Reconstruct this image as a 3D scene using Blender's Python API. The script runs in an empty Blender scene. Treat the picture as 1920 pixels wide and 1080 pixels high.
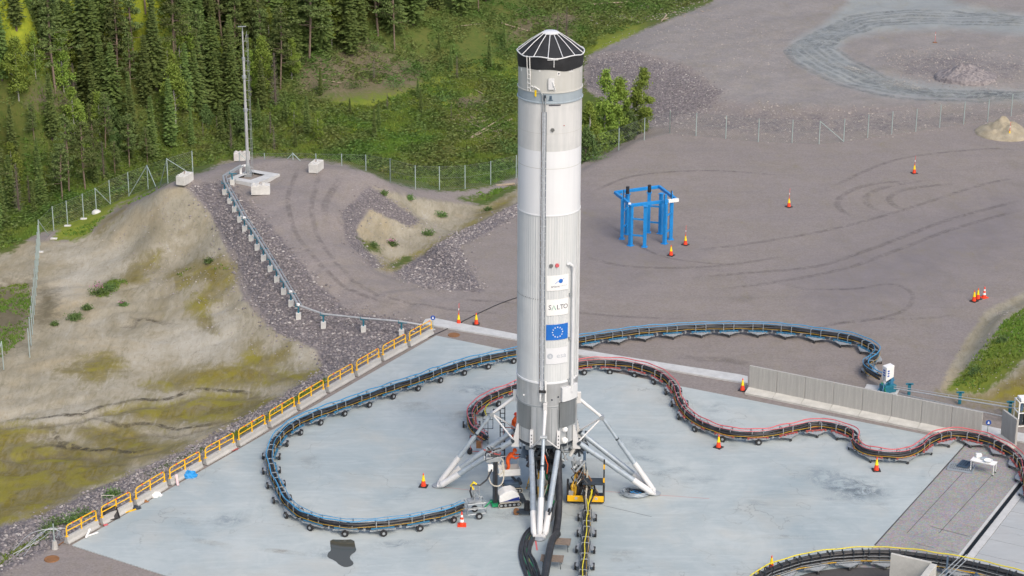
import bpy, bmesh, math, random
import numpy as np
from mathutils import Vector, Matrix, noise as mnoise
random.seed(7)
RNG = np.random.default_rng(11)
R = math.radians
scene = bpy.context.scene
C = scene.collection

# ---------------------------------------------------------------- camera
FPX = 4000.0                      # focal length in pixels of a 1920 wide picture
PITCH, ROLL = R(20.0), R(0.22)
F = Vector((0, math.cos(PITCH), -math.sin(PITCH)))
U0 = Vector((0, math.sin(PITCH), math.cos(PITCH)))
X0 = Vector((1, 0, 0))
RT = (X0 * math.cos(ROLL) + U0 * -math.sin(ROLL)).normalized()
UP = (U0 * math.cos(ROLL) + X0 * math.sin(ROLL)).normalized()
# roll turns verticals a touch clockwise in the picture
RT = X0 * math.cos(ROLL) + U0 * math.sin(ROLL)
UP = U0 * math.cos(ROLL) - X0 * math.sin(ROLL)
def ray(px, py):
    return F + RT * ((px - 960) / FPX) - UP * ((py - 540) / FPX)
CAM = -ray(1024, 919) * 126.3     # the rocket's axis stands at the origin
def proj(p):
    d = Vector(p) - CAM
    z = d.dot(F)
    return 960 + FPX * d.dot(RT) / z, 540 - FPX * d.dot(UP) / z
def at(px, py, z=0.0):
    r = ray(px, py)
    return CAM + r * ((z - CAM.z) / r.z)
def axis_z(py):                   # height on the rocket's axis that shows at row py
    lo, hi = -5.0, 60.0
    for _ in range(50):
        m = (lo + hi) / 2
        if proj((0, 0, m))[1] > py: lo = m
        else: hi = m
    return lo
cd = bpy.data.cameras.new('camera'); cam = bpy.data.objects.new('camera', cd); C.objects.link(cam)
cd.sensor_width = 36; cd.lens = 36 * FPX / 1920; cd.clip_start = 1; cd.clip_end = 4000
cam.matrix_world = Matrix(((RT.x, UP.x, -F.x, CAM.x), (RT.y, UP.y, -F.y, CAM.y), (RT.z, UP.z, -F.z, CAM.z), (0, 0, 0, 1)))
scene.camera = cam

# ---------------------------------------------------------------- light
SUN_EL, SUN_AZ = R(47), R(152)    # azimuth clockwise from +Y: from the right, a little in front
w = bpy.data.worlds.new('World'); scene.world = w; w.use_nodes = True
nt = w.node_tree; nt.nodes.clear()
sky = nt.nodes.new('ShaderNodeTexSky'); sky.sky_type = 'NISHITA'; sky.sun_disc = False
sky.sun_elevation = SUN_EL; sky.sun_rotation = SUN_AZ; sky.dust_density = 4.0; sky.air_density = 1.0; sky.ozone_density = 1.0
bg = nt.nodes.new('ShaderNodeBackground'); bg.inputs[1].default_value = 0.15
wo = nt.nodes.new('ShaderNodeOutputWorld')
nt.links.new(sky.outputs[0], bg.inputs[0]); nt.links.new(bg.outputs[0], wo.inputs[0])
ld = bpy.data.lights.new('sun', 'SUN'); ld.energy = 0.92; ld.angle = R(22); ld.color = (1.0, 0.93, 0.84)
sun = bpy.data.objects.new('sun', ld); C.objects.link(sun)
sd = Vector((math.sin(SUN_AZ) * math.cos(SUN_EL), math.cos(SUN_AZ) * math.cos(SUN_EL), math.sin(SUN_EL)))
sun.rotation_euler = sd.to_track_quat('Z', 'Y').to_euler()
vs = scene.view_settings
vs.view_transform = 'Standard'; vs.look = 'None'; vs.exposure = 0.45; vs.gamma = 1.0; vs.use_curve_mapping = False

# ---------------------------------------------------------------- materials
def srgb(r, g, b):
    f = lambda c: (c / 255 / 12.92) if c / 255 <= 0.04045 else ((c / 255 + 0.055) / 1.055) ** 2.4
    return (f(r), f(g), f(b))
class NT:
    def __init__(s, name):
        s.m = bpy.data.materials.new(name); s.m.use_nodes = True
        s.t = s.m.node_tree; s.t.nodes.clear()
        s.out = s.n('ShaderNodeOutputMaterial'); s.b = s.n('ShaderNodeBsdfPrincipled')
        s.l(s.b.outputs[0], s.out.inputs[0])
    def n(s, k, **kw):
        x = s.t.nodes.new(k)
        for a, v in kw.items(): setattr(x, a, v)
        return x
    def l(s, a, b): s.t.links.new(a, b)
    def set(s, sock, v):
        if isinstance(v, (int, float)): sock.default_value = v
        elif isinstance(v, (tuple, list)): sock.default_value = tuple(v) + ((1,) if len(v) == 3 and len(sock.default_value) == 4 else ())
        else: s.l(v, sock)
    def noise(s, scale, detail=4, rough=0.6, vec=None, dist=0.0):
        x = s.n('ShaderNodeTexNoise'); x.inputs['Scale'].default_value = scale
        x.inputs['Detail'].default_value = detail; x.inputs['Roughness'].default_value = rough; x.inputs['Distortion'].default_value = dist
        if vec is not None: s.l(vec, x.inputs['Vector'])
        return x.outputs[0]
    def math(s, op, a, b=0.0, c=None):
        x = s.n('ShaderNodeMath', operation=op); s.set(x.inputs[0], a); s.set(x.inputs[1], b)
        if c is not None: s.set(x.inputs[2], c)
        return x.outputs[0]
    def ramp(s, fac, a, b, lo=0.0, hi=1.0):
        x = s.n('ShaderNodeMapRange'); x.inputs[1].default_value = a; x.inputs[2].default_value = b
        x.inputs[3].default_value = lo; x.inputs[4].default_value = hi; s.set(x.inputs[0], fac); return x.outputs[0]
    def mix(s, fac, a, b, mode='MIX'):
        x = s.n('ShaderNodeMix', data_type='RGBA', blend_type=mode)
        s.set(x.inputs[0], fac); s.set(x.inputs[6], a); s.set(x.inputs[7], b); return x.outputs[2]
    def bump(s, h, strength=0.3, dist=0.05):
        x = s.n('ShaderNodeBump'); x.inputs['Strength'].default_value = strength; x.inputs['Distance'].default_value = dist
        s.l(h, x.inputs['Height']); s.l(x.outputs[0], s.b.inputs['Normal'])
def mat(name, col, rough=0.6, metal=0.0, var=0.15, scale=6.0, dirt=None, dirt_amt=0.3, streak=False):
    s = NT(name)
    co = s.n('ShaderNodeTexCoord'); vec = co.outputs['Object']
    if streak:
        mp = s.n('ShaderNodeMapping'); mp.inputs['Scale'].default_value = (1, 1, 0.12); s.l(vec, mp.inputs[0]); vec2 = mp.outputs[0]
    else: vec2 = vec
    n1 = s.noise(scale, 5, 0.65, vec2)
    a = tuple(c * (1 - var) for c in col); b = tuple(min(1, c * (1 + var)) for c in col)
    c = s.mix(s.ramp(n1, 0.3, 0.7), a, b)
    if dirt:
        n2 = s.noise(scale * 0.6, 6, 0.7, vec2)
        c = s.mix(s.ramp(n2, 0.5, 0.75, 0, dirt_amt), c, dirt)
    s.l(c, s.b.inputs['Base Color']); s.b.inputs['Metallic'].default_value = metal
    s.l(s.ramp(n1, 0.2, 0.8, max(0.02, rough - 0.12), min(1, rough + 0.12)), s.b.inputs['Roughness'])
    return s.m
M = {}
M['duct'] = mat('duct_silver', (0.50, 0.53, 0.56), 0.4, 0.25, 0.2, 9)
M['galv'] = mat('galvanised_steel', srgb(165, 170, 172), 0.5, 0.4, 0.15, 8)
M['steel_dark'] = mat('dark_steel', srgb(60, 68, 76), 0.5, 0.3, 0.2, 8)
M['rubber'] = mat('black_rubber', (0.018, 0.018, 0.02), 0.6, 0, 0.3, 10, (0.12, 0.12, 0.12), 0.35)
M['hose'] = mat('black_hose', (0.022, 0.023, 0.026), 0.5, 0, 0.3, 5, (0.13, 0.13, 0.13), 0.35)
M['blue'] = mat('blue_paint', srgb(55, 120, 155), 0.45, 0, 0.15, 6, srgb(90, 110, 120), 0.3)
M['bluehose'] = mat('blue_hose', srgb(60, 140, 185), 0.5, 0, 0.12, 3)
M['teal'] = mat('teal_paint', srgb(30, 110, 130), 0.5, 0, 0.15, 6)
M['red'] = mat('red_paint', srgb(165, 85, 80), 0.5, 0, 0.2, 6, srgb(120, 60, 50), 0.3)
M['redhose'] = mat('red_hose', srgb(205, 95, 100), 0.5, 0, 0.12, 3)
M['yellow'] = mat('yellow_paint', srgb(240, 185, 20), 0.45, 0, 0.08, 4, srgb(150, 120, 60), 0.25)
M['ycable'] = mat('yellow_cable', srgb(215, 200, 50), 0.5, 0, 0.15, 3)
M['ycable2'] = mat('ochre_cable', srgb(190, 150, 40), 0.5, 0, 0.2, 3)
M['green'] = mat('green_plastic', srgb(30, 140, 90), 0.5, 0, 0.2, 5)
M['orange'] = mat('orange_cloth', srgb(240, 95, 30), 0.8, 0, 0.12, 9)
M['orange2'] = mat('cone_orange', srgb(235, 70, 35), 0.5, 0, 0.1, 5)
M['cyellow'] = mat('cone_yellow', srgb(250, 215, 20), 0.45, 0, 0.06, 5)
M['cwhite'] = mat('white_plastic', srgb(232, 232, 228), 0.45, 0, 0.06, 5)
M['white'] = mat('white_paint', (0.68, 0.69, 0.69), 0.38, 0, 0.06, 1.5, (0.45, 0.46, 0.46), 0.35)
M['legwhite'] = mat('leg_white', (0.66, 0.655, 0.64), 0.4, 0, 0.05, 2, (0.5, 0.48, 0.45), 0.3)
M['leggrey'] = mat('leg_grey', srgb(165, 175, 182), 0.4, 0.2, 0.1, 3, srgb(120, 126, 130), 0.4)
M['black'] = mat('black_fabric', (0.016, 0.017, 0.019), 0.75, 0, 0.4, 3, (0.05, 0.05, 0.055), 0.4)
M['wood'] = mat('weathered_wood', srgb(125, 112, 100), 0.8, 0, 0.3, 7)
M['log'] = mat('bleached_log', srgb(160, 145, 125), 0.85, 0, 0.25, 5)
M['wire'] = mat('fence_wire', srgb(150, 158, 155), 0.5, 0.5, 0.1, 5)
M['post'] = mat('fence_post', srgb(170, 185, 182), 0.5, 0.3, 0.12, 3)
M['sheet'] = mat('blue_tarp', srgb(40, 140, 205), 0.5, 0, 0.25, 4)
M['beige'] = mat('beige_hose', srgb(190, 184, 168), 0.5, 0, 0.1, 4)
M['navy'] = mat('navy_paint', srgb(35, 55, 130), 0.4, 0, 0.1, 4)
M['slate'] = mat('slate_blue_panel', srgb(85, 105, 125), 0.35, 0.3, 0.15, 3)
M['skin'] = mat('skin', srgb(200, 150, 125), 0.6, 0, 0.08, 9)
M['signblue'] = mat('sign_blue', srgb(30, 80, 165), 0.4, 0, 0.05, 5)
M['rust'] = mat('rusty_iron', srgb(135, 95, 60), 0.8, 0.1, 0.25, 7)
M['pinkboard'] = mat('pale_board', srgb(220, 190, 190), 0.7, 0, 0.1, 5)
def concrete(name, col, streak=False, scale=1.0):
    s = NT(name)
    co = s.n('ShaderNodeTexCoord'); vec = co.outputs['Object']; v2 = vec
    if streak:
        mp = s.n('ShaderNodeMapping'); mp.inputs['Scale'].default_value = (6, 6, 0.35); s.l(vec, mp.inputs[0]); v2 = mp.outputs[0]
    a = s.noise(1.2 * scale, 6, 0.7, v2); b = s.noise(22 * scale, 3, 0.6, vec)
    c = s.mix(s.ramp(a, 0.3, 0.72), tuple(x * 0.78 for x in col), tuple(x * 1.12 for x in col))
    c = s.mix(s.ramp(b, 0.35, 0.7, 0, 0.35), c, tuple(x * 0.7 for x in col))
    s.l(c, s.b.inputs['Base Color']); s.b.inputs['Roughness'].default_value = 0.85
    s.bump(b, 0.25, 0.01)
    return s.m
M['concrete'] = concrete('barrier_concrete', (0.47, 0.46, 0.43))
M['wallc'] = concrete('wall_concrete', (0.43, 0.42, 0.39), True)
M['footc'] = concrete('wall_foot_concrete', (0.56, 0.55, 0.50))
M['blockc'] = concrete('block_concrete', (0.66, 0.65, 0.61))
M['kerbc'] = concrete('kerb_concrete', (0.56, 0.565, 0.55))

# pad slab: mottled, stained, faint trowel arcs
def pad_material(name, base, dark, warm, speck=0.15):
    s = NT(name)
    co = s.n('ShaderNodeTexCoord'); v = co.outputs['Object']
    n1 = s.noise(0.11, 6, 0.62, v, 0.8); n2 = s.noise(0.55, 6, 0.7, v, 1.4); n3 = s.noise(9, 4, 0.7, v); n4 = s.noise(0.22, 4, 0.6, v, 0.4)
    mp = s.n('ShaderNodeMapping'); mp.inputs['Scale'].default_value = (0.25, 1.6, 1); mp.inputs['Rotation'].default_value = (0, 0, R(28)); s.l(v, mp.inputs[0])
    n5 = s.noise(1.1, 6, 0.75, mp.outputs[0], 1.0)
    c = s.mix(s.ramp(n1, 0.35, 0.65), base, dark)
    c = s.mix(s.ramp(n2, 0.45, 0.72, 0, 0.45), c, dark)
    c = s.mix(s.ramp(n4, 0.5, 0.72, 0, 0.5), c, warm)
    c = s.mix(s.ramp(n5, 0.5, 0.72, 0, 0.38), c, tuple(min(1, x * 1.22) for x in base)); c = s.mix(s.ramp(n5, 0.28, 0.42, 0.3, 0), c, tuple(x * 0.85 for x in dark)); n6 = s.noise(0.8, 5, 0.75, v, 3.0); c = s.mix(s.ramp(n6, 0.66, 0.74, 0, 0.4), c, (0.24, 0.225, 0.20))
    crk = s.n('ShaderNodeTexVoronoi', feature='DISTANCE_TO_EDGE'); crk.inputs['Scale'].default_value = 0.16; mpc = s.n('ShaderNodeVectorMath', operation='ADD'); nzc = s.n('ShaderNodeTexNoise'); nzc.inputs['Scale'].default_value = 0.5; nzc.inputs['Detail'].default_value = 6; s.l(v, nzc.inputs['Vector']); scv = s.n('ShaderNodeVectorMath', operation='SCALE'); scv.inputs[3].default_value = 3.0; s.l(nzc.outputs[1], scv.inputs[0]); s.l(v, mpc.inputs[0]); s.l(scv.outputs[0], mpc.inputs[1]); s.l(mpc.outputs[0], crk.inputs['Vector'])
    c = s.mix(s.math('MULTIPLY', s.ramp(crk.outputs['Distance'], 0.0, 0.006, 0.6, 0), s.ramp(n4, 0.45, 0.6)), c, tuple(x * 0.45 for x in base))
    c = s.mix(s.ramp(n3, 0.55, 0.8, 0, speck), c, tuple(x * 0.5 for x in base))
    s.l(c, s.b.inputs['Base Color'])
    s.l(s.ramp(n2, 0.3, 0.7, 0.62, 0.85), s.b.inputs['Roughness'])
    s.bump(n3, 0.1, 0.01)
    return s.m
M['pad'] = pad_material('pad_concrete', (0.45, 0.49, 0.478), (0.31, 0.368, 0.382), (0.46, 0.45, 0.395))
M['slab'] = pad_material('slab_concrete', (0.42, 0.44, 0.435), (0.38, 0.40, 0.40), (0.41, 0.40, 0.38))
def paver_material():
    s = NT('rough_paving')
    co = s.n('ShaderNodeTexCoord'); v = co.outputs['Object']
    vo = s.n('ShaderNodeTexVoronoi'); vo.inputs['Scale'].default_value = 9; s.l(v, vo.inputs['Vector'])
    n1 = s.noise(0.5, 5, 0.65, v); n2 = s.noise(14, 4, 0.7, v)
    c = s.mix(s.ramp(n1, 0.3, 0.7), (0.29, 0.285, 0.27), (0.36, 0.35, 0.335))
    c = s.mix(s.ramp(n2, 0.4, 0.65, 0, 0.6), c, (0.17, 0.165, 0.16))
    c = s.mix(0.25, c, vo.outputs['Color'], 'SOFT_LIGHT')
    s.l(c, s.b.inputs['Base Color']); s.b.inputs['Roughness'].default_value = 0.9; s.bump(n2, 0.4, 0.02)
    return s.m
M['paver'] = paver_material()
M['asphalt'] = mat('dark_asphalt', (0.07, 0.068, 0.068), 0.85, 0, 0.2, 6)
s = NT('water'); s.b.inputs['Base Color'].default_value = (0.075, 0.075, 0.06, 1); s.b.inputs['Roughness'].default_value = 0.06
M['water'] = s.m
s = NT('wet_concrete'); n = s.noise(3, 5); s.l(s.mix(s.ramp(n, .35, .65), (0.26, 0.275, 0.27), (0.34, 0.355, 0.35)), s.b.inputs['Base Color']); s.b.inputs['Roughness'].default_value = 0.35
M['wet'] = s.m

# rocket skins
def rocket_white():
    s = NT('rocket_white'); co = s.n('ShaderNodeTexCoord'); v = co.outputs['Object']
    sep = s.n('ShaderNodeSeparateXYZ'); s.l(v, sep.inputs[0])
    mp = s.n('ShaderNodeMapping'); mp.inputs['Scale'].default_value = (2.0, 2.0, 0.10); s.l(v, mp.inputs[0])
    n1 = s.noise(1.1, 6, 0.65, mp.outputs[0]); n2 = s.noise(0.35, 4, 0.6, v)
    c = s.mix(s.ramp(n1, 0.4, 0.75, 0, 0.35), (0.76, 0.775, 0.785), (0.60, 0.63, 0.65))
    c = s.mix(s.ramp(n2, 0.4, 0.7, 0, 0.2), c, (0.66, 0.65, 0.62))
    s.l(c, s.b.inputs['Base Color']); s.b.inputs['Roughness'].default_value = 0.36
    return s.m
M['rwhite'] = rocket_white()
def rocket_tone(name, a, b, rough=0.42, metal=0.0, sc=1.0):
    s = NT(name); co = s.n('ShaderNodeTexCoord'); v = co.outputs['Object']
    mp = s.n('ShaderNodeMapping'); mp.inputs['Scale'].default_value = (2.2 * sc, 2.2 * sc, 0.14 * sc); s.l(v, mp.inputs[0])
    n1 = s.noise(1.4, 6, 0.7, mp.outputs[0]); n2 = s.noise(1.0 * sc, 5, 0.6, v)
    c = s.mix(s.ramp(n1, 0.35, 0.7), a, b); c = s.mix(s.ramp(n2, 0.5, 0.75, 0, 0.3), c, tuple(x * 0.75 for x in a))
    s.l(c, s.b.inputs['Base Color']); s.b.inputs['Roughness'].default_value = rough; s.b.inputs['Metallic'].default_value = metal
    return s.m
M['rbeige'] = rocket_tone('rocket_beige', (0.50, 0.50, 0.46), (0.56, 0.56, 0.53))
M['rcream'] = rocket_tone('rocket_frosted', (0.56, 0.57, 0.56), (0.68, 0.68, 0.66))
M['rgrey'] = rocket_tone('rocket_bluegrey', (0.32, 0.38, 0.42), (0.37, 0.43, 0.46))
M['rrib'] = rocket_tone('rocket_ribbed', (0.56, 0.585, 0.585), (0.67, 0.68, 0.67))
M['rmetal'] = rocket_tone('rocket_aluminium', (0.50, 0.51, 0.51), (0.66, 0.67, 0.67), 0.32, 0.6)
M['rpanel'] = rocket_tone('rocket_bare_panel', (0.27, 0.28, 0.28), (0.34, 0.35, 0.35), 0.3, 0.7)
M['poster'] = mat('sticker_white', (0.80, 0.80, 0.78), 0.5, 0, 0.03, 3)
M['posterblue'] = mat('sticker_blue', srgb(25, 105, 190), 0.5, 0, 0.08, 3)
M['stickerfade'] = mat('sticker_faded', (0.70, 0.71, 0.72), 0.5, 0, 0.03, 3)
M['ink'] = mat('sticker_ink', (0.03, 0.03, 0.05), 0.5, 0, 0.1, 3)
M['inkgreen'] = mat('sticker_green', srgb(60, 170, 130), 0.5, 0, 0.1, 3)
M['inkgrey'] = mat('sticker_pale_grey', srgb(178, 184, 190), 0.5, 0, 0.05, 3)

def foliage(name, a, b, c3):
    s = NT(name); co = s.n('ShaderNodeTexCoord'); v = co.outputs['Object']
    oi = s.n('ShaderNodeObjectInfo'); gi = s.n('ShaderNodeNewGeometry')
    n = s.noise(1.3, 4, 0.6, v)
    c = s.mix(s.ramp(n, 0.3, 0.7), a, b)
    c = s.mix(s.math('MULTIPLY', gi.outputs['Random Per Island'], 0.5), c, c3)
    h = s.n('ShaderNodeHueSaturation'); s.l(c, h.inputs['Color'])
    s.l(s.ramp(oi.outputs['Random'], 0, 1, 0.485, 0.515), h.inputs['Hue']); s.l(s.ramp(oi.outputs['Random'], 0, 1, 0.75, 1.3), h.inputs['Value'])
    s.l(h.outputs[0], s.b.inputs['Base Color']); s.b.inputs['Roughness'].default_value = 0.75
    s.b.inputs['Specular IOR Level'].default_value = 0.25
    return s.m
M['spruce'] = foliage('spruce_needles', (0.050, 0.088, 0.022), (0.095, 0.142, 0.032), (0.15, 0.19, 0.05))
M['pine'] = foliage('pine_needles', (0.07, 0.108, 0.033), (0.12, 0.165, 0.045), (0.17, 0.20, 0.065))
M['birch'] = foliage('birch_leaves', (0.12, 0.20, 0.03), (0.18, 0.26, 0.04), (0.26, 0.31, 0.06))
M['shrub'] = foliage('shrub_leaves', (0.06, 0.12, 0.03), (0.11, 0.18, 0.045), (0.16, 0.23, 0.09))
M['deadtwig'] = foliage('dead_twigs', (0.10, 0.09, 0.08), (0.15, 0.13, 0.11), (0.2, 0.17, 0.14))
M['bark'] = mat('spruce_bark', (0.13, 0.10, 0.08), 0.9, 0, 0.3, 8)
M['pinebark'] = mat('pine_bark', (0.22, 0.165, 0.125), 0.9, 0, 0.3, 8)
M['birchbark'] = mat('birch_bark', (0.42, 0.40, 0.36), 0.8, 0, 0.3, 9)
M['flower'] = mat('fireweed_flowers', srgb(190, 110, 160), 0.8, 0, 0.2, 9)

def tufts_mat(name, a, b, c3):
    s = NT(name); gi = s.n('ShaderNodeNewGeometry'); v = gi.outputs['Position']
    n = s.noise(0.16, 5, 0.65, v); n2 = s.noise(0.9, 3, 0.6, v)
    c = s.mix(s.ramp(n, 0.38, 0.62), a, b); c = s.mix(s.ramp(n2, 0.4, 0.7, 0, 0.6), c, c3)
    c = s.mix(s.ramp(gi.outputs['Random Per Island'], 0, 1, 0, 0.35), c, tuple(x * 1.9 for x in c3))
    s.l(c, s.b.inputs['Base Color']); s.b.inputs['Roughness'].default_value = 0.8; s.b.inputs['Specular IOR Level'].default_value = 0.2
    return s.m
M['tuft'] = tufts_mat('meadow_blades', (0.10, 0.19, 0.025), (0.15, 0.17, 0.03), (0.08, 0.14, 0.025))
M['under'] = tufts_mat('undergrowth_leaves', (0.065, 0.15, 0.02), (0.15, 0.15, 0.045), (0.12, 0.18, 0.06))
def rock_mat(name, a, b, c3):
    s = NT(name); gi = s.n('ShaderNodeNewGeometry'); r = gi.outputs['Random Per Island']
    c = s.mix(s.ramp(r, 0.0, 0.55), a, b); c = s.mix(s.ramp(r, 0.82, 1.0), c, c3)
    s.l(c, s.b.inputs['Base Color']); s.b.inputs['Roughness'].default_value = 0.85
    return s.m
M['rock'] = rock_mat('crushed_rock', (0.125, 0.113, 0.113), (0.25, 0.224, 0.22), (0.45, 0.42, 0.39))
M['rock2'] = rock_mat('pale_stones', (0.22, 0.19, 0.18), (0.31, 0.28, 0.26), (0.46, 0.42, 0.36))

# ground: which material lies where comes from the mesh attributes, finer edges from noise
def ground_material():
    s = NT('ground_surface'); gi = s.n('ShaderNodeNewGeometry'); v = gi.outputs['Position']
    A = s.n('ShaderNodeAttribute', attribute_name='coverA'); B = s.n('ShaderNodeAttribute', attribute_name='coverB'); D = s.n('ShaderNodeAttribute', attribute_name='coverC'); E_ = s.n('ShaderNodeAttribute', attribute_name='coverD')
    def chan(a):
        x = s.n('ShaderNodeSeparateColor'); s.l(a.outputs['Color'], x.inputs[0]); return x.outputs
    crushed, sand, moss = chan(A); grass, road, brown = chan(B); light, bright, dark = chan(D); crack, pale, rutty = chan(E_)
    nb = s.noise(0.35, 6, 0.7, v, 0.5); nm = s.noise(1.6, 6, 0.72, v, 0.6); nf = s.noise(7, 4, 0.75, v); nl = s.noise(0.06, 4, 0.6, v)
    vo = s.n('ShaderNodeTexVoronoi'); vo.inputs['Scale'].default_value = 5.5; s.l(v, vo.inputs['Vector'])
    vo2 = s.n('ShaderNodeTexVoronoi'); vo2.inputs['Scale'].default_value = 11; s.l(v, vo2.inputs['Vector'])
    sp = s.n('ShaderNodeSeparateColor'); s.l(vo.outputs['Color'], sp.inputs[0]); sp2 = s.n('ShaderNodeSeparateColor'); s.l(vo2.outputs['Color'], sp2.inputs[0])
    def thr(w_, amp=0.5, soft=0.08, n=None):
        x = s.math('ADD', w_, s.math('MULTIPLY', s.math('SUBTRACT', n or nm, 0.5), amp))
        return s.ramp(x, 0.5 - soft, 0.5 + soft)
    # yard gravel with tyre tracks
    mp = s.n('ShaderNodeMapping'); mp.inputs['Scale'].default_value = (0.08, 0.55, 1); mp.inputs['Rotation'].default_value = (0, 0, R(20)); s.l(v, mp.inputs[0])
    nt_ = s.noise(1.0, 6, 0.72, mp.outputs[0], 2.2)
    grav = s.mix(s.ramp(nb, 0.3, 0.7), (0.205, 0.178, 0.159), (0.256, 0.224, 0.199))
    grav = s.mix(s.ramp(nt_, 0.46, 0.7, 0, 0.55), grav, (0.175, 0.157, 0.150))
    grav = s.mix(s.ramp(nl, 0.42, 0.62, 0, 0.5), grav, (0.20, 0.178, 0.172))
    grav = s.mix(s.ramp(sp2.outputs[0], 0.0, 1.0, 0, 0.34), grav, (0.36, 0.325, 0.32))
    grav = s.mix(s.ramp(nf, 0.55, 0.8, 0, 0.5), grav, (0.11, 0.10, 0.10))
    # pale gravel plateau
    lg = s.mix(s.ramp(nb, 0.3, 0.7), (0.228, 0.210, 0.195), (0.29, 0.268, 0.25))
    lg = s.mix(s.ramp(sp.outputs[0], 0, 1, 0, 0.5), lg, (0.17, 0.16, 0.165)); lg = s.mix(s.ramp(nf, 0.5, 0.8, 0, 0.5), lg, (0.42, 0.39, 0.37))
    c = s.mix(thr(light, 0.5, 0.12), grav, lg)
    dk = s.mix(s.ramp(nb, 0.35, 0.7), (0.17, 0.155, 0.16), (0.21, 0.19, 0.195)); c = s.mix(s.math('MULTIPLY', thr(dark, 0.4, 0.25), 0.8), c, dk)
    rd = s.mix(s.ramp(nb, 0.35, 0.65), (0.255, 0.275, 0.275), (0.295, 0.315, 0.31)); rd = s.mix(s.ramp(nf, 0.5, 0.8, 0, 0.35), rd, (0.20, 0.21, 0.21))
    c = s.mix(thr(road, 0.5, 0.25), c, rd)
    # silt and sand
    sd_ = s.mix(s.ramp(nb, 0.3, 0.7), (0.29, 0.262, 0.19), (0.39, 0.355, 0.275)); mp2 = s.n('ShaderNodeMapping'); mp2.inputs['Scale'].default_value = (1.2, 0.3, 1); mp2.inputs['Rotation'].default_value = (0, 0, R(-35)); s.l(v, mp2.inputs[0])
    ns = s.noise(1.4, 6, 0.75, mp2.outputs[0], 1.2); sd_ = s.mix(s.ramp(ns, 0.5, 0.7, 0, 0.75), sd_, (0.20, 0.18, 0.125)); sd_ = s.mix(s.ramp(ns, 0.28, 0.42, 0.6, 0), sd_, (0.43, 0.41, 0.36))
    sd_ = s.mix(s.ramp(nf, 0.55, 0.8, 0, 0.35), sd_, (0.2, 0.175, 0.13)); sd_ = s.mix(s.ramp(s.noise(0.13, 4, 0.6, v, 0.5), 0.5, 0.65, 0, 0.7), sd_, (0.42, 0.345, 0.22)); sd_ = s.mix(s.ramp(s.noise(0.21, 6, 0.7, mp2.outputs[0], 1.5), 0.48, 0.62, 0, 0.55), sd_, (0.24, 0.205, 0.125))
    sd_ = s.mix(s.math('MULTIPLY', thr(pale, 0.8, 0.2), 0.7), sd_, (0.45, 0.425, 0.36))
    sd_ = s.mix(s.ramp(s.noise(2.6, 6, 0.78, mp2.outputs[0], 2.0), 0.56, 0.66, 0, 0.55), sd_, (0.155, 0.135, 0.095))
    c = s.mix(thr(sand, 0.6, 0.12), c, sd_)
    ms = s.mix(s.ramp(nm, 0.3, 0.7), (0.10, 0.088, 0.02), (0.225, 0.175, 0.02)); ms = s.mix(s.ramp(nb, 0.45, 0.7, 0, 0.8), ms, (0.135, 0.11, 0.055))
    ms = s.mix(s.ramp(ns, 0.4, 0.62, 0, 0.6), ms, (0.24, 0.215, 0.14))
    ms = s.mix(s.ramp(s.noise(0.3, 4, 0.6, v, 1.0), 0.5, 0.62, 0, 0.75), ms, (0.23, 0.205, 0.025)); mb_n = s.math('ADD', s.math('MULTIPLY', ns, 0.5), s.math('MULTIPLY', s.noise(0.22, 5, 0.65, v, 0.8), 0.5)); c = s.mix(s.math('MULTIPLY', thr(s.math('ADD', moss, 0.18), 2.4, 0.4, mb_n), 0.45), c, (0.20, 0.172, 0.095)); c = s.mix(thr(moss, 2.6, 0.22, mb_n), c, ms)
    c = s.mix(s.math('MULTIPLY', thr(crack, 0.7, 0.2, nf), 0.8), c, (0.12, 0.10, 0.07))
    cr = s.mix(sp.outputs[0], (0.135, 0.122, 0.128), (0.26, 0.23, 0.232)); cr = s.mix(s.ramp(vo.outputs['Distance'], 0.25, 0.6, 0, 0.55), cr, (0.085, 0.078, 0.08))
    cr = s.mix(s.ramp(nf, 0.5, 0.8, 0, 0.5), cr, (0.34, 0.31, 0.29))
    c = s.mix(thr(crushed, 1.3, 0.10, s.math('ADD', s.math('MULTIPLY', nm, 0.55), s.math('MULTIPLY', nb, 0.45))), c, cr)
    gr = s.mix(s.ramp(nb, 0.35, 0.65), (0.065, 0.115, 0.02), (0.115, 0.12, 0.03)); gr = s.mix(s.ramp(nm, 0.45, 0.7, 0, 0.8), gr, (0.05, 0.085, 0.016)); gr = s.mix(s.ramp(nf, 0.5, 0.8, 0, 0.5), gr, (0.13, 0.15, 0.04))
    gr = s.mix(s.ramp(bright, 0.2, 0.9), gr, s.mix(s.ramp(nm, 0.35, 0.65), (0.34, 0.38, 0.03), (0.20, 0.26, 0.025)))
    c = s.mix(thr(grass, 1.1, 0.12), c, gr)
    br = s.mix(s.ramp(nm, 0.3, 0.7), (0.10, 0.085, 0.05), (0.17, 0.145, 0.095)); br = s.mix(s.ramp(nf, 0.5, 0.75, 0, 0.6), br, (0.09, 0.10, 0.04))
    c = s.mix(thr(brown, 0.8, 0.15), c, br)
    s.l(c, s.b.inputs['Base Color']); s.b.inputs['Roughness'].default_value = 0.9; s.b.inputs['Specular IOR Level'].default_value = 0.25
    h = s.math('ADD', s.math('MULTIPLY', nf, s.math('ADD', 0.25, s.math('MULTIPLY', crushed, 1.0))), s.math('MULTIPLY', nm, 0.8))
    s.bump(h, 0.55, 0.10)
    return s.m
M['ground'] = ground_material()

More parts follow.
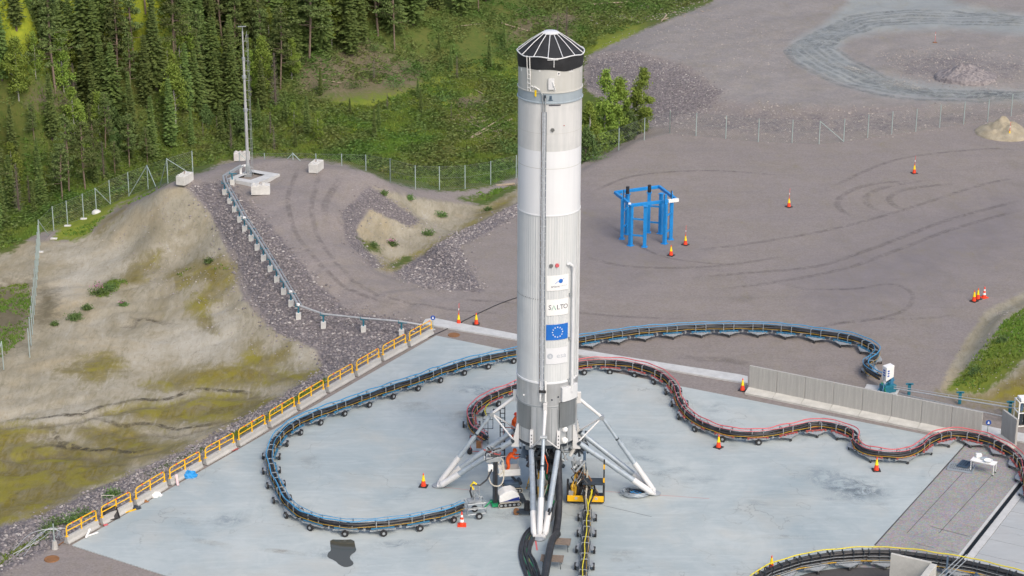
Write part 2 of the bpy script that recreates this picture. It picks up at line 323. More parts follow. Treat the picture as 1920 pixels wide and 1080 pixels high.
# ---------------------------------------------------------------- mesh helpers
class MB:
    def __init__(s): s.v = []; s.f = []; s.m = []; s.cur = 0
    def add(s, vs_, fs):
        o = len(s.v); s.v.extend([tuple(p) for p in vs_])
        for f in fs: s.f.append(tuple(i + o for i in f)); s.m.append(s.cur)
        return s
    def box(s, c, d, rot=None):
        x, y, z = d[0] / 2, d[1] / 2, d[2] / 2
        p = [Vector(q) for q in ((-x, -y, -z), (x, -y, -z), (x, y, -z), (-x, y, -z), (-x, -y, z), (x, -y, z), (x, y, z), (-x, y, z))]
        if rot is not None:
            if not isinstance(rot, Matrix): rot = Matrix.Rotation(rot, 3, 'Z')
            p = [rot @ q for q in p]
        c = Vector(c)
        return s.add([c + q for q in p], ((0, 3, 2, 1), (4, 5, 6, 7), (0, 1, 5, 4), (1, 2, 6, 5), (2, 3, 7, 6), (3, 0, 4, 7)))
    def tube(s, a, b, r0, r1=None, n=8, cap=True):
        a, b = Vector(a), Vector(b); r1 = r0 if r1 is None else r1
        d = (b - a)
        if d.length < 1e-6: return s
        q = d.to_track_quat('Z', 'Y'); vs_ = []
        for c, r in ((a, r0), (b, r1)):
            for i in range(n):
                t = 2 * math.pi * i / n; vs_.append(c + q @ Vector((r * math.cos(t), r * math.sin(t), 0)))
        fs = [(i, (i + 1) % n, n + (i + 1) % n, n + i) for i in range(n)]
        if cap: fs += [tuple(range(n - 1, -1, -1)), tuple(range(n, 2 * n))]
        return s.add(vs_, fs)
    def bar(s, a, b, wd, ht):       # square section bar, wd sideways, ht upwards
        a, b = Vector(a), Vector(b); d = (b - a); q = d.to_track_quat('X', 'Z')
        return s.box((a + b) / 2, (d.length, wd, ht), q.to_matrix())
    def path(s, pts, r, n=6):
        pts = [Vector(p) for p in pts]; vs_ = []; k = len(pts)
        for i, p in enumerate(pts):
            d = (pts[min(i + 1, k - 1)] - pts[max(i - 1, 0)])
            if d.length < 1e-6: d = Vector((0, 0, 1))
            d.normalize(); up = Vector((0, 0, 1)) if abs(d.z) < 0.95 else Vector((0, 1, 0))
            sx = d.cross(up).normalized(); sy = sx.cross(d)
            for j in range(n):
                t = 2 * math.pi * j / n; vs_.append(p + sx * (r * math.cos(t)) + sy * (r * math.sin(t)))
        fs = [(i * n + j, i * n + (j + 1) % n, (i + 1) * n + (j + 1) % n, (i + 1) * n + j) for i in range(k - 1) for j in range(n)]
        fs += [tuple(range(n - 1, -1, -1)), tuple((k - 1) * n + j for j in range(n))]
        return s.add(vs_, fs)
    def lathe(s, prof, n=32, c=(0, 0, 0), cap=True):
        c = Vector(c); vs_ = []
        for r, z in prof:
            for i in range(n):
                t = 2 * math.pi * i / n; vs_.append(c + Vector((r * math.cos(t), r * math.sin(t), z)))
        k = len(prof); fs = [(i * n + j, i * n + (j + 1) % n, (i + 1) * n + (j + 1) % n, (i + 1) * n + j) for i in range(k - 1) for j in range(n)]
        if cap: fs += [tuple(range(n - 1, -1, -1)), tuple((k - 1) * n + j for j in range(n))]
        return s.add(vs_, fs)
    def prism(s, poly, z0, z1):
        n = len(poly); ar = sum(poly[i][0] * poly[(i + 1) % n][1] - poly[(i + 1) % n][0] * poly[i][1] for i in range(n))
        if ar < 0: poly = poly[::-1]
        vs_ = [(p[0], p[1], z0) for p in poly] + [(p[0], p[1], z1) for p in poly]
        fs = [(i, (i + 1) % n, n + (i + 1) % n, n + i) for i in range(n)] + [tuple(range(n - 1, -1, -1)), tuple(range(n, 2 * n))]
        return s.add(vs_, fs)
    def mesh(s, name, mats, smooth=False, bevel=0):
        me = bpy.data.meshes.new(name); me.from_pydata(s.v, [], s.f)
        if not isinstance(mats, (list, tuple)): mats = [mats]
        for m in mats: me.materials.append(m)
        if len(mats) > 1: me.polygons.foreach_set('material_index', s.m)
        if smooth: me.polygons.foreach_set('use_smooth', [True] * len(me.polygons))
        if bevel:
            b = bmesh.new(); b.from_mesh(me)
            bmesh.ops.bevel(b, geom=b.edges[:], offset=bevel, segments=2, affect='EDGES', profile=0.6)
            b.to_mesh(me); b.free()
        if smooth:
            try: me.set_sharp_from_angle(angle=R(40))
            except Exception: pass
        me.update(); return me
    def obj(s, name, mats, parent=None, smooth=False, bevel=0):
        o = bpy.data.objects.new(name, s.mesh(name, mats, smooth, bevel)); C.objects.link(o); o.parent = parent; return o
def thing(name, label, cat, loc=(0, 0, 0), rz=0, group=None):
    o = bpy.data.objects.new(name, None); C.objects.link(o); o.empty_display_size = 0.2
    o.location = loc; o.rotation_euler = (0, 0, rz); o['label'] = label; o['category'] = cat
    if group: o['group'] = group
    return o
def tag(o, label, cat, group=None, loc=None):
    o['label'] = label; o['category'] = cat
    if group: o['group'] = group
    if loc is not None: o.location = loc
    return o
def dup(root, loc, rz=0, label=None, scale=None):
    r = root.copy(); C.objects.link(r); r.location = loc; r.rotation_euler = (0, 0, rz)
    if label: r['label'] = label
    if scale: r.scale = (scale,) * 3 if isinstance(scale, (int, float)) else scale
    for ch in list(root.children):
        c = ch.copy(); C.objects.link(c); c.parent = r
        for g in list(ch.children):
            d = g.copy(); C.objects.link(d); d.parent = c
    return r
def structure(o): o['kind'] = 'structure'; return o
def stuff(o): o['kind'] = 'stuff'; return o
def ordinal(n):
    W_ = ['first', 'second', 'third', 'fourth', 'fifth', 'sixth', 'seventh', 'eighth', 'ninth', 'tenth', 'eleventh', 'twelfth', 'thirteenth', 'fourteenth', 'fifteenth', 'sixteenth', 'seventeenth', 'eighteenth', 'nineteenth']
    if n < 19: return W_[n]
    tens = {2: 'twent', 3: 'thirt', 4: 'fort', 5: 'fift'}; k = n + 1
    return tens[k // 10] + 'ieth' if k % 10 == 0 else tens[k // 10] + 'y-' + W_[k % 10 - 1]

# ---------------------------------------------------------------- terrain
FLATPX = [(-500, 1400), (-350, 1240), (60, 1045), (130, 1012), (300, 912), (450, 822), (620, 722), (800, 614), (850, 580), (905, 548),
          (838, 458), (900, 425), (972, 388), (1085, 330), (1150, 298), (1210, 262), (1250, 250), (1400, 265), (1535, 270), (1640, 262), (1900, 226), (2500, 190),
          (2500, 500), (1930, 546), (1850, 585), (1800, 660), (1768, 732), (1905, 762), (2500, 850), (2500, 1400)]
FLAT = np.array([tuple(at(*p))[:2] for p in FLATPX])
def inside(P, poly):
    x, y = P[:, 0], P[:, 1]; r = np.zeros(len(P), bool); j = len(poly) - 1
    for i in range(len(poly)):
        xi, yi = poly[i]; xj, yj = poly[j]
        c = ((yi > y) != (yj > y)); t = (xj - xi) * (y - yi) / ((yj - yi) if yj != yi else 1e-9) + xi
        r ^= c & (x < t); j = i
    return r
def edist(P, poly):
    d = np.full(len(P), 1e18); n = len(poly)
    for i in range(n):
        a = np.array(poly[i], float); b = np.array(poly[(i + 1) % n], float); ab = b - a
        t = np.clip(((P - a) @ ab) / max(ab @ ab, 1e-9), 0, 1); q = P - (a + t[:, None] * ab)
        d = np.minimum(d, (q * q).sum(1))
    return np.sqrt(d)
CTL = [  # picture column, row, height of the ground there
 # mast hill and its ramp
 (330, 345, 3.0), (370, 328, 3.1), (420, 308, 3.2), (480, 298, 3.2), (530, 298, 3.2), (590, 302, 3.1), (640, 309, 3.0), (690, 325, 2.6), (730, 343, 2.0), (470, 325, 3.2), (490, 360, 3.1), (600, 350, 3.0),
 (545, 330, 3.2), (560, 420, 2.4), (500, 400, 2.6), (620, 480, 1.5), (700, 540, 0.6), (780, 590, 0.05), (620, 560, 0.5), (640, 400, 2.4), (600, 440, 2.0), (660, 500, 1.1), (560, 500, 1.4), (720, 570, 0.3),
 (421, 364, 2.8), (440, 396, 2.5), (459, 433, 2.1), (482, 468, 1.6), (507, 508, 1.1), (532, 550, 0.5), (560, 597, -0.2), (606, 613, -0.4), (682, 622, -0.4), (753, 628, -0.3),
 # ditch beside the ramp
 (690, 370, 1.9), (660, 430, 1.3), (680, 480, 0.6), (730, 515, -0.2), (750, 490, -1.3), (840, 432, -1.8), (900, 392, -2.0), (975, 352, -2.1), (1060, 310, -2.1), (740, 440, -0.6), (780, 400, -1.0), (830, 375, -1.2), (770, 365, 0.4),
 (820, 520, -0.3), (790, 500, -1.0),
 # middle fence line
 (732, 342, 1.2), (779, 355, -0.6), (824, 356, -1.2), (872, 354, -1.5), (920, 346, -1.6), (968, 334, -1.7), (1040, 315, -1.5), (1085, 303, -1.0),
 # basin
 (300, 356, 2.6), (345, 352, 2.9), (250, 400, 0.4), (300, 420, 0.9), (380, 420, 1.4), (350, 480, -0.6), (420, 500, 0.2), (430, 560, -0.8), (480, 600, -0.9), (180, 440, -1.7), (250, 460, -1.2), (130, 450, -2.0), (60, 470, -2.1),
 (100, 520, -2.2), (200, 560, -1.9), (300, 560, -1.7), (100, 620, -2.3), (250, 640, -2.0), (350, 650, -2.2), (420, 680, -2.3), (560, 660, -1.2), (590, 690, -1.5), (500, 700, -2.2), (0, 500, -2.3), (0, 600, -2.3), (0, 700, -2.4), (100, 740, -2.6),
 (300, 760, -2.8), (450, 760, -2.6), (200, 850, -2.9), (50, 900, -2.7), (0, 820, -2.7), (320, 830, -2.6), (-200, 700, -2.5), (-200, 900, -2.7), (-200, 500, -2.3),
 (250, 900, -1.7), (120, 960, -1.6), (400, 825, -1.5), (520, 750, -1.4), (0, 1010, -1.4), (-200, 1100, -1.2),
 # grassy foot and valley
 (150, 425, -1.7), (210, 395, -1.0), (260, 370, 0.2), (101, 434, -1.9), (300, 340, 0.8), (360, 318, 1.0), (400, 303, 1.0), (0, 430, -2.4), (100, 380, -2.6), (200, 330, -2.8), (300, 290, -3.0), (420, 275, -3.0), (600, 275, -3.0), (700, 295, -2.9), (800, 310, -2.6), (900, 300, -2.8),
 (0, 350, -2.6), (0, 280, -2.2), (150, 260, -2.2), (350, 230, -2.6), (500, 230, -3.0), (700, 230, -3.2), (850, 220, -3.2), (950, 250, -2.9), (1080, 240, -2.6), (1130, 265, -1.8), (1200, 240, -1.0),
 (0, 200, -1.0), (300, 180, -1.0), (500, 170, -1.5), (650, 180, -2.0), (800, 140, -1.5), (950, 130, -1.8), (1080, 120, -1.2), (600, 110, 1.0), (750, 80, 1.0), (900, 60, 1.0), (1050, 50, 0.3), (1180, 40, 0.6), (1280, 10, 1.0),
 (0, 100, 4.0), (200, 80, 4.0), (400, 60, 3.5), (600, 40, 3.0), (0, 0, 11.0), (150, 0, 10.0), (300, -20, 8.5), (500, -40, 7.0), (750, -40, 4.5), (1000, -30, 2.5), (0, -120, 19.0), (300, -120, 16.0), (600, -120, 12.0), (900, -120, 7.0), (1200, -120, 3.0), (-300, 0, 14.0), (-300, 300, 0.0),
 # pale gravel plateau and loop road
 (1110, 98, 0.8), (1200, 62, 1.1), (1345, 8, 1.3), (1140, 125, 1.0), (1250, 110, 1.3), (1300, 150, 1.1), (1350, 175, 0.7), (1400, 100, 1.2), (1120, 175, -0.6), (1190, 195, -0.5), (1260, 195, 0.0), (1330, 212, 0.1), (1240, 235, -0.1),
 (1500, 100, 0.8), (1600, 155, 0.6), (1900, 178, 0.5), (1700, 40, 1.0), (1900, 40, 1.1), (1750, 120, 1.1), (1830, 130, 1.4), (1860, 105, 0.9), (1420, 220, 0.5), (1550, 215, 0.6), (1700, 205, 0.4), (1500, 0, 1.2), (1600, -100, 1.5), (2000, -100, 1.5), (2100, 100, 1.0),
 # bank at the right
 (1900, 600, 1.3), (1855, 640, 1.1), (1925, 640, 2.2), (1850, 700, 1.0), (1900, 720, 1.3), (2100, 650, 4.5), (1925, 568, 0.8), (1810, 700, 0.4), (1860, 735, 0.5), (2100, 780, 2.5),
]
cx, cz = [], []
for a, b, z in CTL:
    p = at(a, b, z); cx.append((p.x, p.y)); cz.append(z)
for p, z in (((-400, 700), 60), ((0, 700), 25), ((400, 700), 12), ((-400, 300), 40), ((400, 300), 8), ((-250, 180), 18), ((250, 150), 2), ((-300, 0), -2), ((300, 0), 2), ((-300, -200), -2), ((0, -300), 0), ((300, -200), 0), ((-900, 1200), 90), ((900, 1200), 40), ((0, 1200), 60)):
    cx.append(p); cz.append(z)
for px_ in (395, 440, 480, 520, 560, 600, 640):     # steep back of the mast hill
    for yy_, zz_ in ((62.5, 0.1), (66.5, -1.2)):
        q_ = at(px_, 320, 1.0); x_ = (px_ - 960) / FPX * (Vector((q_.x, yy_, 1)) - CAM).dot(F); cx.append((x_, yy_)); cz.append(zz_)
for i in range(len(FLAT)):       # flat border
    a, b = FLAT[i], FLAT[(i + 1) % len(FLAT)]; L = np.linalg.norm(b - a); k = max(1, int(L / 6))
    for j in range(k):
        q = a + (b - a) * j / k
        if abs(q[0]) < 90 and -45 < q[1] < 140: cx.append(tuple(q)); cz.append(0.0)
cx = np.array(cx); cz = np.array(cz)
def _k(d): return np.sqrt(d * d + 0.8)
_A = _k(np.linalg.norm(cx[:, None] - cx[None], axis=2)); _n = len(cx)
_A[np.arange(_n), np.arange(_n)] -= 0.35
_B = np.block([[_A, np.ones((_n, 1))], [np.ones((1, _n)), np.zeros((1, 1))]])
_w = np.linalg.solve(_B, np.append(cz, 0))
GRAVEL = -0.05
CRACKS = [[(0, 791), (40, 785), (70, 786), (110, 779), (150, 778), (190, 762), (220, 757), (250, 750), (300, 750), (330, 744), (370, 730), (410, 732), (450, 735), (500, 741)], [(150, 785), (172, 786), (200, 790), (225, 799), (240, 800), (262, 794), (290, 796), (330, 806), (365, 799), (400, 795), (440, 782)], [(60, 800), (85, 799), (100, 808), (112, 828), (140, 838), (180, 845), (215, 842), (250, 849), (300, 835)], [(230, 592), (248, 594), (260, 601), (285, 601), (300, 606), (322, 614)],
          [(40, 842), (70, 839), (100, 835), (130, 842), (160, 842), (200, 853)]]
CR3 = [np.array([tuple(at(a, b, -2.3 if b > 600 else -1.3))[:2] for a, b in l_]) for l_ in CRACKS]
def ldist(P, lines):
    d = np.full(len(P), 1e9)
    for l_ in lines:
        for a, b in zip(l_, l_[1:]):
            ab = b - a; t = np.clip(((P - a) @ ab) / max(ab @ ab, 1e-9), 0, 1); q = P - (a + t[:, None] * ab); d = np.minimum(d, (q * q).sum(1))
    return np.sqrt(d)
def wav(P):
    x, y = P[:, 0], P[:, 1]; h = 0
    for a, k, ph in ((0.10, 0.31, 0.3), (0.07, 0.67, 1.9), (0.05, 1.3, 4.1), (0.035, 2.3, 2.2)):
        h = h + a * (np.sin(k * x * 1.1 + ph + 1.3 * np.sin(k * y * 0.7 + ph)) * np.sin(k * y * 1.2 + 2 * ph + np.sin(k * x * 0.6)))
    return h
def heights(P):
    P = np.asarray(P, float).reshape(-1, 2); out = np.empty(len(P))
    for i in range(0, len(P), 20000):
        Q = P[i:i + 20000]; d = np.linalg.norm(Q[:, None] - cx[None], axis=2)
        out[i:i + 20000] = _k(d) @ _w[:-1] + _w[-1]
    out += wav(P)
    cd_ = ldist(P, CR3); out -= 0.14 * np.exp(-(cd_ / 0.4) ** 2); bas = np.clip((-6 - P[:, 0]) / 4, 0, 1) * np.clip((50 - P[:, 1]) / 8, 0, 1)
    u_ = P[:, 0] * 0.8 + P[:, 1] * 0.6; v_ = -P[:, 0] * 0.6 + P[:, 1] * 0.8
    rg1 = 1 - np.abs(np.sin(v_ * 1.05 + 1.6 * np.sin(u_ * 0.28) + 0.8 * np.sin(u_ * 0.7 + v_ * 0.3))); rg2 = 1 - np.abs(np.sin(v_ * 2.3 + 1.1 * np.sin(u_ * 0.6 + 2) + 1.7))
    out -= bas * (0.16 * rg1 ** 3 + 0.07 * rg2 ** 3) * (0.5 + 0.5 * np.sin(u_ * 0.23 + v_ * 0.17))
    ins = inside(P, FLAT); dd = edist(P, FLAT); t = np.clip(dd / 1.8, 0, 1); t = t * t * (3 - 2 * t)
    out = np.where(ins, 0, out * t) + GRAVEL
    return out
# fine grid near, coarse far, one sheet
ys = [-300, -150, -80, -55, -40]; y = -32.0
while y < 175: ys.append(y); y += 0.34 + max(0, y) * 0.0032
while y < 3000: ys.append(y); y *= 1.12
xs = [-2500, -1500, -900, -500, -300, -200, -150, -120]; x = -95.0
while x < 95: xs.append(x); x += 0.38 if abs(x) < 55 else 1.2
xs += [95, 120, 150, 200, 300, 500, 900, 1500, 2500]
xs, ys = np.array(xs), np.array(ys); NX, NY = len(xs), len(ys)
GX, GY = np.meshgrid(xs, ys); P2 = np.stack([GX.ravel(), GY.ravel()], 1)
far = (np.abs(P2[:, 0]) > 130) | (P2[:, 1] > 200) | (P2[:, 1] < -60)
GZ = heights(P2)
HG = GZ.reshape(NY, NX)
def hz(x, y):
    i = int(np.clip(np.searchsorted(xs, x) - 1, 0, NX - 2)); j = int(np.clip(np.searchsorted(ys, y) - 1, 0, NY - 2))
    u = (x - xs[i]) / (xs[i + 1] - xs[i]); v = (y - ys[j]) / (ys[j + 1] - ys[j])
    return float((HG[j, i] * (1 - u) + HG[j, i + 1] * u) * (1 - v) + (HG[j + 1, i] * (1 - u) + HG[j + 1, i + 1] * u) * v)
def G(px, py):                   # the point of ground seen at a picture position
    r = ray(px, py); t = 85.0
    while t < 1200:
        p = CAM + r * t
        if p.z < hz(p.x, p.y): break
        t += 0.4 if t < 330 else 3
    lo, hi = t - (0.4 if t < 330 else 3), t
    for _ in range(12):
        m = (lo + hi) / 2; p = CAM + r * m
        if p.z < hz(p.x, p.y): hi = m
        else: lo = m
    p = CAM + r * hi; return Vector((p.x, p.y, hz(p.x, p.y)))
# cover
V3 = np.stack([P2[:, 0], P2[:, 1], GZ], 1) - np.array(CAM)
dz = V3 @ np.array(F); dz = np.where(dz < 5, 5, dz)
PX = np.stack([960 + FPX * (V3 @ np.array(RT)) / dz, 540 - FPX * (V3 @ np.array(UP)) / dz], 1)
PXS = FPX / dz
def cover(polys, soft=1.0):
    wgt = np.zeros(len(P2))
    for poly in polys:
        pl = [tuple(map(float, q)) for q in poly]
        ii = inside(PX, pl); dd = edist(PX, pl) / PXS / 0.6 / soft
        wgt = np.maximum(wgt, np.clip(0.5 + np.where(ii, dd, -dd) * 0.5, 0, 1))
    return wgt
grass_p = [[(-900, -900), (1420, -900), (1345, -20), (1335, 5), (1265, 32), (1195, 62), (1110, 100), (1092, 130), (1100, 170), (1150, 200), (1185, 215), (1215, 238), (1150, 280), (1085, 308), (968, 332), (920, 350), (870, 358), (820, 358), (775, 352), (732, 341), (690, 323), (640, 307), (590, 299), (530, 295), (480, 295), (420, 304), (380, 322), (340, 335), (300, 350), (250, 372), (215, 388), (190, 412), (165, 440), (140, 452), (95, 450), (112, 432), (70, 436), (45, 455), (20, 475), (-900, 520)],
           [(855, 372), (900, 366), (975, 345), (975, 352), (935, 372), (905, 386)], 
           [(1930, 580), (1890, 602), (1858, 640), (1835, 672), (1800, 700), (1770, 734), (1840, 738), (1895, 700), (1930, 665)],
           [(170, 552), (205, 522), (235, 525), (200, 555)], [(128, 592), (150, 583), (155, 597), (135, 602)],
           [(0, 1040), (60, 1008), (98, 995), (90, 1010), (0, 1062)], [(430, 815), (520, 762), (610, 708), (625, 708), (520, 772), (440, 822)], [(250, 900), (330, 858), (400, 825), (410, 832), (300, 888)],
           [(670, 445), (700, 455), (720, 470), (690, 470)], [(725, 500), (760, 480), (775, 485), (745, 505)]]
bright_p = [[(-300, -400), (520, -400), (400, -40), (340, 40), (240, 100), (90, 120), (0, 110), (-300, 120)], [(640, 215), (780, 180), (900, 140), (980, 140), (900, 200), (760, 250), (660, 270)], [(1110, 85), (1190, 60), (1190, 72), (1120, 98)], [(1800, 690), (1850, 640), (1890, 610), (1890, 650), (1840, 700), (1790, 730)], [(95, 440), (250, 375), (230, 395), (160, 445)]]  # brighter grass; the first patch paints the clearing's sunlight into the ground colour
sand_p = [[(-400, 480), (60, 452), (130, 452), (180, 435), (250, 385), (300, 355), (345, 350), (395, 400), (425, 470), (455, 560), (500, 610), (590, 655), (605, 690), (520, 752), (380, 835), (240, 895), (50, 975), (-400, 1100)],
          [(700, 350), (760, 368), (900, 386), (975, 348), (990, 360), (985, 376), (905, 412), (835, 452), (740, 512), (705, 505), (650, 450), (690, 400)],
          [(1935, 540), (1850, 582), (1815, 630), (1775, 700), (1762, 735), (1905, 765), (2400, 820), (2400, 500)]]
moss_p = [[(-300, 800), (95, 797), (130, 812), (60, 822), (110, 832), (180, 838), (140, 815), (150, 806), (240, 798), (268, 818), (300, 838), (350, 830), (330, 845), (250, 862), (230, 885), (160, 918), (90, 950), (40, 978), (-300, 1010)],
          [(195, 775), (232, 763), (300, 760), (400, 738), (500, 742), (525, 752), (450, 792), (330, 800), (250, 786)], [(360, 697), (420, 688), (520, 690), (600, 690), (602, 716), (540, 724), (440, 722), (270, 731), (262, 722)],
          [(462, 662), (482, 645), (500, 668), (530, 650), (545, 642), (542, 668), (510, 692), (430, 702)], [(225, 522), (250, 492), (300, 470), (292, 500), (262, 532), (235, 537)], [(320, 520), (380, 490), (412, 488), (442, 498), (425, 540), (395, 575), (400, 620), (370, 600), (345, 572), (380, 532), (335, 540)],
          [(720, 500), (770, 480), (880, 430), (900, 405), (960, 370), (940, 385), (905, 412), (835, 452), (745, 508)], [(1765, 735), (1850, 742), (1920, 690), (2400, 600), (2400, 820), (1905, 765)], [(215, 395), (240, 380), (200, 425), (180, 437)], [(90, 700), (200, 660), (240, 690), (180, 720)]]
crush_p = [[(355, 348), (425, 342), (485, 400), (545, 470), (600, 535), (650, 583), (700, 592), (800, 608), (800, 620), (700, 672), (620, 718), (603, 700), (600, 655), (520, 625), (475, 565), (440, 480), (395, 400)],
           [(603, 695), (625, 712), (450, 812), (300, 905), (150, 992), (30, 1062), (-400, 1270), (-400, 1080), (50, 975), (250, 888), (380, 828), (520, 748)],
           [(738, 512), (835, 450), (972, 382), (995, 375), (985, 395), (860, 465), (905, 546), (800, 540)],
           [(640, 400), (690, 350), (715, 360), (790, 415), (770, 425), (690, 390), (665, 430), (690, 470), (720, 500), (700, 505), (650, 455)],
           [(1095, 108), (1180, 95), (1290, 125), (1355, 172), (1340, 205), (1240, 240), (1210, 232), (1160, 200), (1095, 165)],
           [(1250, 222), (1345, 195), (1500, 195), (1700, 200), (1950, 190), (1950, 222), (1640, 262), (1535, 270), (1400, 265), (1250, 250)],
           [(1640, 100), (1800, 85), (1930, 110), (1930, 170), (1800, 165), (1690, 150)], [(930, 190), (975, 180), (975, 245), (945, 238)], [(1090, 40), (1200, 5), (1330, 0), (1260, 30), (1150, 52)]]
light_p = [[(1100, 100), (1340, 3), (1420, -300), (2600, -300), (2600, 195), (1500, 200), (1345, 190), (1350, 170), (1290, 122), (1180, 92)]]
island = [(2300, 172), (1900, 170), (1750, 160), (1660, 142), (1600, 118), (1572, 92), (1592, 72), (1650, 60), (1780, 54), (1920, 65), (2300, 78)]
road_p = [[(2300, 190), (1900, 187), (1760, 188), (1650, 178), (1560, 152), (1495, 120), (1474, 96), (1490, 76), (1545, 45), (1590, 5), (1610, -200), (1760, -200), (1790, 5), (1920, 28), (2300, 40)]]
brown_p = [[(-60, 545), (50, 530), (64, 585), (40, 640), (-60, 690)], [(75, 540), (105, 548), (100, 600), (70, 610)], [(560, 80), (680, 70), (740, 110), (800, 120), (780, 165), (640, 180), (560, 170)], [(850, 170), (930, 180), (950, 230), (920, 270), (840, 240)], [(60, 165), (200, 155), (210, 200), (60, 200)], [(980, 20), (1100, 10), (1060, 70), (950, 70)], [(380, 110), (480, 95), (520, 150), (400, 170)]]
dark_p = [[(1500, 520), (1700, 420), (1930, 350), (1930, 470), (1700, 560), (1560, 610)], [(1100, 380), (1300, 470), (1160, 520), (1090, 470)]]
w_grass, w_bright, w_sand, w_moss, w_crush, w_light = cover(grass_p), cover(bright_p, 6), cover(sand_p), cover(moss_p, 1.6), np.maximum(cover(crush_p[:4]), np.maximum(cover([crush_p[4], crush_p[7], crush_p[8]], 2) * 0.78, cover([crush_p[5], crush_p[6]], 2) * 0.5)), cover(light_p, 1.5)
w_road = np.minimum(cover(road_p, 1.5), 1 - cover([island], 1.5)); w_brown = cover(brown_p, 4); w_dark = cover(dark_p, 8)
w_grass = np.where(far, np.where((P2[:, 0] < 20) | (P2[:, 1] > 350), 1, w_grass), w_grass)
w_crack = np.clip(0.62 - ldist(P2, CR3) / 1.0, 0, 1); PALE = [[(0, 800), (0, 780), (60, 778), (180, 768), (330, 745), (480, 730), (480, 738), (340, 756), (190, 778), (100, 795)], [(230, 470), (120, 465), (90, 480), (130, 500), (230, 500)], [(300, 640), (400, 590), (440, 600), (420, 660), (340, 680)], [(470, 690), (540, 655), (590, 660), (600, 690)], [(60, 560), (160, 480), (200, 500), (130, 560)], [(100, 700), (300, 640), (330, 660), (200, 720)]]
w_pale = cover(PALE, 4); w_rut = np.zeros(len(P2))
faces = (np.arange(NX - 1)[None] + (np.arange(NY - 1) * NX)[:, None]).ravel()
FQ = np.stack([faces, faces + 1, faces + NX + 1, faces + NX], 1)
me = bpy.data.meshes.new('terrain'); me.vertices.add(len(P2)); me.vertices.foreach_set('co', np.stack([P2[:, 0], P2[:, 1], GZ], 1).astype(np.float32).ravel())
me.loops.add(FQ.size); me.loops.foreach_set('vertex_index', FQ.ravel().astype(np.int32)); me.polygons.add(len(FQ))
me.polygons.foreach_set('loop_start', (np.arange(len(FQ)) * 4).astype(np.int32)); me.update(calc_edges=True)
me.polygons.foreach_set('use_smooth', np.ones(len(FQ), bool))
for nm, (a, b, c) in (('coverA', (w_crush, w_sand, w_moss)), ('coverB', (w_grass, w_road, w_brown)), ('coverC', (w_light, w_bright, w_dark)), ('coverD', (w_crack, w_pale, w_rut))):
    at_ = me.attributes.new(nm, 'FLOAT_COLOR', 'POINT'); at_.data.foreach_set('color', np.stack([a, b, c, np.ones(len(a))], 1).astype(np.float32).ravel())
me.materials.append(M['ground'])
terrain = bpy.data.objects.new('ground', me); C.objects.link(terrain); structure(terrain)

# ---------------------------------------------------------------- paved surfaces
def pxpoly(pts, z=0): return [tuple(at(a, b, z))[:2] for a, b in pts]
PADPX = [(135, 1022), (818, 629), (1280, 725), (1747, 817), (1810, 831), (1640, 1022), (1560, 1110), (1500, 1180), (700, 1205)]
pad = pxpoly(PADPX)
structure(MB().prism(pad, -0.3, 0.0).obj('concrete_pad', M['pad']))
pav_d = at(1640, 1022) - at(1810, 831); pav_d.normalize()
c0 = at(1815, 832); c1 = at(1930, 853)
pave_poly = pxpoly([(1812, 832), (1920, 852), (1915, 892), (1794, 1045), (1700, 1165), (1565, 1110), (1642, 1022)])
structure(MB().prism(pave_poly, -0.3, -0.006).obj('rough_pavement', M['paver']))
def joint(a, b, wd=0.03, z=0.0): 
    m = MB(); A_, B_ = at(*a), at(*b); d = (B_ - A_).normalized(); n_ = Vector((-d.y, d.x, 0)) * wd / 2
    m.add([A_ + n_ + Vector((0, 0, z)), A_ - n_ + Vector((0, 0, z)), B_ - n_ + Vector((0, 0, z)), B_ + n_ + Vector((0, 0, z))], [(0, 1, 2, 3)])
    return m
jm = MB()
for a, b in (((1744, 987), (1818, 1006)), ((1716, 1019), (1750, 1027)), ((1773, 1031), (1796, 1037)), ((1640, 1022), (1812, 832)), ((1700, 1000), (1830, 860)), ((1760, 1000), (1870, 880))):
    q = joint(a, b, 0.035 if b != (1812, 832) else 0.07, 0.004); jm.add(q.v, q.f)
structure(jm.obj('pavement_joints', M['asphalt']))
# channel drain beside the paving
dr = [(1915, 893), (1794, 1045), (1750, 1100)]
A_, B_ = at(*dr[0]), at(*dr[2]); dd_ = (B_ - A_).normalized(); nn_ = Vector((-dd_.y, dd_.x, 0))
if nn_.x < 0: nn_ = -nn_
def strip(o0, o1, z0, z1): 
    p = [A_ + nn_ * o0 - dd_ * 0.4, A_ + nn_ * o1 - dd_ * 0.4, B_ + nn_ * o1, B_ + nn_ * o0]; return MB().prism([(q.x, q.y) for q in p], z0, z1)
structure(strip(0.0, 0.16, -0.3, 0.01).obj('drain_edge', M['kerbc'])); structure(strip(0.162, 0.42, -0.3, -0.05).obj('drain_channel', M['asphalt'])); structure(strip(0.422, 0.85, -0.3, 0.012).obj('drain_edge', M['kerbc']))
t = thing('drain_grate', 'long dark grated channel drain between the rough paving and smooth slabs', 'drain', tuple(A_ + nn_ * 0.29))
ang = math.atan2(dd_.y, dd_.x); k = 0; m = MB(); L_ = (B_ - A_).length
while k * 0.12 < L_: m.box((dd_.x * k * 0.12, dd_.y * k * 0.12, -0.02), (0.03, 0.25, 0.02), ang); k += 1
stuff(m.obj('bar', M['steel_dark'], t))
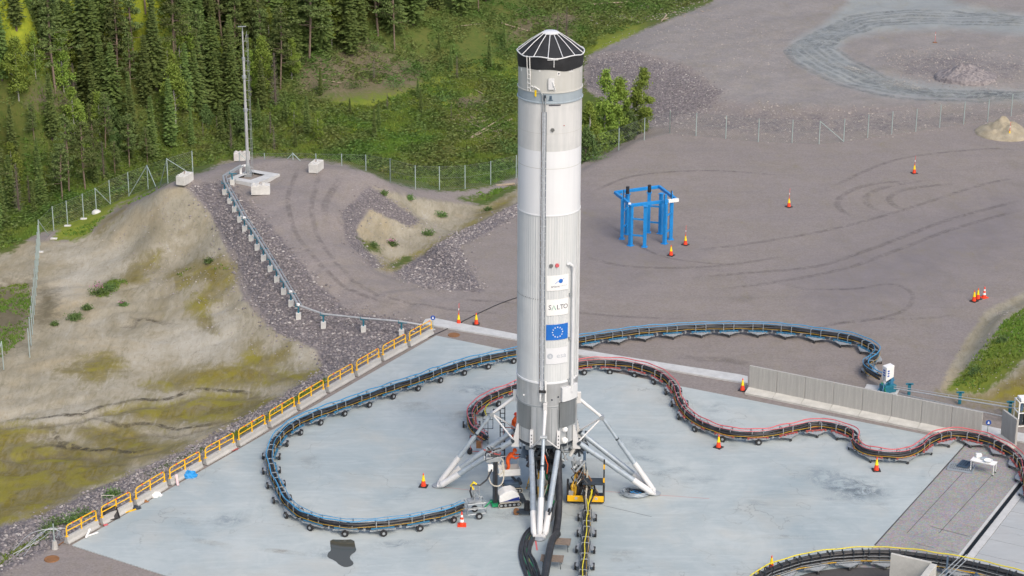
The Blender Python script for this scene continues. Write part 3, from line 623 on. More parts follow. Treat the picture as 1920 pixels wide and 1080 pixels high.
# smooth slabs to the right, each its own piece
slabset = structure(MB().prism(pxpoly([(1925, 893), (2100, 920), (2100, 1300), (1700, 1200), (1780, 1100)]), -0.35, -0.07).obj('slab_bed', M['asphalt']))
sl_j = [(1912, 920), (1880, 956), (1850, 991), (1818, 1027), (1786, 1064), (1755, 1102)]
org = A_ + nn_ * 0.86; x2 = nn_ * 3.05
kk = 0
for i in range(-1, 9):
    a0 = org + dd_ * (i * 2.05 + 0.9); a1 = a0 + dd_ * 2.02
    for j in range(2):
        q = [a0 + x2 * j + nn_ * 0.02, a0 + x2 * (j + 1), a1 + x2 * (j + 1), a1 + x2 * j + nn_ * 0.02]
        if j == 1 and i > 1: continue
        o = MB().prism([(p.x, p.y) for p in q], -0.068, 0.0).obj('slab', M['slab'], slabset)
# kerb
structure(MB().prism(pxpoly([(797, 600), (812, 597), (970, 628), (1085, 656), (1240, 681), (1385, 703), (1402, 707), (1402, 720), (1240, 692), (1085, 666), (970, 638), (792, 608)]), -0.2, 0.07).obj('kerb', M['kerbc'], bevel=0.02))
structure(MB().prism(pxpoly([(1837, 797), (1870, 804), (1990, 828), (1990, 845), (1837, 812)]), -0.2, 0.06).obj('kerb', M['kerbc'], bevel=0.02))
# puddle and wet stain
def blob(px, z, name, m):
    pts = pxpoly(px, z); mb = MB(); mb.add([(a, b, z) for a, b in pts], [tuple(range(len(pts)))]); return mb.obj(name, m)
def smoothpoly(pts, it=2):
    for _ in range(it):
        q = []; n = len(pts)
        for i in range(n):
            a, b = pts[i], pts[(i + 1) % n]; q += [(a[0] * .75 + b[0] * .25, a[1] * .75 + b[1] * .25), (a[0] * .25 + b[0] * .75, a[1] * .25 + b[1] * .75)]
        pts = q
    return pts
structure(blob(smoothpoly([(619, 1011), (640, 1012), (664, 1011), (666, 1024), (669, 1033), (657, 1041), (656, 1048), (664, 1055), (660, 1061), (648, 1064), (637, 1060), (628, 1051), (613, 1045), (615, 1036), (621, 1032), (619, 1022)], 1), 0.005, 'puddle', M['water']))
structure(blob(smoothpoly([(1470, 1090), (1520, 1072), (1600, 1062), (1690, 1068), (1760, 1090), (1600, 1120)]), 0.004, 'dark_gravel_patch', M['asphalt']))
# faint markings on the slab
for a, b in (((818, 912), (900, 921)), ((1130, 921), (1330, 935)), ((1004, 1012), (1007, 1032))):
    q = joint(a, b, 0.025 if b != (1007, 1032) else 0.09, 0.006); structure(q.obj('red_ground_line', M['redhose']))
q = joint((1132, 948), (1222, 969), 0.03, 0.006); structure(q.obj('slab_joint', M['asphalt']))
q = joint((640, 985), (960, 950), 0.012, 0.006)
# manholes
for (a, b), lb in (((97, 1048), 'rusty round manhole cover beside the concrete footed post at lower left'), ((851, 628), 'rusty round manhole cover on the gravel between the kerb and the pad')):
    p = at(a, b, -0.03); o = MB().lathe([(0.42, -0.1), (0.42, 0.01), (0.40, 0.03), (0.30, 0.03), (0.28, 0.02), (0.0, 0.02)], 24, cap=False).obj('manhole_cover', M['rust']); tag(o, lb, 'manhole', loc=p)

# tyre marks pressed into the loose gravel, road ruts
def softmat(name, col, amt):
    s = NT(name); at2 = s.n('ShaderNodeAttribute', attribute_name='soft'); gi = s.n('ShaderNodeNewGeometry'); n_ = s.noise(1.1, 6, 0.75, gi.outputs['Position'], 1.0); n2_ = s.noise(0.25, 3, 0.6, gi.outputs['Position'])
    tr_ = s.n('ShaderNodeBsdfTransparent'); mx_ = s.n('ShaderNodeMixShader'); s.b.inputs['Base Color'].default_value = (*col, 1); s.b.inputs['Roughness'].default_value = 0.9
    f_ = s.math('MULTIPLY', s.math('MULTIPLY', at2.outputs['Fac'], s.ramp(n_, 0.38, 0.62)), s.ramp(n2_, 0.35, 0.6, 0.25, amt)); s.l(f_, mx_.inputs[0]); s.l(tr_.outputs[0], mx_.inputs[1]); s.l(s.b.outputs[0], mx_.inputs[2]); s.l(mx_.outputs[0], s.out.inputs[0]); return s.m
M['rut'] = softmat('damp_gravel_rut', (0.14, 0.122, 0.114), 0.34); M['rutroad'] = softmat('road_rut', (0.17, 0.19, 0.195), 0.6); M['soil'] = softmat('dark_soil_crack', (0.085, 0.07, 0.045), 1.0); M['padsmear'] = softmat('concrete_smear', (0.27, 0.33, 0.37), 0.7); M['padwarm'] = softmat('concrete_dirt_smear', (0.36, 0.32, 0.26), 0.6); M['roadpale'] = softmat('dry_pale_gravel', (0.46, 0.44, 0.39), 0.8)
def track(name, px, wd, m, zo=0.015, on_ground=True):
    pts = [G(*p) if on_ground else at(p[0], p[1], 0.0) for p in px]; P_ = catmull(pts, 0.6); V = []; A4 = []; n = len(P_)
    for i, p in enumerate(P_):
        d = P_[min(i + 1, n - 1)] - P_[max(i - 1, 0)]; nn = Vector((-d.y, d.x, 0)).normalized(); e = min(1, i / 4, (n - 1 - i) / 4)
        for o_, a_ in ((-1, 0), (-0.45, e), (0.45, e), (1, 0)):
            q = p + nn * (o_ * wd / 2); V.append((q.x, q.y, (hz(q.x, q.y) if on_ground else 0.0) + zo)); A4.append(a_)
    F4 = [(i * 4 + j, i * 4 + j + 1, i * 4 + j + 5, i * 4 + j + 4) for i in range(n - 1) for j in range(3)]
    me_ = bpy.data.meshes.new(name); me_.from_pydata(V, [], F4); me_.materials.append(m); a5 = me_.attributes.new('soft', 'FLOAT', 'POINT'); a5.data.foreach_set('value', A4); o = bpy.data.objects.new(name, me_); C.objects.link(o); return structure(o)
def catmull(pts, step):
    P = [Vector(p) for p in pts]; P = [P[0] * 2 - P[1]] + P + [P[-1] * 2 - P[-2]]; out = []
    for i in range(1, len(P) - 2):
        for k in range(16):
            t_ = k / 16; a, b, c, d = P[i - 1:i + 3]
            out.append(0.5 * ((2 * b) + (c - a) * t_ + (2 * a - 5 * b + 4 * c - d) * t_ * t_ + (3 * b - a - 3 * c + d) * t_ ** 3))
    out.append(P[-2]); res = [out[0]]; acc = 0; nxt = step
    for a, b in zip(out, out[1:]):
        L2 = (b - a).length
        while acc + L2 >= nxt and L2 > 0: res.append(a.lerp(b, (nxt - acc) / L2)); nxt += step
        acc += L2
    return res
for px, wd in (([(1720, 338), (1640, 345), (1590, 360), (1570, 380), (1585, 400), (1625, 412)], .5), ([(1745, 337), (1665, 350), (1625, 368), (1632, 388), (1672, 402)], .5), ([(1800, 343), (1705, 354), (1668, 370), (1680, 388), (1715, 400)], .5), ([(1290, 522), (1400, 512), (1530, 500), (1620, 472), (1700, 442), (1780, 412), (1920, 374)], .45), ([(1330, 545), (1450, 530), (1580, 505), (1680, 470), (1780, 432), (1920, 392)], .45),
               ([(1500, 543), (1600, 542), (1665, 533), (1700, 542), (1712, 560), (1690, 585), (1620, 602), (1540, 606)], .35), ([(1455, 530), (1485, 536), (1522, 546)], .5), ([(1365, 566), (1395, 560), (1430, 553)], 1.0), ([(1500, 620), (1620, 600), (1720, 598), (1800, 590)], .35), ([(1110, 360), (1190, 330), (1330, 320), (1480, 330)], .35), ([(1300, 470), (1420, 455), (1560, 430), (1690, 395), (1830, 350), (1920, 330)], .4),
               ([(1090, 480), (1180, 500), (1330, 500), (1480, 480)], .4), ([(1430, 690), (1360, 675), (1300, 672), (1250, 660)], .8), ([(560, 312), (540, 380), (570, 460), (650, 540), (760, 580)], .35), ([(600, 318), (585, 400), (620, 480), (700, 550), (830, 578), (960, 590)], .35), ([(640, 330), (610, 380), (615, 430)], .5), ([(1140, 420), (1240, 480), (1400, 500)], .3), ([(840, 560), (980, 570), (1120, 590), (1300, 600)], .35), ([(1560, 350), (1680, 300), (1840, 280), (1920, 282)], .4)):
    track('tyre_mark', px, wd * 1.5, M['rut'])
for k in range(6):
    o_ = k * 7.5; ox = k * 17
    track('road_rut', [(1935, 184 - o_ * .3), (1760, 182 - o_ * .35), (1645 + ox * .3, 168 - o_ * .5), (1560 + ox * .55, 142 - o_ * .65), (1505 + ox * .75, 112 - o_ * .5), (1486 + ox * .85, 92 - o_ * .1), (1505 + ox * .8, 76 + o_ * .05), (1560 + ox * .6, 50 + o_ * .3), (1620 + ox * .6, 28 + o_ * .5), (1740 + ox * .5, 20 + o_ * .7), (1935, 32 + o_ * .5)], .75 if k % 2 else 1.1, M['rutroad'], 0.03 + 0.004 * k)
track('road_rut', [(1486, 88), (1476, 98), (1500, 122), (1560, 153), (1650, 178), (1760, 188), (1930, 187)], 1.0, M['rutroad'], 0.06)
track('dry_road_patch', [(1640, 148), (1700, 160), (1780, 167)], 2.4, M['roadpale'], 0.07); track('dry_road_patch', [(1560, 118), (1640, 145)], 1.6, M['roadpale'], 0.075)
rgs = random.Random(41)
for k in range(46):
    x0, y0 = rgs.uniform(300, 1700), rgs.uniform(700, 1060)
    q0 = at(x0, y0)
    if not inside(np.array([[q0.x, q0.y]]), pad)[0]: continue
    a_ = rgs.uniform(-.5, .5); L_ = rgs.uniform(30, 130); px = [(x0 + L_ * t_ * math.cos(a_), y0 + (L_ * t_ * math.sin(a_) + 12 * t_ * t_) * .4) for t_ in (0, .33, .66, 1)]
    if all(inside(np.array([tuple(at(*p))[:2]]), pad)[0] for p in px): track('pad_smear', px, rgs.uniform(.5, 2.6), M['padsmear' if k % 3 else 'padwarm'], 0.0016 + k * 0.00005, False)
for l_ in CRACKS: track('erosion_crack', l_, 0.55, M['soil'], 0.02)
for px in ([(1500, 880), (1580, 905), (1640, 935), (1690, 940)], [(1540, 930), (1600, 920), (1680, 900)]): track('pad_smear', px, 3.2, M['padsmear'], 0.0042, False)

# ---------------------------------------------------------------- rocket
ZR = {k: axis_z(v) for k, v in dict(bot=812, ring=741, joint=697, rib1=388, cream=268, band0=178, band1=160, cap0=116, cap1=97).items()}
rocket = thing('rocket', 'tall white single stage rocket with black cone cover standing on four folded out legs', 'rocket')
RR = 1.77
def shell(name, r, z0, z1, m, n=96, extra=None):
    return MB().lathe(extra or [(r, z0), (r, z1)], n, cap=True).obj(name, m, rocket, smooth=True)
shell('lower_skirt', RR, ZR['bot'], ZR['ring'] - 0.03, M['rmetal'])
shell('joint_ring', RR + 0.03, ZR['ring'] - 0.03, ZR['ring'] + 0.03, M['galv'])
shell('upper_skirt', RR, ZR['ring'] + 0.03, ZR['joint'] - 0.05, M['rmetal'])
shell('joint_ring', RR + 0.035, ZR['joint'] - 0.05, ZR['joint'] + 0.05, M['rwhite'])
# ribbed tank section
m = MB(); n = 360; prof = []; z0, z1 = ZR['joint'] + 0.05, ZR['rib1']
vs_ = []
for z, amp in ((z0, 0.0), (z0 + 1.6, 0.004), (z0 + 3.5, 0.012), (z1 - 0.15, 0.014), (z1, 0.0)):
    for i in range(n):
        th = 2 * math.pi * i / n; rr = RR - 0.012 + amp * (1 if i % 5 in (0, 1) else -0.6); vs_.append((rr * math.cos(th), rr * math.sin(th), z))
m.add(vs_, [(k * n + i, k * n + (i + 1) % n, (k + 1) * n + (i + 1) % n, (k + 1) * n + i) for k in range(4) for i in range(n)])
m.obj('ribbed_tank', M['rrib'], rocket, smooth=True)
shell('joint_ring', RR + 0.02, ZR['rib1'], ZR['rib1'] + 0.06, M['rwhite'])
shell('white_tank', RR, ZR['rib1'] + 0.06, ZR['cream'], M['rwhite'])
shell('upper_tank', RR, ZR['cream'] + 0.002, ZR['band0'] - 0.04, M['rcream'], extra=[(RR + 0.004, ZR['cream']), (RR + 0.004, ZR['band0'] - 0.04)])
shell('flange', RR + 0.06, 0, 0, M['rgrey'], extra=[(RR + 0.02, ZR['band0'] - 0.05), (RR + 0.06, ZR['band0'] - 0.03), (RR + 0.06, ZR['band0'] + 0.03), (RR + 0.01, ZR['band0'] + 0.05)])
shell('grey_band', RR + 0.012, ZR['band0'] + 0.05, ZR['band1'], M['rgrey'])
shell('flange', RR + 0.05, ZR['band1'], ZR['band1'] + 0.05, M['rbeige'])
shell('interstage', RR + 0.004, ZR['band1'] + 0.05, ZR['cap0'] + 0.02, M['rbeige'])
# thin weld line seams
for py in (235, 300):
    shell('weld_seam', RR + 0.008, axis_z(py) - 0.012, axis_z(py) + 0.012, M['rbeige'])
# cover with a soft wavy rim
m = MB(); n = 96; rings = []
apex = ZR['cap1'] + 1.15
for z, r, a in ((ZR['cap0'] - 0.06, RR + 0.03, 0.05), (ZR['cap0'] + 0.25, RR + 0.05, 0.02), (ZR['cap1'] + 0.06, RR + 0.07, 0.01), (ZR['cap1'] + 0.2, RR - 0.12, 0.006), (ZR['cap1'] + 0.62, RR * 0.62, 0.0), (apex - 0.12, 0.45, 0), (apex, 0.35, 0), (apex + 0.02, 0.0, 0)):
    for i in range(n):
        th = 2 * math.pi * i / n; dz_ = a * math.sin(3 * th + 1) + a * 0.6 * math.sin(7 * th) ; r2 = r * (1 - 0.012 * (0.5 + 0.5 * math.cos(14 * th)) if z > ZR['cap1'] + 0.3 else 1)
        rings.append((r2 * math.cos(th), r2 * math.sin(th), z + dz_))
m.add(rings, [(k * n + i, k * n + (i + 1) % n, (k + 1) * n + (i + 1) % n, (k + 1) * n + i) for k in range(7) for i in range(n)])
cover_o = m.obj('fabric_cover', M['black'], rocket, smooth=True)
m = MB().lathe([(0.46, 0), (0.46, 0.05), (0.36, 0.12), (0.0, 0.14)], 24, (0, 0, apex - 0.1), False); m.obj('cover_cap', M['white'], cover_o, smooth=True)
for k in range(14):
    th = 2 * math.pi * (k + 0.3) / 14; d = Vector((math.cos(th), math.sin(th), 0))
    MB().path([d * 0.42 + Vector((0, 0, apex - 0.04)), d * (RR * 0.62 + 0.02) + Vector((0, 0, ZR['cap1'] + 0.66)), d * (RR - 0.08) + Vector((0, 0, ZR['cap1'] + 0.22)), d * (RR + 0.09) + Vector((0, 0, ZR['cap1'] + 0.10))], 0.024, 4).obj('strap', M['white'], cover_o)
pts = [Vector(((RR + 0.09) * math.cos(t_ * math.pi / 24), (RR + 0.09) * math.sin(t_ * math.pi / 24), ZR['cap1'] + 0.09 + 0.05 * math.sin(t_ * .8))) for t_ in range(49)]
MB().path(pts, 0.035, 5).obj('rim_rope', M['white'], cover_o)
def on(phi, z, r=RR): return Vector((r * math.sin(phi), -r * math.cos(phi), z))   # phi measured from the side facing the camera
MB().bar(on(R(5), ZR['cap1'] - 0.02, RR + 0.1), on(R(5), ZR['cap1'] - 0.42, RR + 0.08), 0.04, 0.03).bar(on(R(-6), ZR['cap1'], RR + 0.11), on(R(12), ZR['cap1'], RR + 0.11), 0.03, 0.04).obj('strap', M['white'], cover_o)
# cover lashings on the left
m = MB()
for a in (-44, -38):
    m.path([on(R(a), ZR['cap1'] + 0.1, RR + 0.12), on(R(a), ZR['cap0'] - 0.4, RR + 0.05), on(R(a + 1), ZR['cap0'] - 1.3, RR + 0.05), on(R(a + 9), ZR['band1'] + 0.35, RR + 0.06), on(R(-19), ZR['band1'] + 0.2, RR + 0.06)], 0.028, 5)
for i in range(5): m.tube(on(R(-44), ZR['cap0'] - 0.1 - i * 0.25, RR + 0.07), on(R(-38), ZR['cap0'] - 0.1 - i * 0.25, RR + 0.07), 0.018, n=4)
m.obj('access_ladder', M['cwhite'], rocket)
# patches
def patch(phi0, phi1, z0, z1, r, name, m, parent, seg=10, th=0.012):
    mb = MB(); vs_ = []
    for rr in (r, r + th):
        for z in (z0, z1):
            for i in range(seg + 1): vs_.append(on(phi0 + (phi1 - phi0) * i / seg, z, rr))
    s1 = seg + 1; fs = []
    for i in range(seg):
        fs.append((2 * s1 + i, 2 * s1 + i + 1, 3 * s1 + i + 1, 3 * s1 + i)); fs.append((i + s1, i + s1 + 1, i + 1, i))
        fs.append((s1 + i, 3 * s1 + i, 3 * s1 + i + 1, s1 + i + 1)); fs.append((i, i + 1, 2 * s1 + i + 1, 2 * s1 + i))
    fs += [(0, 2 * s1, 3 * s1, s1), (seg, s1 + seg, 3 * s1 + seg, 2 * s1 + seg)]
    mb.add(vs_, fs); return mb.obj(name, m, parent)
zi = ZR['band1']
for ph, z, wd, h, mm in ((14, 1.0, 5, 0.22, 'poster'), (-8, 1.35, 3, 0.2, 'cwhite'), (-20, 1.2, 3, 0.15, 'cwhite'), (5, 1.3, 4, 0.1, 'cwhite'), (38, 1.1, 10, 0.22, 'rcream'), (68, 0.9, 4, 0.4, 'rcream'), (-64, 1.0, 3, 0.2, 'cwhite')):
    patch(R(ph - wd / 2), R(ph + wd / 2), zi + z, zi + z + h, RR + 0.006, 'sticker', M[mm], rocket, 3)
patch(R(13), R(15), zi + 1.06, zi + 1.16, RR + 0.02, 'marking', M['steel_dark'], rocket, 2)
for ph in (36, 41): patch(R(ph), R(ph + 1.2), zi + 1.2, zi + 1.26, RR + 0.02, 'port', M['ink'], rocket, 1)
patch(R(-4), R(6), zi + 0.25, zi + 0.85, RR + 0.03, 'equipment_box', M['white'], rocket, 4, 0.1)
MB().path([on(R(3), zi + 0.7, RR + 0.14), on(R(5), zi + 0.5, RR + 0.2), on(R(8), zi + 0.2, RR + 0.1)], 0.03, 6).obj('hose_end', M['cwhite'], rocket)
patch(R(-28), R(-25), ZR['band0'] + 0.35, ZR['band1'] + 0.15, RR + 0.06, 'yellow_tag', M['cyellow'], rocket, 2, 0.03)
patch(R(-12), R(-8), ZR['band0'] + 0.15, ZR['band0'] + 0.45, RR + 0.02, 'grille', M['steel_dark'], rocket, 2, 0.05)
patch(R(-4), R(4), ZR['band0'] + 0.15, ZR['band0'] + 0.2, RR + 0.02, 'marking', M['slate'], rocket, 3)
patch(R(-2), R(2), ZR['band0'] + 0.22, ZR['band0'] + 0.42, RR + 0.02, 'marking', M['slate'], rocket, 3)
patch(R(-3), R(18), ZR['band0'] - 0.14, ZR['band0'] - 0.09, RR + 0.02, 'slot', M['ink'], rocket, 6)
# round ports
for ph, py in ((4, 216), (4, 468), (15, 468)):
    c = on(R(ph), axis_z(py) - 0.35, RR); d = Vector((c.x, c.y, 0)).normalized()
    MB().tube(c, c + d * 0.07, 0.12, 0.10, 16).obj('round_port', M['rpanel'] if ph == 4 else M['redhose'], rocket)
patch(R(24), R(26), axis_z(210) - .35, axis_z(210) - .3, RR + 0.01, 'red_tag', M['red'], rocket, 1)
# cable duct with its cables
duct = MB(); z0, z1 = ZR['joint'] - 0.6, ZR['band0'] - 0.5
c0_ = R(-11.0)
for a, r_ in ((-13.2, 0.035), (-10.6, 0.06), (-8.6, 0.03)):
    k = 40; duct.path([on(R(a), z0 + (z1 - z0) * i / k + (0), RR + 0.10 + 0.008 * math.sin(i * 1.7 + a)) for i in range(k + 1)], r_, 6)
ductobj = duct.obj('cable_run', M['duct'], rocket, smooth=True)
z = z0; clm = MB().box((0, 0, 0), (0.26, 0.12, 0.035), c0_).mesh('clamp', M['duct'])
while z < axis_z(272):
    o = bpy.data.objects.new('clamp', clm); C.objects.link(o); o.parent = rocket; o.location = on(c0_, z, RR + 0.06); z += 0.42
m = MB(); k = 30; m.path([on(R(-7.2), z0 + (z1 - z0) * i / k, RR + 0.05 + 0.01 * math.sin(i)) for i in range(k + 1)], 0.022, 5); m.obj('dark_cable', M['slate'], rocket)
m = MB(); k = 20; m.path([on(R(-15.0), z0 + (z1 - z0) * i / k, RR + 0.03) for i in range(k + 1)], 0.018, 5); m.obj('brown_cable', M['rust'], rocket)
m = MB(); m.path([on(R(-13), z1, RR + 0.1), on(R(-13), z1 + 0.5, RR + 0.1), on(R(-14), z1 + 1.0, RR + 0.12), on(R(-18), ZR['band1'] + 0.15, RR + 0.12), on(R(-24), ZR['band1'] + 0.22, RR + 0.1)], 0.03, 6).path([on(R(-9), z1, RR + 0.1), on(R(-9), z1 + 0.6, RR + 0.1), on(R(-9), ZR['band0'] + 0.3, RR + 0.1)], 0.03, 6).obj('cable_run', M['galv'], rocket)
# feed pipe on the right
zt = axis_z(472) - 0.3
m = MB(); m.path([on(R(36), zt + 0.05, RR + 0.02), on(R(39), zt + 0.08, RR + 0.13), on(R(43), zt - 0.02, RR + 0.16), on(R(45.5), zt - 0.25, RR + 0.17), on(R(46), zt - 0.6, RR + 0.16), on(R(46), ZR['joint'] - 0.7, RR + 0.16)], 0.085, 10)
m.obj('feed_pipe', M['white'], rocket, smooth=True)
for py in (530, 612, 690):
    m = MB().box(on(R(42), axis_z(py) - 0.2, RR + 0.06), (0.12, 0.12, 0.16), R(42)); m.obj('pipe_bracket', M['galv'], rocket)
for a in (62, 70, 77):
    m = MB(); m.path([on(R(a), axis_z(390), RR + 0.03), on(R(a), ZR['joint'], RR + 0.03)], 0.025, 5); m.obj('stringer', M['white'], rocket)
# dotted line and thin strap round the left of the tank
for i in range(14):
    a = -80 + i * 4.6; patch(R(a), R(a + 1.0), axis_z(543) - 0.02 - 0.1 * 0, axis_z(543) + 0.04, RR + 0.012, 'rivet', M['steel_dark'] if i in (5, 7, 9, 11) else M['rpanel'], rocket, 1)
# stickers: the four posters
def text_on(txt, phi_c, zc, size, r, m, parent, name='lettering', sx=1.0):
    cu = bpy.data.curves.new('t', 'FONT'); cu.body = txt; cu.size = size; cu.align_x = 'CENTER'; cu.align_y = 'CENTER'; cu.resolution_u = 2
    to = bpy.data.objects.new('t', cu); C.objects.link(to); dg = bpy.context.evaluated_depsgraph_get(); dg.update()
    me_ = bpy.data.meshes.new_from_object(to.evaluated_get(dg)); bpy.data.objects.remove(to)
    for v_ in me_.vertices: 
        x_, y_ = v_.co.x * sx, v_.co.y; v_.co = on(phi_c + x_ / r, zc + y_, r)
    me_.materials.clear(); me_.materials.append(m); o = bpy.data.objects.new(name, me_); C.objects.link(o); o.parent = parent; return o
PH0, PH1 = R(-4), R(38.5); PC = (PH0 + PH1) / 2
def zrow(py):   # height on the camera-facing skin at picture row py
    lo, hi = 0, 40
    for _ in range(40):
        m_ = (lo + hi) / 2
        if proj(on(PC, m_))[1] > py: lo = m_
        else: hi = m_
    return lo
for nm, y0, y1, mm in (('company_sticker', 516, 544.5, 'poster'), ('project_sticker', 561, 591, 'poster'), ('flag_sticker', 608, 637, 'posterblue'), ('agency_sticker', 652, 682, 'stickerfade')):
    za, zb = zrow(y1), zrow(y0); st = patch(PH0, PH1, za, zb, RR + 0.018, nm, M[mm], rocket, 14, 0.008); zc = (za + zb) / 2; rr = RR + 0.03
    if nm == 'company_sticker':
        m = MB(); m.add([on(PC + R(5) + 0.13 / rr * math.cos(i * math.pi / 10), zc + 0.1 + 0.13 * math.sin(i * math.pi / 10), rr) for i in range(20)], [tuple(range(20))]); m.obj('emblem', M['posterblue'], st)
        m = MB(); m.path([on(PC + R(x_), zc + z_, rr + 0.004) for x_, z_ in ((-6, -0.04), (-2, 0.06), (4, 0.14), (9, 0.2), (12, 0.24))], 0.012, 4); m.obj('emblem', M['posterblue'], st)
        text_on('ariane', PC - R(5), zc - 0.2, 0.2, rr, M['ink'], st); text_on('GROUP', PC + R(11), zc - 0.19, 0.13, rr, M['inkgrey'], st)
    elif nm == 'project_sticker':
        for ch, dx_, mm2 in (('S', -14.8, 'ink'), ('L', 0.6, 'ink'), ('T', 7.6, 'ink'), ('O', 15.4, 'ink')): text_on(ch, PC + R(dx_), zc, 0.4, rr, M[mm2], st)
        m = MB(); m.path([on(PC + R(-11.2), zc - 0.14, rr), on(PC + R(-7.6), zc + 0.13, rr), on(PC + R(-4.0), zc - 0.14, rr)], 0.02, 4); m.obj('lettering', M['inkgreen'], st)
    elif nm == 'flag_sticker':
        for k in range(12):
            a = 2 * math.pi * k / 12; m = MB(); cc = (PC + 0.3 * math.cos(a) / rr, zc + 0.3 * math.sin(a))
            m.add([on(cc[0] + (0.055 if j % 2 == 0 else 0.022) / rr * math.sin(j * math.pi / 5), cc[1] + (0.055 if j % 2 == 0 else 0.022) * math.cos(j * math.pi / 5), rr) for j in range(10)], [tuple(range(9, -1, -1))]); m.obj('star', M['poster'], st)
    else:
        m = MB(); m.add([on(PH0 + 0.24 / rr + 0.17 / rr * math.cos(i * math.pi / 10), zc + 0.17 * math.sin(i * math.pi / 10), rr) for i in range(20)], [tuple(range(20))]); m.obj('emblem', M['inkgrey'], st)
        text_on('e', PH0 + 0.26 / rr, zc, 0.3, rr + 0.004, M['stickerfade'], st); text_on('esa', PC + R(8), zc, 0.42, rr, M['inkgrey'], st, sx=1.15)
# skirt fittings: dark panels, white domes, boxes
zb_ = ZR['bot']
patch(R(-74), R(-32), ZR['ring'] - 1.55, ZR['ring'] - 0.08, RR + 0.006, 'bare_panel', M['rpanel'], rocket, 12)
patch(R(22), R(60), ZR['ring'] - 1.3, ZR['ring'] + 0.25, RR + 0.01, 'fairing', M['rpanel'], rocket, 12, 0.12)
patch(R(26), R(64), ZR['ring'] + 0.3, ZR['ring'] + 1.15, RR + 0.01, 'foil_cover', M['white'], rocket, 10, 0.16)
for z, r_ in ((ZR['ring'] - 1.75, 0.17), (ZR['ring'] - 2.45, 0.19)):
    c = on(R(34), z + 0.25, RR); d = Vector((c.x, c.y, 0)).normalized(); m = MB()
    m.tube(c, c + d * 0.12, r_, r_ * 0.95, 20).tube(c + d * 0.12, c + d * 0.2, r_ * 0.95, r_ * 0.5, 20); m.obj('white_dome', M['cwhite'], rocket, smooth=True)
m = MB().bar(on(R(40), ZR['ring'] - 2.8, RR + 0.06), on(R(40), ZR['ring'] - 1.4, RR + 0.06), 0.08, 0.05).bar(on(R(28), ZR['ring'] - 2.8, RR + 0.06), on(R(28), ZR['ring'] - 2.5, RR + 0.06), 0.06, 0.05)
m.path([on(R(20), ZR['ring'] - 0.2, RR + 0.05), on(R(21), ZR['ring'] - 1.2, RR + 0.06), on(R(24), ZR['ring'] - 2.3, RR + 0.06)], 0.025, 5); m.obj('conduit', M['galv'], rocket)
for a in (-58, -20, 8, 55):
    patch(R(a - 0.6), R(a + 0.6), zb_ + 0.1, ZR['ring'] - 0.1, RR + 0.006, 'panel_seam', M['galv'], rocket, 1, 0.008)
for a, dz_ in ((-50, 0.5), (8, 0.45), (20, 0.6)):
    c = on(R(a), ZR['ring'] + dz_, RR); d = Vector((c.x, c.y, 0)).normalized(); MB().tube(c, c + d * 0.06, 0.05, 0.04, 10).obj('fitting', M['cwhite'] if a < 0 else M['steel_dark'], rocket)
for a in (-14, -5): patch(R(a), R(a + 3), ZR['joint'] - 1.1, ZR['joint'] + 0.15, RR + 0.06, 'clamp_arm', M['cwhite'], rocket, 2, 0.07)
MB().box(on(R(-9), ZR['joint'] - 0.45, RR + 0.16), (0.4, 0.12, 0.14), R(-9)).obj('black_clamp', M['rubber'], rocket)
m = MB().path([on(R(-10), ZR['joint'] - 0.5, RR + 0.1), on(R(-12), ZR['joint'] - 1.1, RR + 0.1), on(R(-9), ZR['joint'] - 1.6, RR + 0.12), on(R(-7), ZR['joint'] - 1.1, RR + 0.1)], 0.035, 6); m.obj('cable_loop', M['galv'], rocket)
# thrust ring, engine
MB().lathe([(RR - 0.1, zb_ - 0.25), (RR - 0.02, zb_ - 0.02)], 64).obj('base_ring', M['steel_dark'], rocket)
eng = MB().lathe([(0.35, zb_ - 0.3), (0.3, zb_ - 0.75), (0.36, zb_ - 1.1), (0.55, zb_ - 1.7), (0.68, zb_ - 2.2), (0.66, zb_ - 2.2), (0.5, zb_ - 1.7), (0.3, zb_ - 1.1)], 32, cap=False).obj('engine_nozzle', M['steel_dark'], rocket, smooth=True)
m = MB()
random.seed(3)
for k in range(26):
    a = random.uniform(0, 6.28); r0 = random.uniform(0.3, 1.4); p = Vector((r0 * math.cos(a), r0 * math.sin(a), zb_ - 0.25)); q = p + Vector((random.uniform(-.4, .4), random.uniform(-.4, .4), -random.uniform(.4, 1.3)))
    m.path([p, (p + q) / 2 + Vector((random.uniform(-.2, .2), random.uniform(-.2, .2), 0)), q], random.uniform(0.03, 0.08), 6)
m.obj('engine_plumbing', M['rmetal'], rocket, smooth=True)
for c9, d9, a9 in (((0.6, -1.0, zb_ - 0.5), (0.5, 0.35, 0.4), 0.4), ((-0.9, -0.8, zb_ - 0.5), (0.6, 0.4, 0.35), -0.5), ((1.1, -0.7, zb_ - 0.35), (0.6, 0.4, 0.5), 0.7)): MB().box(c9, d9, a9).obj('engine_box', M['galv'], rocket, bevel=0.03)
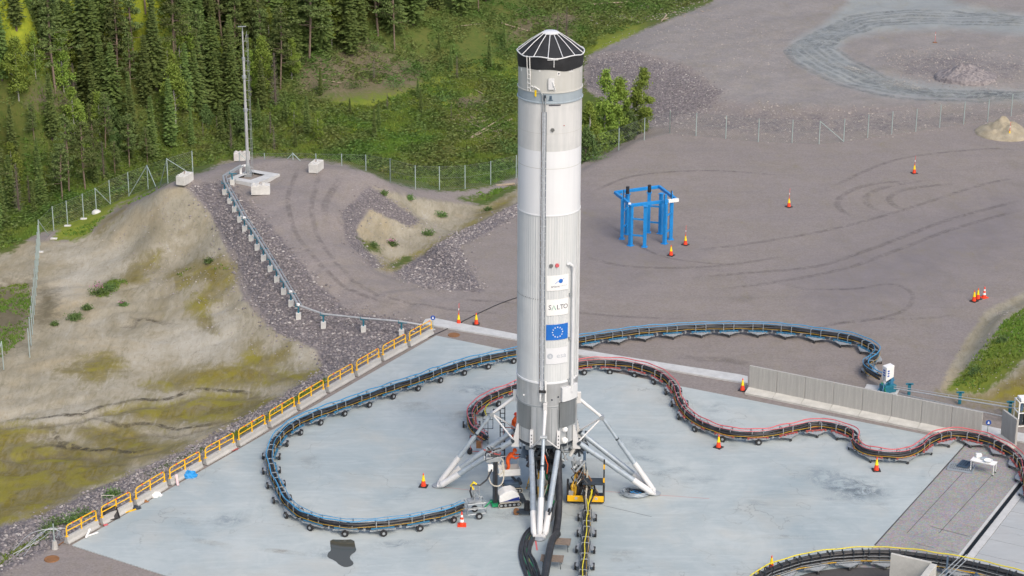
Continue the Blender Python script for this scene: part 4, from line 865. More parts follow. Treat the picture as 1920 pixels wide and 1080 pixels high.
# legs
YAW = R(4.2)
def leg(phi, label):
    L_ = bpy.data.objects.new('landing_leg', None); C.objects.link(L_); L_.parent = rocket; L_.rotation_euler = (0, 0, phi); L_['label'] = label
    # local frame: leg spreads along -Y
    def P_(r, t_, z): return Vector((t_, -r, z))
    foot = P_(6.4, 0, 0.12); jz = axis_z(779); J = P_(3.22, 0, jz); top = P_(RR + 0.1, 0, axis_z(746)); hzg = axis_z(818)
    H = [P_(RR + 0.15, s_ * 0.78, hzg) for s_ in (-1, 1)]
    def strut(a, b, segs, name):
        a, b = Vector(a), Vector(b)
        for (f0, f1, r0, r1, mm) in segs: MB().tube(a.lerp(b, f0), a.lerp(b, f1), r0, r1, 14).obj(name, M[mm], L_, smooth=True)
    for s_, h in zip((-1, 1), H):
        f = foot + Vector((s_ * 0.30, 0.1, 0.05))
        strut(f, h, ((0, 0.035, 0.12, 0.19, 'legwhite'), (0.035, 0.27, 0.19, 0.19, 'legwhite'), (0.27, 0.30, 0.17, 0.165, 'leggrey'), (0.30, 0.985, 0.165, 0.16, 'leggrey')), 'lower_tube')
        strut(f, h, tuple((q, q + 0.008, 0.175, 0.175, 'galv') for q in (0.45, 0.62, 0.8)), 'collar')
    f = foot + Vector((0, 0.05, 0.1))
    strut(f, J, ((0, 0.04, 0.12, 0.17, 'legwhite'), (0.04, 0.38, 0.17, 0.17, 'legwhite'), (0.38, 0.66, 0.145, 0.145, 'leggrey'), (0.66, 1.0, 0.10, 0.10, 'leggrey')), 'upper_tube')
    strut(f, J, ((0.70, 0.715, 0.125, 0.125, 'steel_dark'), (0.86, 0.87, 0.115, 0.115, 'galv')), 'collar')
    strut(J, top, ((0, 1, 0.085, 0.11, 'legwhite'),), 'upper_arm')
    for h in H: strut(J, h + Vector((0, -0.02, 0.12)), ((0, 1, 0.05, 0.05, 'legwhite'),), 'brace')
    MB().tube(J - Vector((0.2, 0, 0)), J + Vector((0.2, 0, 0)), 0.13, n=14).obj('joint_pin', M['galv'], L_, smooth=True)
    # bracket plates on the hull
    for s_ in (-1, 1):
        m = MB(); x = s_ * 0.78; y0 = -math.sqrt(max(0.01, RR * RR - x * x)) + 0.02
        m.add([(x - 0.09, y0, hzg - 0.35), (x + 0.09, y0, hzg - 0.35), (x + 0.09, y0, hzg + 1.1), (x - 0.09, y0, hzg + 1.1),
               (x - 0.09, -RR - 0.25, hzg - 0.35), (x + 0.09, -RR - 0.25, hzg - 0.35), (x + 0.09, y0 - 0.12, hzg + 1.1), (x - 0.09, y0 - 0.12, hzg + 1.1)],
              ((0, 1, 2, 3), (4, 7, 6, 5), (0, 4, 5, 1), (1, 5, 6, 2), (2, 6, 7, 3), (3, 7, 4, 0)))
        for _z in (0.25, 0.45, 0.65, 0.85): pass
        br = m.obj('hull_bracket', M['legwhite'], L_)
        for q in range(4):
            zz = hzg + 0.2 + q * 0.2; yy = (-RR - 0.25) + ((y0 - 0.12) - (-RR - 0.25)) * ((zz - hzg + 0.35) / 1.45)
            MB().box((x, yy - 0.006, zz), (0.05, 0.02, 0.09)).obj('slot', M['steel_dark'], br)
        MB().tube(Vector((x - 0.14, -RR - 0.15, hzg)), Vector((x + 0.14, -RR - 0.15, hzg)), 0.1, n=12).obj('hinge', M['steel_dark'], L_, smooth=True)
    m = MB().box((0, -RR - 0.06, axis_z(746) + 0.1), (0.22, 0.3, 0.7)); m.obj('hull_bracket', M['legwhite'], L_, bevel=0.03)
    m = MB(); m.lathe([(0.0, 0.0), (0.34, 0.0), (0.36, 0.05), (0.2, 0.14), (0.0, 0.16)], 20, (0, -6.42, 0.02), False); m.obj('foot_pad', M['galv'], L_, smooth=True)
    MB().box((0, -6.3, 0.17), (0.75, 0.35, 0.16)).obj('foot_yoke', M['legwhite'], L_, bevel=0.04)
    return L_
leg(-YAW, 'leg pointing toward the viewer'); leg(-YAW + math.pi / 2, 'leg spreading to the right'); leg(-YAW - math.pi / 2, 'leg spreading to the left'); leg(-YAW + math.pi, 'rear leg mostly hidden behind the body')

# ---------------------------------------------------------------- cart trains
def catmull(pts, step):
    P = [Vector(p) for p in pts]; P = [P[0] * 2 - P[1]] + P + [P[-1] * 2 - P[-2]]; out = []
    for i in range(1, len(P) - 2):
        for k in range(16):
            t_ = k / 16; a, b, c, d = P[i - 1:i + 3]
            out.append(0.5 * ((2 * b) + (c - a) * t_ + (2 * a - 5 * b + 4 * c - d) * t_ * t_ + (3 * b - a - 3 * c + d) * t_ ** 3))
    out.append(P[-2]); res = [out[0]]; acc = 0; nxt = step
    for a, b in zip(out, out[1:]):
        L2 = (b - a).length
        while acc + L2 >= nxt and L2 > 0:
            res.append(a.lerp(b, (nxt - acc) / L2)); nxt += step
        acc += L2
    return res
def make_cart(kind, tray, label, cat='cart', wheels='big', tall=False, side=1):
    t = thing('cable_cart', label, cat, (0, 0, -50), 0)
    m = MB()
    for s_ in (-1, 1): m.box((0, s_ * 0.27, 0.29), (1.5, 0.05, 0.07))
    for x in (-0.72, -0.3, 0.3, 0.72): m.box((x, 0, 0.29), (0.05, 0.5, 0.05))
    m.box((0.95, 0, 0.27), (0.5, 0.06, 0.05)); m.box((-0.92, 0, 0.27), (0.4, 0.05, 0.04)); m.box((1.0, 0, 0.29), (0.12, 0.16, 0.14))
    m.obj('chassis', M['galv'], t)
    H_ = 0.98 if tall else 0.84
    if wheels == 'big':
        MB().tube((0, -0.5, 0.21), (0, 0.5, 0.21), 0.03, n=6).obj('axle', M['galv'], t)
        for s_ in (-1, 1):
            wh = MB().tube((0, s_ * 0.44, 0.205), (0, s_ * 0.56, 0.205), 0.205, n=18).obj('wheel', M['rubber'], t, smooth=True)
            MB().tube((0, s_ * 0.555, 0.205), (0, s_ * 0.575, 0.205), 0.085, n=10).obj('rim', M['galv'], wh)
        for s_ in (-1, 1): m = MB(); m.add([(-0.4, s_ * 0.34, 0.36), (0.4, s_ * 0.34, 0.36), (0.3, s_ * 0.48, 0.36), (-0.3, s_ * 0.48, 0.36), (-0.4, s_ * 0.34, 0.40), (0.4, s_ * 0.34, 0.40), (0.3, s_ * 0.48, 0.40), (-0.3, s_ * 0.48, 0.40)], ((0, 3, 2, 1), (4, 5, 6, 7), (0, 1, 5, 4), (1, 2, 6, 5), (2, 3, 7, 6), (3, 0, 4, 7))); m.obj('step_plate', M['galv'], t)
    else:
        m = MB()
        for s_ in (-1, 1):
            m.add([(-0.62, s_ * 0.3, 0.30), (0.62, s_ * 0.3, 0.30), (0.10, s_ * 0.56, 0.24), (-0.10, s_ * 0.56, 0.24), (-0.62, s_ * 0.3, 0.35), (0.62, s_ * 0.3, 0.35), (0.10, s_ * 0.56, 0.28), (-0.10, s_ * 0.56, 0.28)], ((0, 3, 2, 1), (4, 5, 6, 7), (0, 1, 5, 4), (1, 2, 6, 5), (2, 3, 7, 6), (3, 0, 4, 7)))
        m.obj('outrigger', M['galv'], t)
        for s_ in (-1, 1):
            c_ = MB().tube((0, s_ * 0.53, 0.25), (0, s_ * 0.53, 0.12), 0.03, n=6).obj('caster', M['galv'], t)
            MB().tube((0, s_ * 0.53 - 0.03, 0.085), (0, s_ * 0.53 + 0.03, 0.085), 0.085, n=12).obj('wheel', M['rubber'], c_)
    pm = 'galv' if not tall else 'steel_dark'
    for x in ((-0.36, 0.36) if not tall else (-0.85, -0.28, 0.28, 0.85)):
        for s_ in (-1, 1): MB().box((x, s_ * 0.19, (0.3 + H_) / 2), (0.045, 0.045, H_ - 0.3)).obj('post', M[pm], t)
        MB().box((x, 0, H_ - 0.02), (0.05, 0.42, 0.04)).obj('crossbar', M[pm], t)
    if tall:
        for zz in (0.5, 0.7): MB().box((0, -0.215, zz), (1.9, 0.02, 0.03)).obj('side_rail', M['galv'], t)
    for s_ in (-1, 1): MB().box((0, s_ * 0.235, 0.40), (1.35, 0.03, 0.075)).obj('side_tray', M[tray], t)
    m = MB().box((0, 0, 0.35), (1.9, 0.36, 0.02)); m.obj('floor_tray', M['steel_dark'], t)
    if kind != 'b':
        m = MB(); 
        for q in range(5): m.box((-0.6 + q * 0.3 + (0.05 if q % 2 else 0), -0.29, 0.36 + 0.03 * (q % 3)), (0.09, 0.08, 0.09))
        m.obj('connector_box', M[tray], t)
    return t
def off(path, lat, z, wob=0.0, seed=0):
    out = []; n = len(path); rg = random.Random(seed); ph = rg.uniform(0, 6)
    for i, p in enumerate(path):
        d = (path[min(i + 1, n - 1)] - path[max(i - 1, 0)]).normalized(); nn = Vector((-d.y, d.x, 0))
        out.append(p + nn * (lat + wob * math.sin(i * 0.55 + ph)) + Vector((0, 0, z + wob * 0.8 * math.cos(i * 0.9 + ph * 2))))
    return out
def train(px, tray, hosem, proto_defs, name_txt, cables, split=None, pitch=2.05, start_txt='', base_z=0.0):
    pts = [at(a, b) for a, b in px]; path = catmull(pts, pitch); fine = catmull(pts, 0.25)
    n = len(path) - 1; used_ = {}
    for i in range(n):
        a, b = path[i], path[i + 1]; c_ = (a + b) / 2; rz = math.atan2((b - a).y, (b - a).x); k = proj(c_)[0]
        pr = proto_defs[0] if (split is None or not split(*proj(c_))) else proto_defs[1]
        lab = '%s cart from the %s end of the %s' % (ordinal(i).replace('-', ' '), start_txt, name_txt)
        z_ = c_.z + base_z - (0.0 if inside(np.array([[c_.x, c_.y]]), pad)[0] else 0.045)
        if pr not in used_.values() and pr.get('fresh', True):
            pr.location = (c_.x, c_.y, z_); pr.rotation_euler = (0, 0, rz); pr['label'] = lab; pr['fresh'] = False; used_[id(pr)] = pr; pr['group'] = 'carts of the ' + name_txt
        else:
            jr = random.Random(i * 31 + len(name_txt)); c_ = c_ + Vector((jr.uniform(-.035, .035), jr.uniform(-.035, .035), 0)); rz += jr.uniform(-.045, .045)
            q = dup(pr, (c_.x, c_.y, z_), rz, lab); q['group'] = 'carts of the ' + name_txt
    for j, (lat, z, r_, mm, lb, wob) in enumerate(cables):
        o = MB().path(off(fine, lat, z, wob, j), r_, 6).obj('hose' if r_ > 0.03 else 'cable', M[mm], smooth=True); tag(o, lb, 'hose' if r_ > 0.03 else 'cable')
    return path
cb_ = make_cart('a', 'blue', '-'); cb2 = make_cart('a', 'blue', '-', wheels='caster'); cr_ = make_cart('a', 'red', '-'); cr2 = make_cart('a', 'red', '-', wheels='caster')
cy_ = make_cart('b', 'steel_dark', '-'); ct_ = make_cart('b', 'galv', '-', wheels='caster', tall=True)
BLUE = [(868, 966), (840, 977), (778, 991), (710, 1000), (642, 1001), (580, 987), (545, 965), (524, 930), (511, 900), (506, 872), (515, 845), (540, 818), (580, 797), (636, 777), (690, 758), (736, 742), (780, 728), (823, 712), (866, 698), (910, 687), (960, 677), (1030, 662), (1090, 651), (1150, 642), (1203, 635), (1257, 631), (1307, 628), (1360, 627), (1415, 627), (1468, 630), (1523, 637), (1575, 644), (1612, 653), (1640, 668), (1642, 682), (1622, 698), (1630, 712), (1650, 724)]
train(BLUE, 'blue', 'bluehose', (cb_, cb2), 'long blue cart train', [(0.16, 0.90, 0.035, 'bluehose', 'bright blue hose lying on top along the long blue cart train', 0.03), (-0.17, 0.88, 0.02, 'bluehose', 'second thinner blue hose on top of the long blue cart train', 0.02),
      (0.06, 0.66, 0.085, 'hose', 'thick black hose inside the trays of the long blue cart train', 0.02), (-0.11, 0.60, 0.07, 'hose', 'black hose on the near side of the trays of the blue train', 0.02), (0.0, 0.47, 0.07, 'hose', 'lowest black hose in the trays of the blue train', 0.01), (-0.20, 0.50, 0.015, 'ycable2', 'yellow cable along the near side of the blue cart train', 0.02), (0.17, 0.50, 0.015, 'ycable2', 'yellow cable along the far side of the blue cart train', 0.02)],
      split=lambda x, y: x > 1060, start_txt='rocket')
RED = [(912, 836), (896, 826), (884, 812), (881, 795), (893, 775), (925, 756), (965, 741), (1010, 722), (1060, 704), (1110, 695), (1163, 696), (1211, 705), (1245, 721), (1266, 743), (1273, 766), (1288, 790), (1317, 811), (1370, 828), (1430, 830), (1482, 820), (1529, 811), (1575, 817), (1602, 830), (1604, 848), (1625, 863), (1680, 869), (1715, 861), (1747, 838), (1788, 828), (1845, 838), (1886, 856), (1913, 878), (1922, 905), (1930, 950)]
train(RED, 'red', 'redhose', (cr_, cr2), 'winding red cart train', [(0.16, 0.90, 0.034, 'redhose', 'bright red hose lying on top along the winding red cart train', 0.03), (-0.17, 0.88, 0.018, 'redhose', 'thin second red hose on top of the winding red cart train', 0.02),
      (0.06, 0.64, 0.085, 'hose', 'thick black hose inside the trays of the winding red train', 0.02), (-0.11, 0.58, 0.06, 'hose', 'black hose on the near side of the trays of the red train', 0.02), (0.0, 0.45, 0.06, 'hose', 'lowest black hose in the trays of the red train', 0.01), (-0.20, 0.50, 0.017, 'ycable2', 'yellow cable along the near side of the red cart train', 0.02), (0.17, 0.48, 0.024, 'ycable2', 'yellow cable along the far side of the red cart train', 0.02)],
      split=lambda x, y: x > 1450, start_txt='rocket')
BLK = [(1101, 962), (1101, 990), (1098, 1030), (1095, 1065), (1092, 1100), (1088, 1140)]
train(BLK, 'steel_dark', 'ycable', (cy_,), 'dark cart train below the rocket', [(0.0, 0.92, 0.03, 'ycable', 'yellow hose lying on top along the dark cart train below the rocket', 0.03), (0.08, 0.68, 0.07, 'hose', 'black hose in the trays of the dark train, right side', 0.03), (-0.10, 0.66, 0.07, 'hose', 'black hose in the trays of the dark train, left side', 0.03), (0.0, 0.5, 0.07, 'hose', 'black hose lowest in the trays of the dark train', 0.02), (0.16, 0.70, 0.012, 'ycable2', 'thin ochre cable on the dark cart train', 0.03)], start_txt='rocket', pitch=2.0)
TALL = [(1385, 1150), (1412, 1112), (1460, 1086), (1530, 1068), (1610, 1060), (1680, 1061), (1760, 1071), (1840, 1086), (1930, 1111), (2010, 1145)]
train(TALL, 'galv', 'ycable', (ct_,), 'tall black cart train at lower right', [(0.17, 1.03, 0.035, 'ycable', 'yellow green hose on top of the tall black cart train', 0.02), (0.0, 0.86, 0.08, 'hose', 'uppermost black hose in the tall black cart train', 0.01), (-0.12, 0.84, 0.07, 'hose', 'upper near black hose in the tall cart train', 0.01), (-0.12, 0.64, 0.075, 'hose', 'middle near black hose in the tall cart train', 0.01), (0.08, 0.62, 0.075, 'hose', 'middle far black hose in the tall cart train', 0.01), (-0.12, 0.46, 0.07, 'hose', 'lower near black hose in the tall cart train', 0.01), (0.08, 0.44, 0.07, 'hose', 'lower far black hose in the tall cart train', 0.01), (-0.235, 0.40, 0.03, 'ycable2', 'yellow cable low on the near side of the tall cart train', 0.02)], start_txt='left', pitch=2.0)
for o_ in (cb_, cb2, cr_, cr2, cy_, ct_):
    if 'fresh' in o_: del o_['fresh']
for o_ in list(C.objects):
    if 'fresh' in o_: del o_['fresh']

# ---------------------------------------------------------------- barriers with yellow railings
BX = [(123.3, 1021), (189.3, 985), (253.3, 950), (316.7, 911), (383.3, 873), (446, 838), (504, 803), (558.3, 770), (613, 737.5), (667, 707), (716, 678), (766, 651)]
bpts = [at(a + 1, b - 2) for a, b in BX]
bdir = (bpts[-1] - bpts[0]).normalized()
b0 = thing('railed_barrier', '-', 'barrier', (0, 0, 0), 0, 'barriers with yellow railings along the pad edge')
m = MB(); Lb = 2.0
pr_ = [(-0.20, 0), (0.20, 0), (0.20, 0.08), (0.12, 0.2), (0.09, 0.42), (-0.09, 0.42), (-0.12, 0.2), (-0.20, 0.08)]
vs_ = [(0, y_, z_) for y_, z_ in pr_] + [(Lb, y_, z_) for y_, z_ in pr_]; nn = len(pr_)
m.add(vs_, [(i, nn + i, nn + (i + 1) % nn, (i + 1) % nn) for i in range(nn)] + [tuple(range(nn)), tuple(range(2 * nn - 1, nn - 1, -1))]); m.obj('concrete_base', M['concrete'], b0, bevel=0.015)
rail = MB().path([(0.06, 0, 0.36), (0.06, 0, 0.95), (0.10, 0, 1.04), (0.19, 0, 1.08), (Lb - 0.19, 0, 1.08), (Lb - 0.10, 0, 1.04), (Lb - 0.06, 0, 0.95), (Lb - 0.06, 0, 0.36)], 0.036, 8).obj('top_rail', M['yellow'], b0, smooth=True)
MB().tube((0.06, 0, 0.74), (Lb - 0.06, 0, 0.74), 0.032, n=8).obj('mid_rail', M['yellow'], b0, smooth=True)
MB().tube((Lb / 2, 0, 0.38), (Lb / 2, 0, 1.07), 0.036, n=8).obj('post', M['yellow'], b0, smooth=True)
for x in (Lb * 0.22, Lb * 0.5, Lb * 0.86): MB().tube((x, 0, 1.08), (x + 0.07, 0, 1.08), 0.042, n=8).obj('orange_band', M['orange2'], b0)
for x in (0.06, Lb - 0.06): MB().box((x, 0, 0.43), (0.14, 0.14, 0.03)).obj('base_plate', M['yellow'], b0)
names = ['railed barrier nearest the lower left corner of the pad', 'railed barrier with a black tray leaning on it', 'railed barrier with white crumpled sheet at its foot', 'railed barrier with the blue tarp and pale board in front']
for i, p in enumerate(bpts):
    q = bpts[i + 1] if i < 11 else p + (p - bpts[i - 1]); d = (q - p); sc = (d.length * 0.89) / Lb
    lab = (names[i] if i < 4 else ('railed barrier at the far end of the row beside the kerb corner' if i == 11 else '%s yellow railed concrete barrier counting up from the lower left corner' % ordinal(i)))
    if i == 0: o = b0; o.location = p; o.rotation_euler = (0, 0, math.atan2(d.y, d.x)); o['label'] = lab
    else: o = dup(b0, p, math.atan2(d.y, d.x), lab)
    o.scale = (sc, 1, 1)
    o.location.z = GRAVEL + 0.03

# ---------------------------------------------------------------- cones
def make_cone(h=0.86, striped=False, stick=False, lab=''):
    t = thing('traffic_cone', lab, 'cone')
    m = MB().box((0, 0, 0.025), (0.50, 0.50, 0.05)); m.obj('base', M['rubber'] if not striped else M['orange2'], t, bevel=0.012)
    rb, rt = 0.17, 0.025; f = lambda z: rb + (rt - rb) * (z / h)
    if striped:
        lv = [(0.05, 0.24, 'orange2'), (0.24, 0.40, 'cwhite'), (0.40, 0.54, 'orange2'), (0.54, 0.68, 'cwhite'), (0.68, h, 'orange2')]
    else: lv = [(0.05, 0.38, 'orange2'), (0.38, 0.74, 'cyellow'), (0.74, h, 'orange2')]
    for a, b, mm in lv: MB().tube((0, 0, a), (0, 0, b), f(a), f(b), 20, cap=(b == h)).obj('reflective_sleeve' if mm != 'orange2' else 'cone_body', M[mm], t, smooth=True)
    if stick:
        k = MB().tube((0, 0, h - 0.05), (0.03, 0, h + 0.75), 0.012, n=5).obj('marker_stick', M['redhose'], t)
        MB().path([(0.01, 0.02, h), (0.06, 0, h + 0.15), (-0.02, 0, h + 0.3), (0.07, 0, h + 0.45), (0.0, 0, h + 0.6), (0.09, 0, h + 0.72)], 0.01, 4).obj('ribbon', M['orange2'], k)
        MB().box((0.012, 0, h + 0.28), (0.05, 0.02, 0.14)).obj('white_tape', M['cwhite'], k)
    return t
plain = [((893, 608), 'orange and yellow traffic cone without a stick beside the kerb near the corner'), ((794, 912), 'orange and yellow cone beside the foot of the left landing leg'), ((1347, 839), 'orange and yellow cone in front of the winding red cart train'),
         ((1643, 882), 'orange and yellow cone at the lowest bend of the red cart train'), ((1392, 732), 'orange and yellow cone at the left end of the concrete wall'), ((1446, 1068), 'orange and yellow cone behind the tall black cart train'), ((1421, 1094), 'orange cone at the bottom edge left of the tall black train'),
         ((1258, 479), 'orange and yellow cone just in front of the blue steel stand'), ((1826, 565), 'left cone of the three standing together near the right bank'), ((1833, 561), 'middle cone of the three standing together near the right bank')]
cp = make_cone(lab=plain[0][1]); cp['group'] = 'orange and yellow traffic cones'; cp.location = at(*plain[0][0], GRAVEL)
for i, (q, lb) in enumerate(plain[1:]):
    z = 0.0 if q in ((794, 912), (1347, 839), (1643, 882), (1446, 1068), (1421, 1094)) else GRAVEL
    dup(cp, at(q[0], q[1], z), random.uniform(0, 1.5), lb)
cs = make_cone(stick=True, lab='cone with a red marker stick beside the kerb, left of the plain one'); cs['group'] = 'cones with red marker sticks'; cs.location = at(860, 608, GRAVEL)
for q, lb in (((1285, 459), 'cone with a red marker stick right of the blue steel stand'), ((1479, 388), 'cone with a red marker stick alone in the middle of the gravel yard'), ((1714, 325), 'cone with a red marker stick in the yard left of the sand pile'), ((1892, 260), 'cone with a red marker stick in front of the sand pile')):
    dup(cs, at(q[0], q[1], GRAVEL), random.uniform(0, 1), lb)
cw = make_cone(0.86, True, lab='white striped orange cone beside the lower end of the blue train'); cw.location = at(866, 985)
dup(cw, at(1845, 558, GRAVEL), 0.5, 'white striped cone, rightmost of the three near the right bank')
t = thing('marker_pole', 'thin red and white marker pole on the rocks inside the loop road', 'pole', G(1753, 80)); MB().tube((0, 0, 0), (0, 0, 1.2), 0.02, n=6).obj('pole', M['redhose'], t); MB().box((0, 0, 0.03), (0.45, 0.3, 0.06)).obj('foot', M['rust'], t); MB().tube((0, 0, 0.8), (0, 0, 0.95), 0.025, n=6).obj('white_band', M['cwhite'], t)

# ---------------------------------------------------------------- blue steel stand
feet = [(1166, 448), (1182, 460.5), (1208.5, 463), (1246, 457), (1257.5, 449), (1238, 438), (1215.5, 436), (1175, 439)]
M['standblue'] = mat('stand_blue_paint', srgb(28, 135, 205), 0.4, 0, 0.12, 2, srgb(60, 110, 150), 0.4)
bs = thing('steel_stand', 'bright blue octagonal steel stand of tall posts joined by a square top frame', 'stand', at(1213, 450, GRAVEL)); o_ = bs.location.copy()
FZ = 3.25
fp = [at(a, b, GRAVEL) - o_ for a, b in feet]; tops = [4.0, 3.3, 3.25, 4.05, 3.95, 3.5, 3.6, 3.5]
for i, p in enumerate(fp):
    a_ = math.atan2(p.y, p.x)
    pp = MB().box(p + Vector((0, 0, (FZ + 0.1) / 2)), (0.27, 0.27, FZ + 0.1), a_).obj('post', M['standblue'], bs, bevel=0.02)
    MB().box(p + Vector((0, 0, 0.02)), (0.46, 0.46, 0.04), a_).obj('base_plate', M['standblue'], pp)
    if tops[i] > 3.8:
        m = MB(); t1 = tops[i] - 0.12; q = Matrix.Rotation(a_, 3, 'Z'); c_ = p - Vector((p.x, p.y, 0)).normalized() * 0.0
        prf = [(-0.15, FZ - 0.1), (0.15, FZ - 0.1), (0.15, t1), (0.09, t1 + 0.17), (0, t1 + 0.22), (-0.09, t1 + 0.17), (-0.15, t1)]
        vs_ = [c_ + q @ Vector((sx_, y_, z_)) for sx_ in (-0.04, 0.04) for y_, z_ in prf]; k = len(prf)
        m.add(vs_, [(j, (j + 1) % k, k + (j + 1) % k, k + j) for j in range(k)] + [tuple(range(k - 1, -1, -1)), tuple(range(k, 2 * k))]); m.obj('guide_plate', M['standblue'], bs)
        MB().box(p + q @ Vector((-0.06, 0, 0)) + Vector((0, 0, FZ + 0.45)), (0.05, 0.24, 0.75), a_).obj('rubber_pad', M['rubber'], bs)
    elif i in (7, 6):
        MB().tube(p + Vector((0, 0, FZ + 0.15)), p + Vector((0, 0, FZ + 0.75)), 0.14, n=14).obj('rubber_buffer', M['rubber'], bs, smooth=True); MB().box(p + Vector((0, 0, FZ + 0.12)), (0.4, 0.4, 0.05), a_).obj('top_plate', M['standblue'], bs)
    else: MB().box(p + Vector((0, 0, FZ + 0.12)), (0.42, 0.34, 0.05), a_).obj('top_plate', M['standblue'], bs)
cs_ = [at(a, b, FZ) - o_ for a, b in ((1153, 361), (1184, 385), (1269, 375), (1236, 350))]
for i in range(4): MB().bar(cs_[i], cs_[(i + 1) % 4], 0.2, 0.24).obj('frame_beam', M['standblue'], bs, bevel=0.015)
d_ = (cs_[2] - cs_[1]).normalized()
MB().bar(cs_[2] - d_ * 0.75, cs_[2] + d_ * 0.14, 0.215, 0.255).obj('white_end', M['cwhite'], bs); MB().bar(cs_[1] - d_ * 0.14, cs_[1] + (cs_[0] - cs_[1]).normalized() * 0.35 - d_ * 0.02, 0.215, 0.255).obj('white_end', M['cwhite'], bs)
for i, j in ((1, 2), (3, 4), (5, 6), (7, 0)):
    for z in (0.9, 2.25): MB().bar(fp[i] + Vector((0, 0, z)), fp[j] + Vector((0, 0, z)), 0.1, 0.12).obj('cross_tube', M['standblue'], bs)

# ---------------------------------------------------------------- mast on the hill
M['mastgrey'] = mat('mast_grey', (0.46, 0.47, 0.47), 0.4, 0.2, 0.12, 2, (0.3, 0.3, 0.3), 0.4)
hb = G(463, 327)
ring = [(425, 335), (471, 317.5), (525, 326), (480, 344)]; inn = [(446, 333), (473, 323), (497, 327.5), (470, 337)]
z_ = max(G(a, b).z for a, b in ring) + 0.06; ro = [at(a, b, z_) for a, b in ring]; ri = [at(a, b, z_) for a, b in inn]
m = MB(); m.add([tuple(p) for p in ro] + [tuple(p) for p in ri] + [(p.x, p.y, z_ - 0.8) for p in ro], [(0, 1, 5, 4), (1, 2, 6, 5), (2, 3, 7, 6), (3, 0, 4, 7), (0, 8, 9, 1), (1, 9, 10, 2), (2, 10, 11, 3), (3, 11, 8, 0)])
structure(m.obj('mast_foundation', M['kerbc']))
def hat(px, y0, base):    # height above a ground point so that it shows at row y0
    lo, hi = 0, 60
    for _ in range(40):
        mm_ = (lo + hi) / 2
        if proj(base + Vector((0, 0, mm_)))[1] > y0: lo = mm_
        else: hi = mm_
    return lo
mb_ = G(465.5, 330); MH = hat(0, 50, mb_)
mast = thing('telescopic_mast', 'tall thin silver vent mast on the hilltop with a small crossed tip', 'mast', mb_)
topd = (at(453, 45, mb_.z + MH) - mb_); lean = Vector((0, 0, 1))
for a, b, r_ in ((0.0, 0.42, 0.13), (0.42, 0.50, 0.12), (0.5, 0.78, 0.10), (0.78, 0.97, 0.06)): MB().tube((0, 0, MH * a), (0, 0, MH * b), r_, r_ * 0.97, 14).obj('mast_section', M['mastgrey'], mast, smooth=True)
for a in (0.06, 0.44, 0.66, 0.78): MB().tube((0, 0, MH * a), (0, 0, MH * a + 0.22), 0.18 if a < 0.7 else 0.14, n=14).obj('collar', M['galv'], mast, smooth=True)
MB().tube((0, 0, MH * 0.97), (0, 0, MH), 0.03, n=6).obj('tip', M['galv'], mast); MB().bar((-0.35, 0, MH), (0.3, 0, MH + 0.03), 0.08, 0.06).obj('tip_crossbar', M['galv'], mast); MB().bar((0.15, 0.0, MH * 0.9), (0.35, 0, MH * 0.97), 0.03, 0.03).obj('tip_bracket', M['galv'], mast)
for x in (0.32, 0.42): MB().path([(x, 0, MH * (0.01 + 0.94 * i / 30)) for i in range(31)], 0.016, 5).obj('cable', M['galv'], mast)
m = MB()
for i in range(14): m.tube((0.1, 0, MH * (0.06 + i * 0.065)), (0.42, 0, MH * (0.06 + i * 0.065)), 0.014, n=4)
m.obj('cable_bracket', M['galv'], mast)
m = MB(); m.path([(-0.15, 0, 0.9), (-0.45, 0, 0.85), (-0.6, 0, 0.6), (-0.62, 0, 0.1)], 0.1, 8); m.obj('bypass_pipe', M['cwhite'], mast, smooth=True)
m = MB(); 
for a in range(4): m.tube((0.35 * math.cos(a * 1.57 + .6), 0.35 * math.sin(a * 1.57 + .6), 0), (0.12 * math.cos(a * 1.57 + .6), 0.12 * math.sin(a * 1.57 + .6), 1.1), 0.035, n=6)
m.box((0, 0, 0.1), (0.6, 0.6, 0.2)).box((0.05, 0, 0.6), (0.35, 0.3, 0.3)); m.obj('base_frame', M['galv'], mast)

# concrete blocks round the mast
def block(L_, label, q, rz):
    t = thing('concrete_block', label, 'block', G(*q), rz, 'white concrete blocks round the mast')
    MB().box((0, 0, 0.38), (L_, 0.78, 0.76)).obj('block_body', M['blockc'], t, bevel=0.035)
    for k in range(int(L_ / 0.4)):
        for s_ in (-1, 1): MB().box((-L_ / 2 + 0.2 + k * 0.4, s_ * 0.2, 0.80), (0.2, 0.2, 0.08)).obj('stud', M['blockc'], t, bevel=0.02)
    m = MB().path([(-0.06, 0, 0.76), (-0.05, 0, 0.98), (0.05, 0, 0.98), (0.06, 0, 0.76)], 0.018, 5); m.obj('lifting_loop', M['rust'], t)
block(1.5, 'white concrete block standing in front of the mast foundation', (489, 363), R(4))
block(1.5, 'white concrete block directly behind the mast', (454, 300), R(2))
block(1.5, 'white concrete block on the left edge of the hilltop', (347, 343), R(68))
block(1.5, 'white concrete block on the right of the hilltop', (593, 320), R(74))

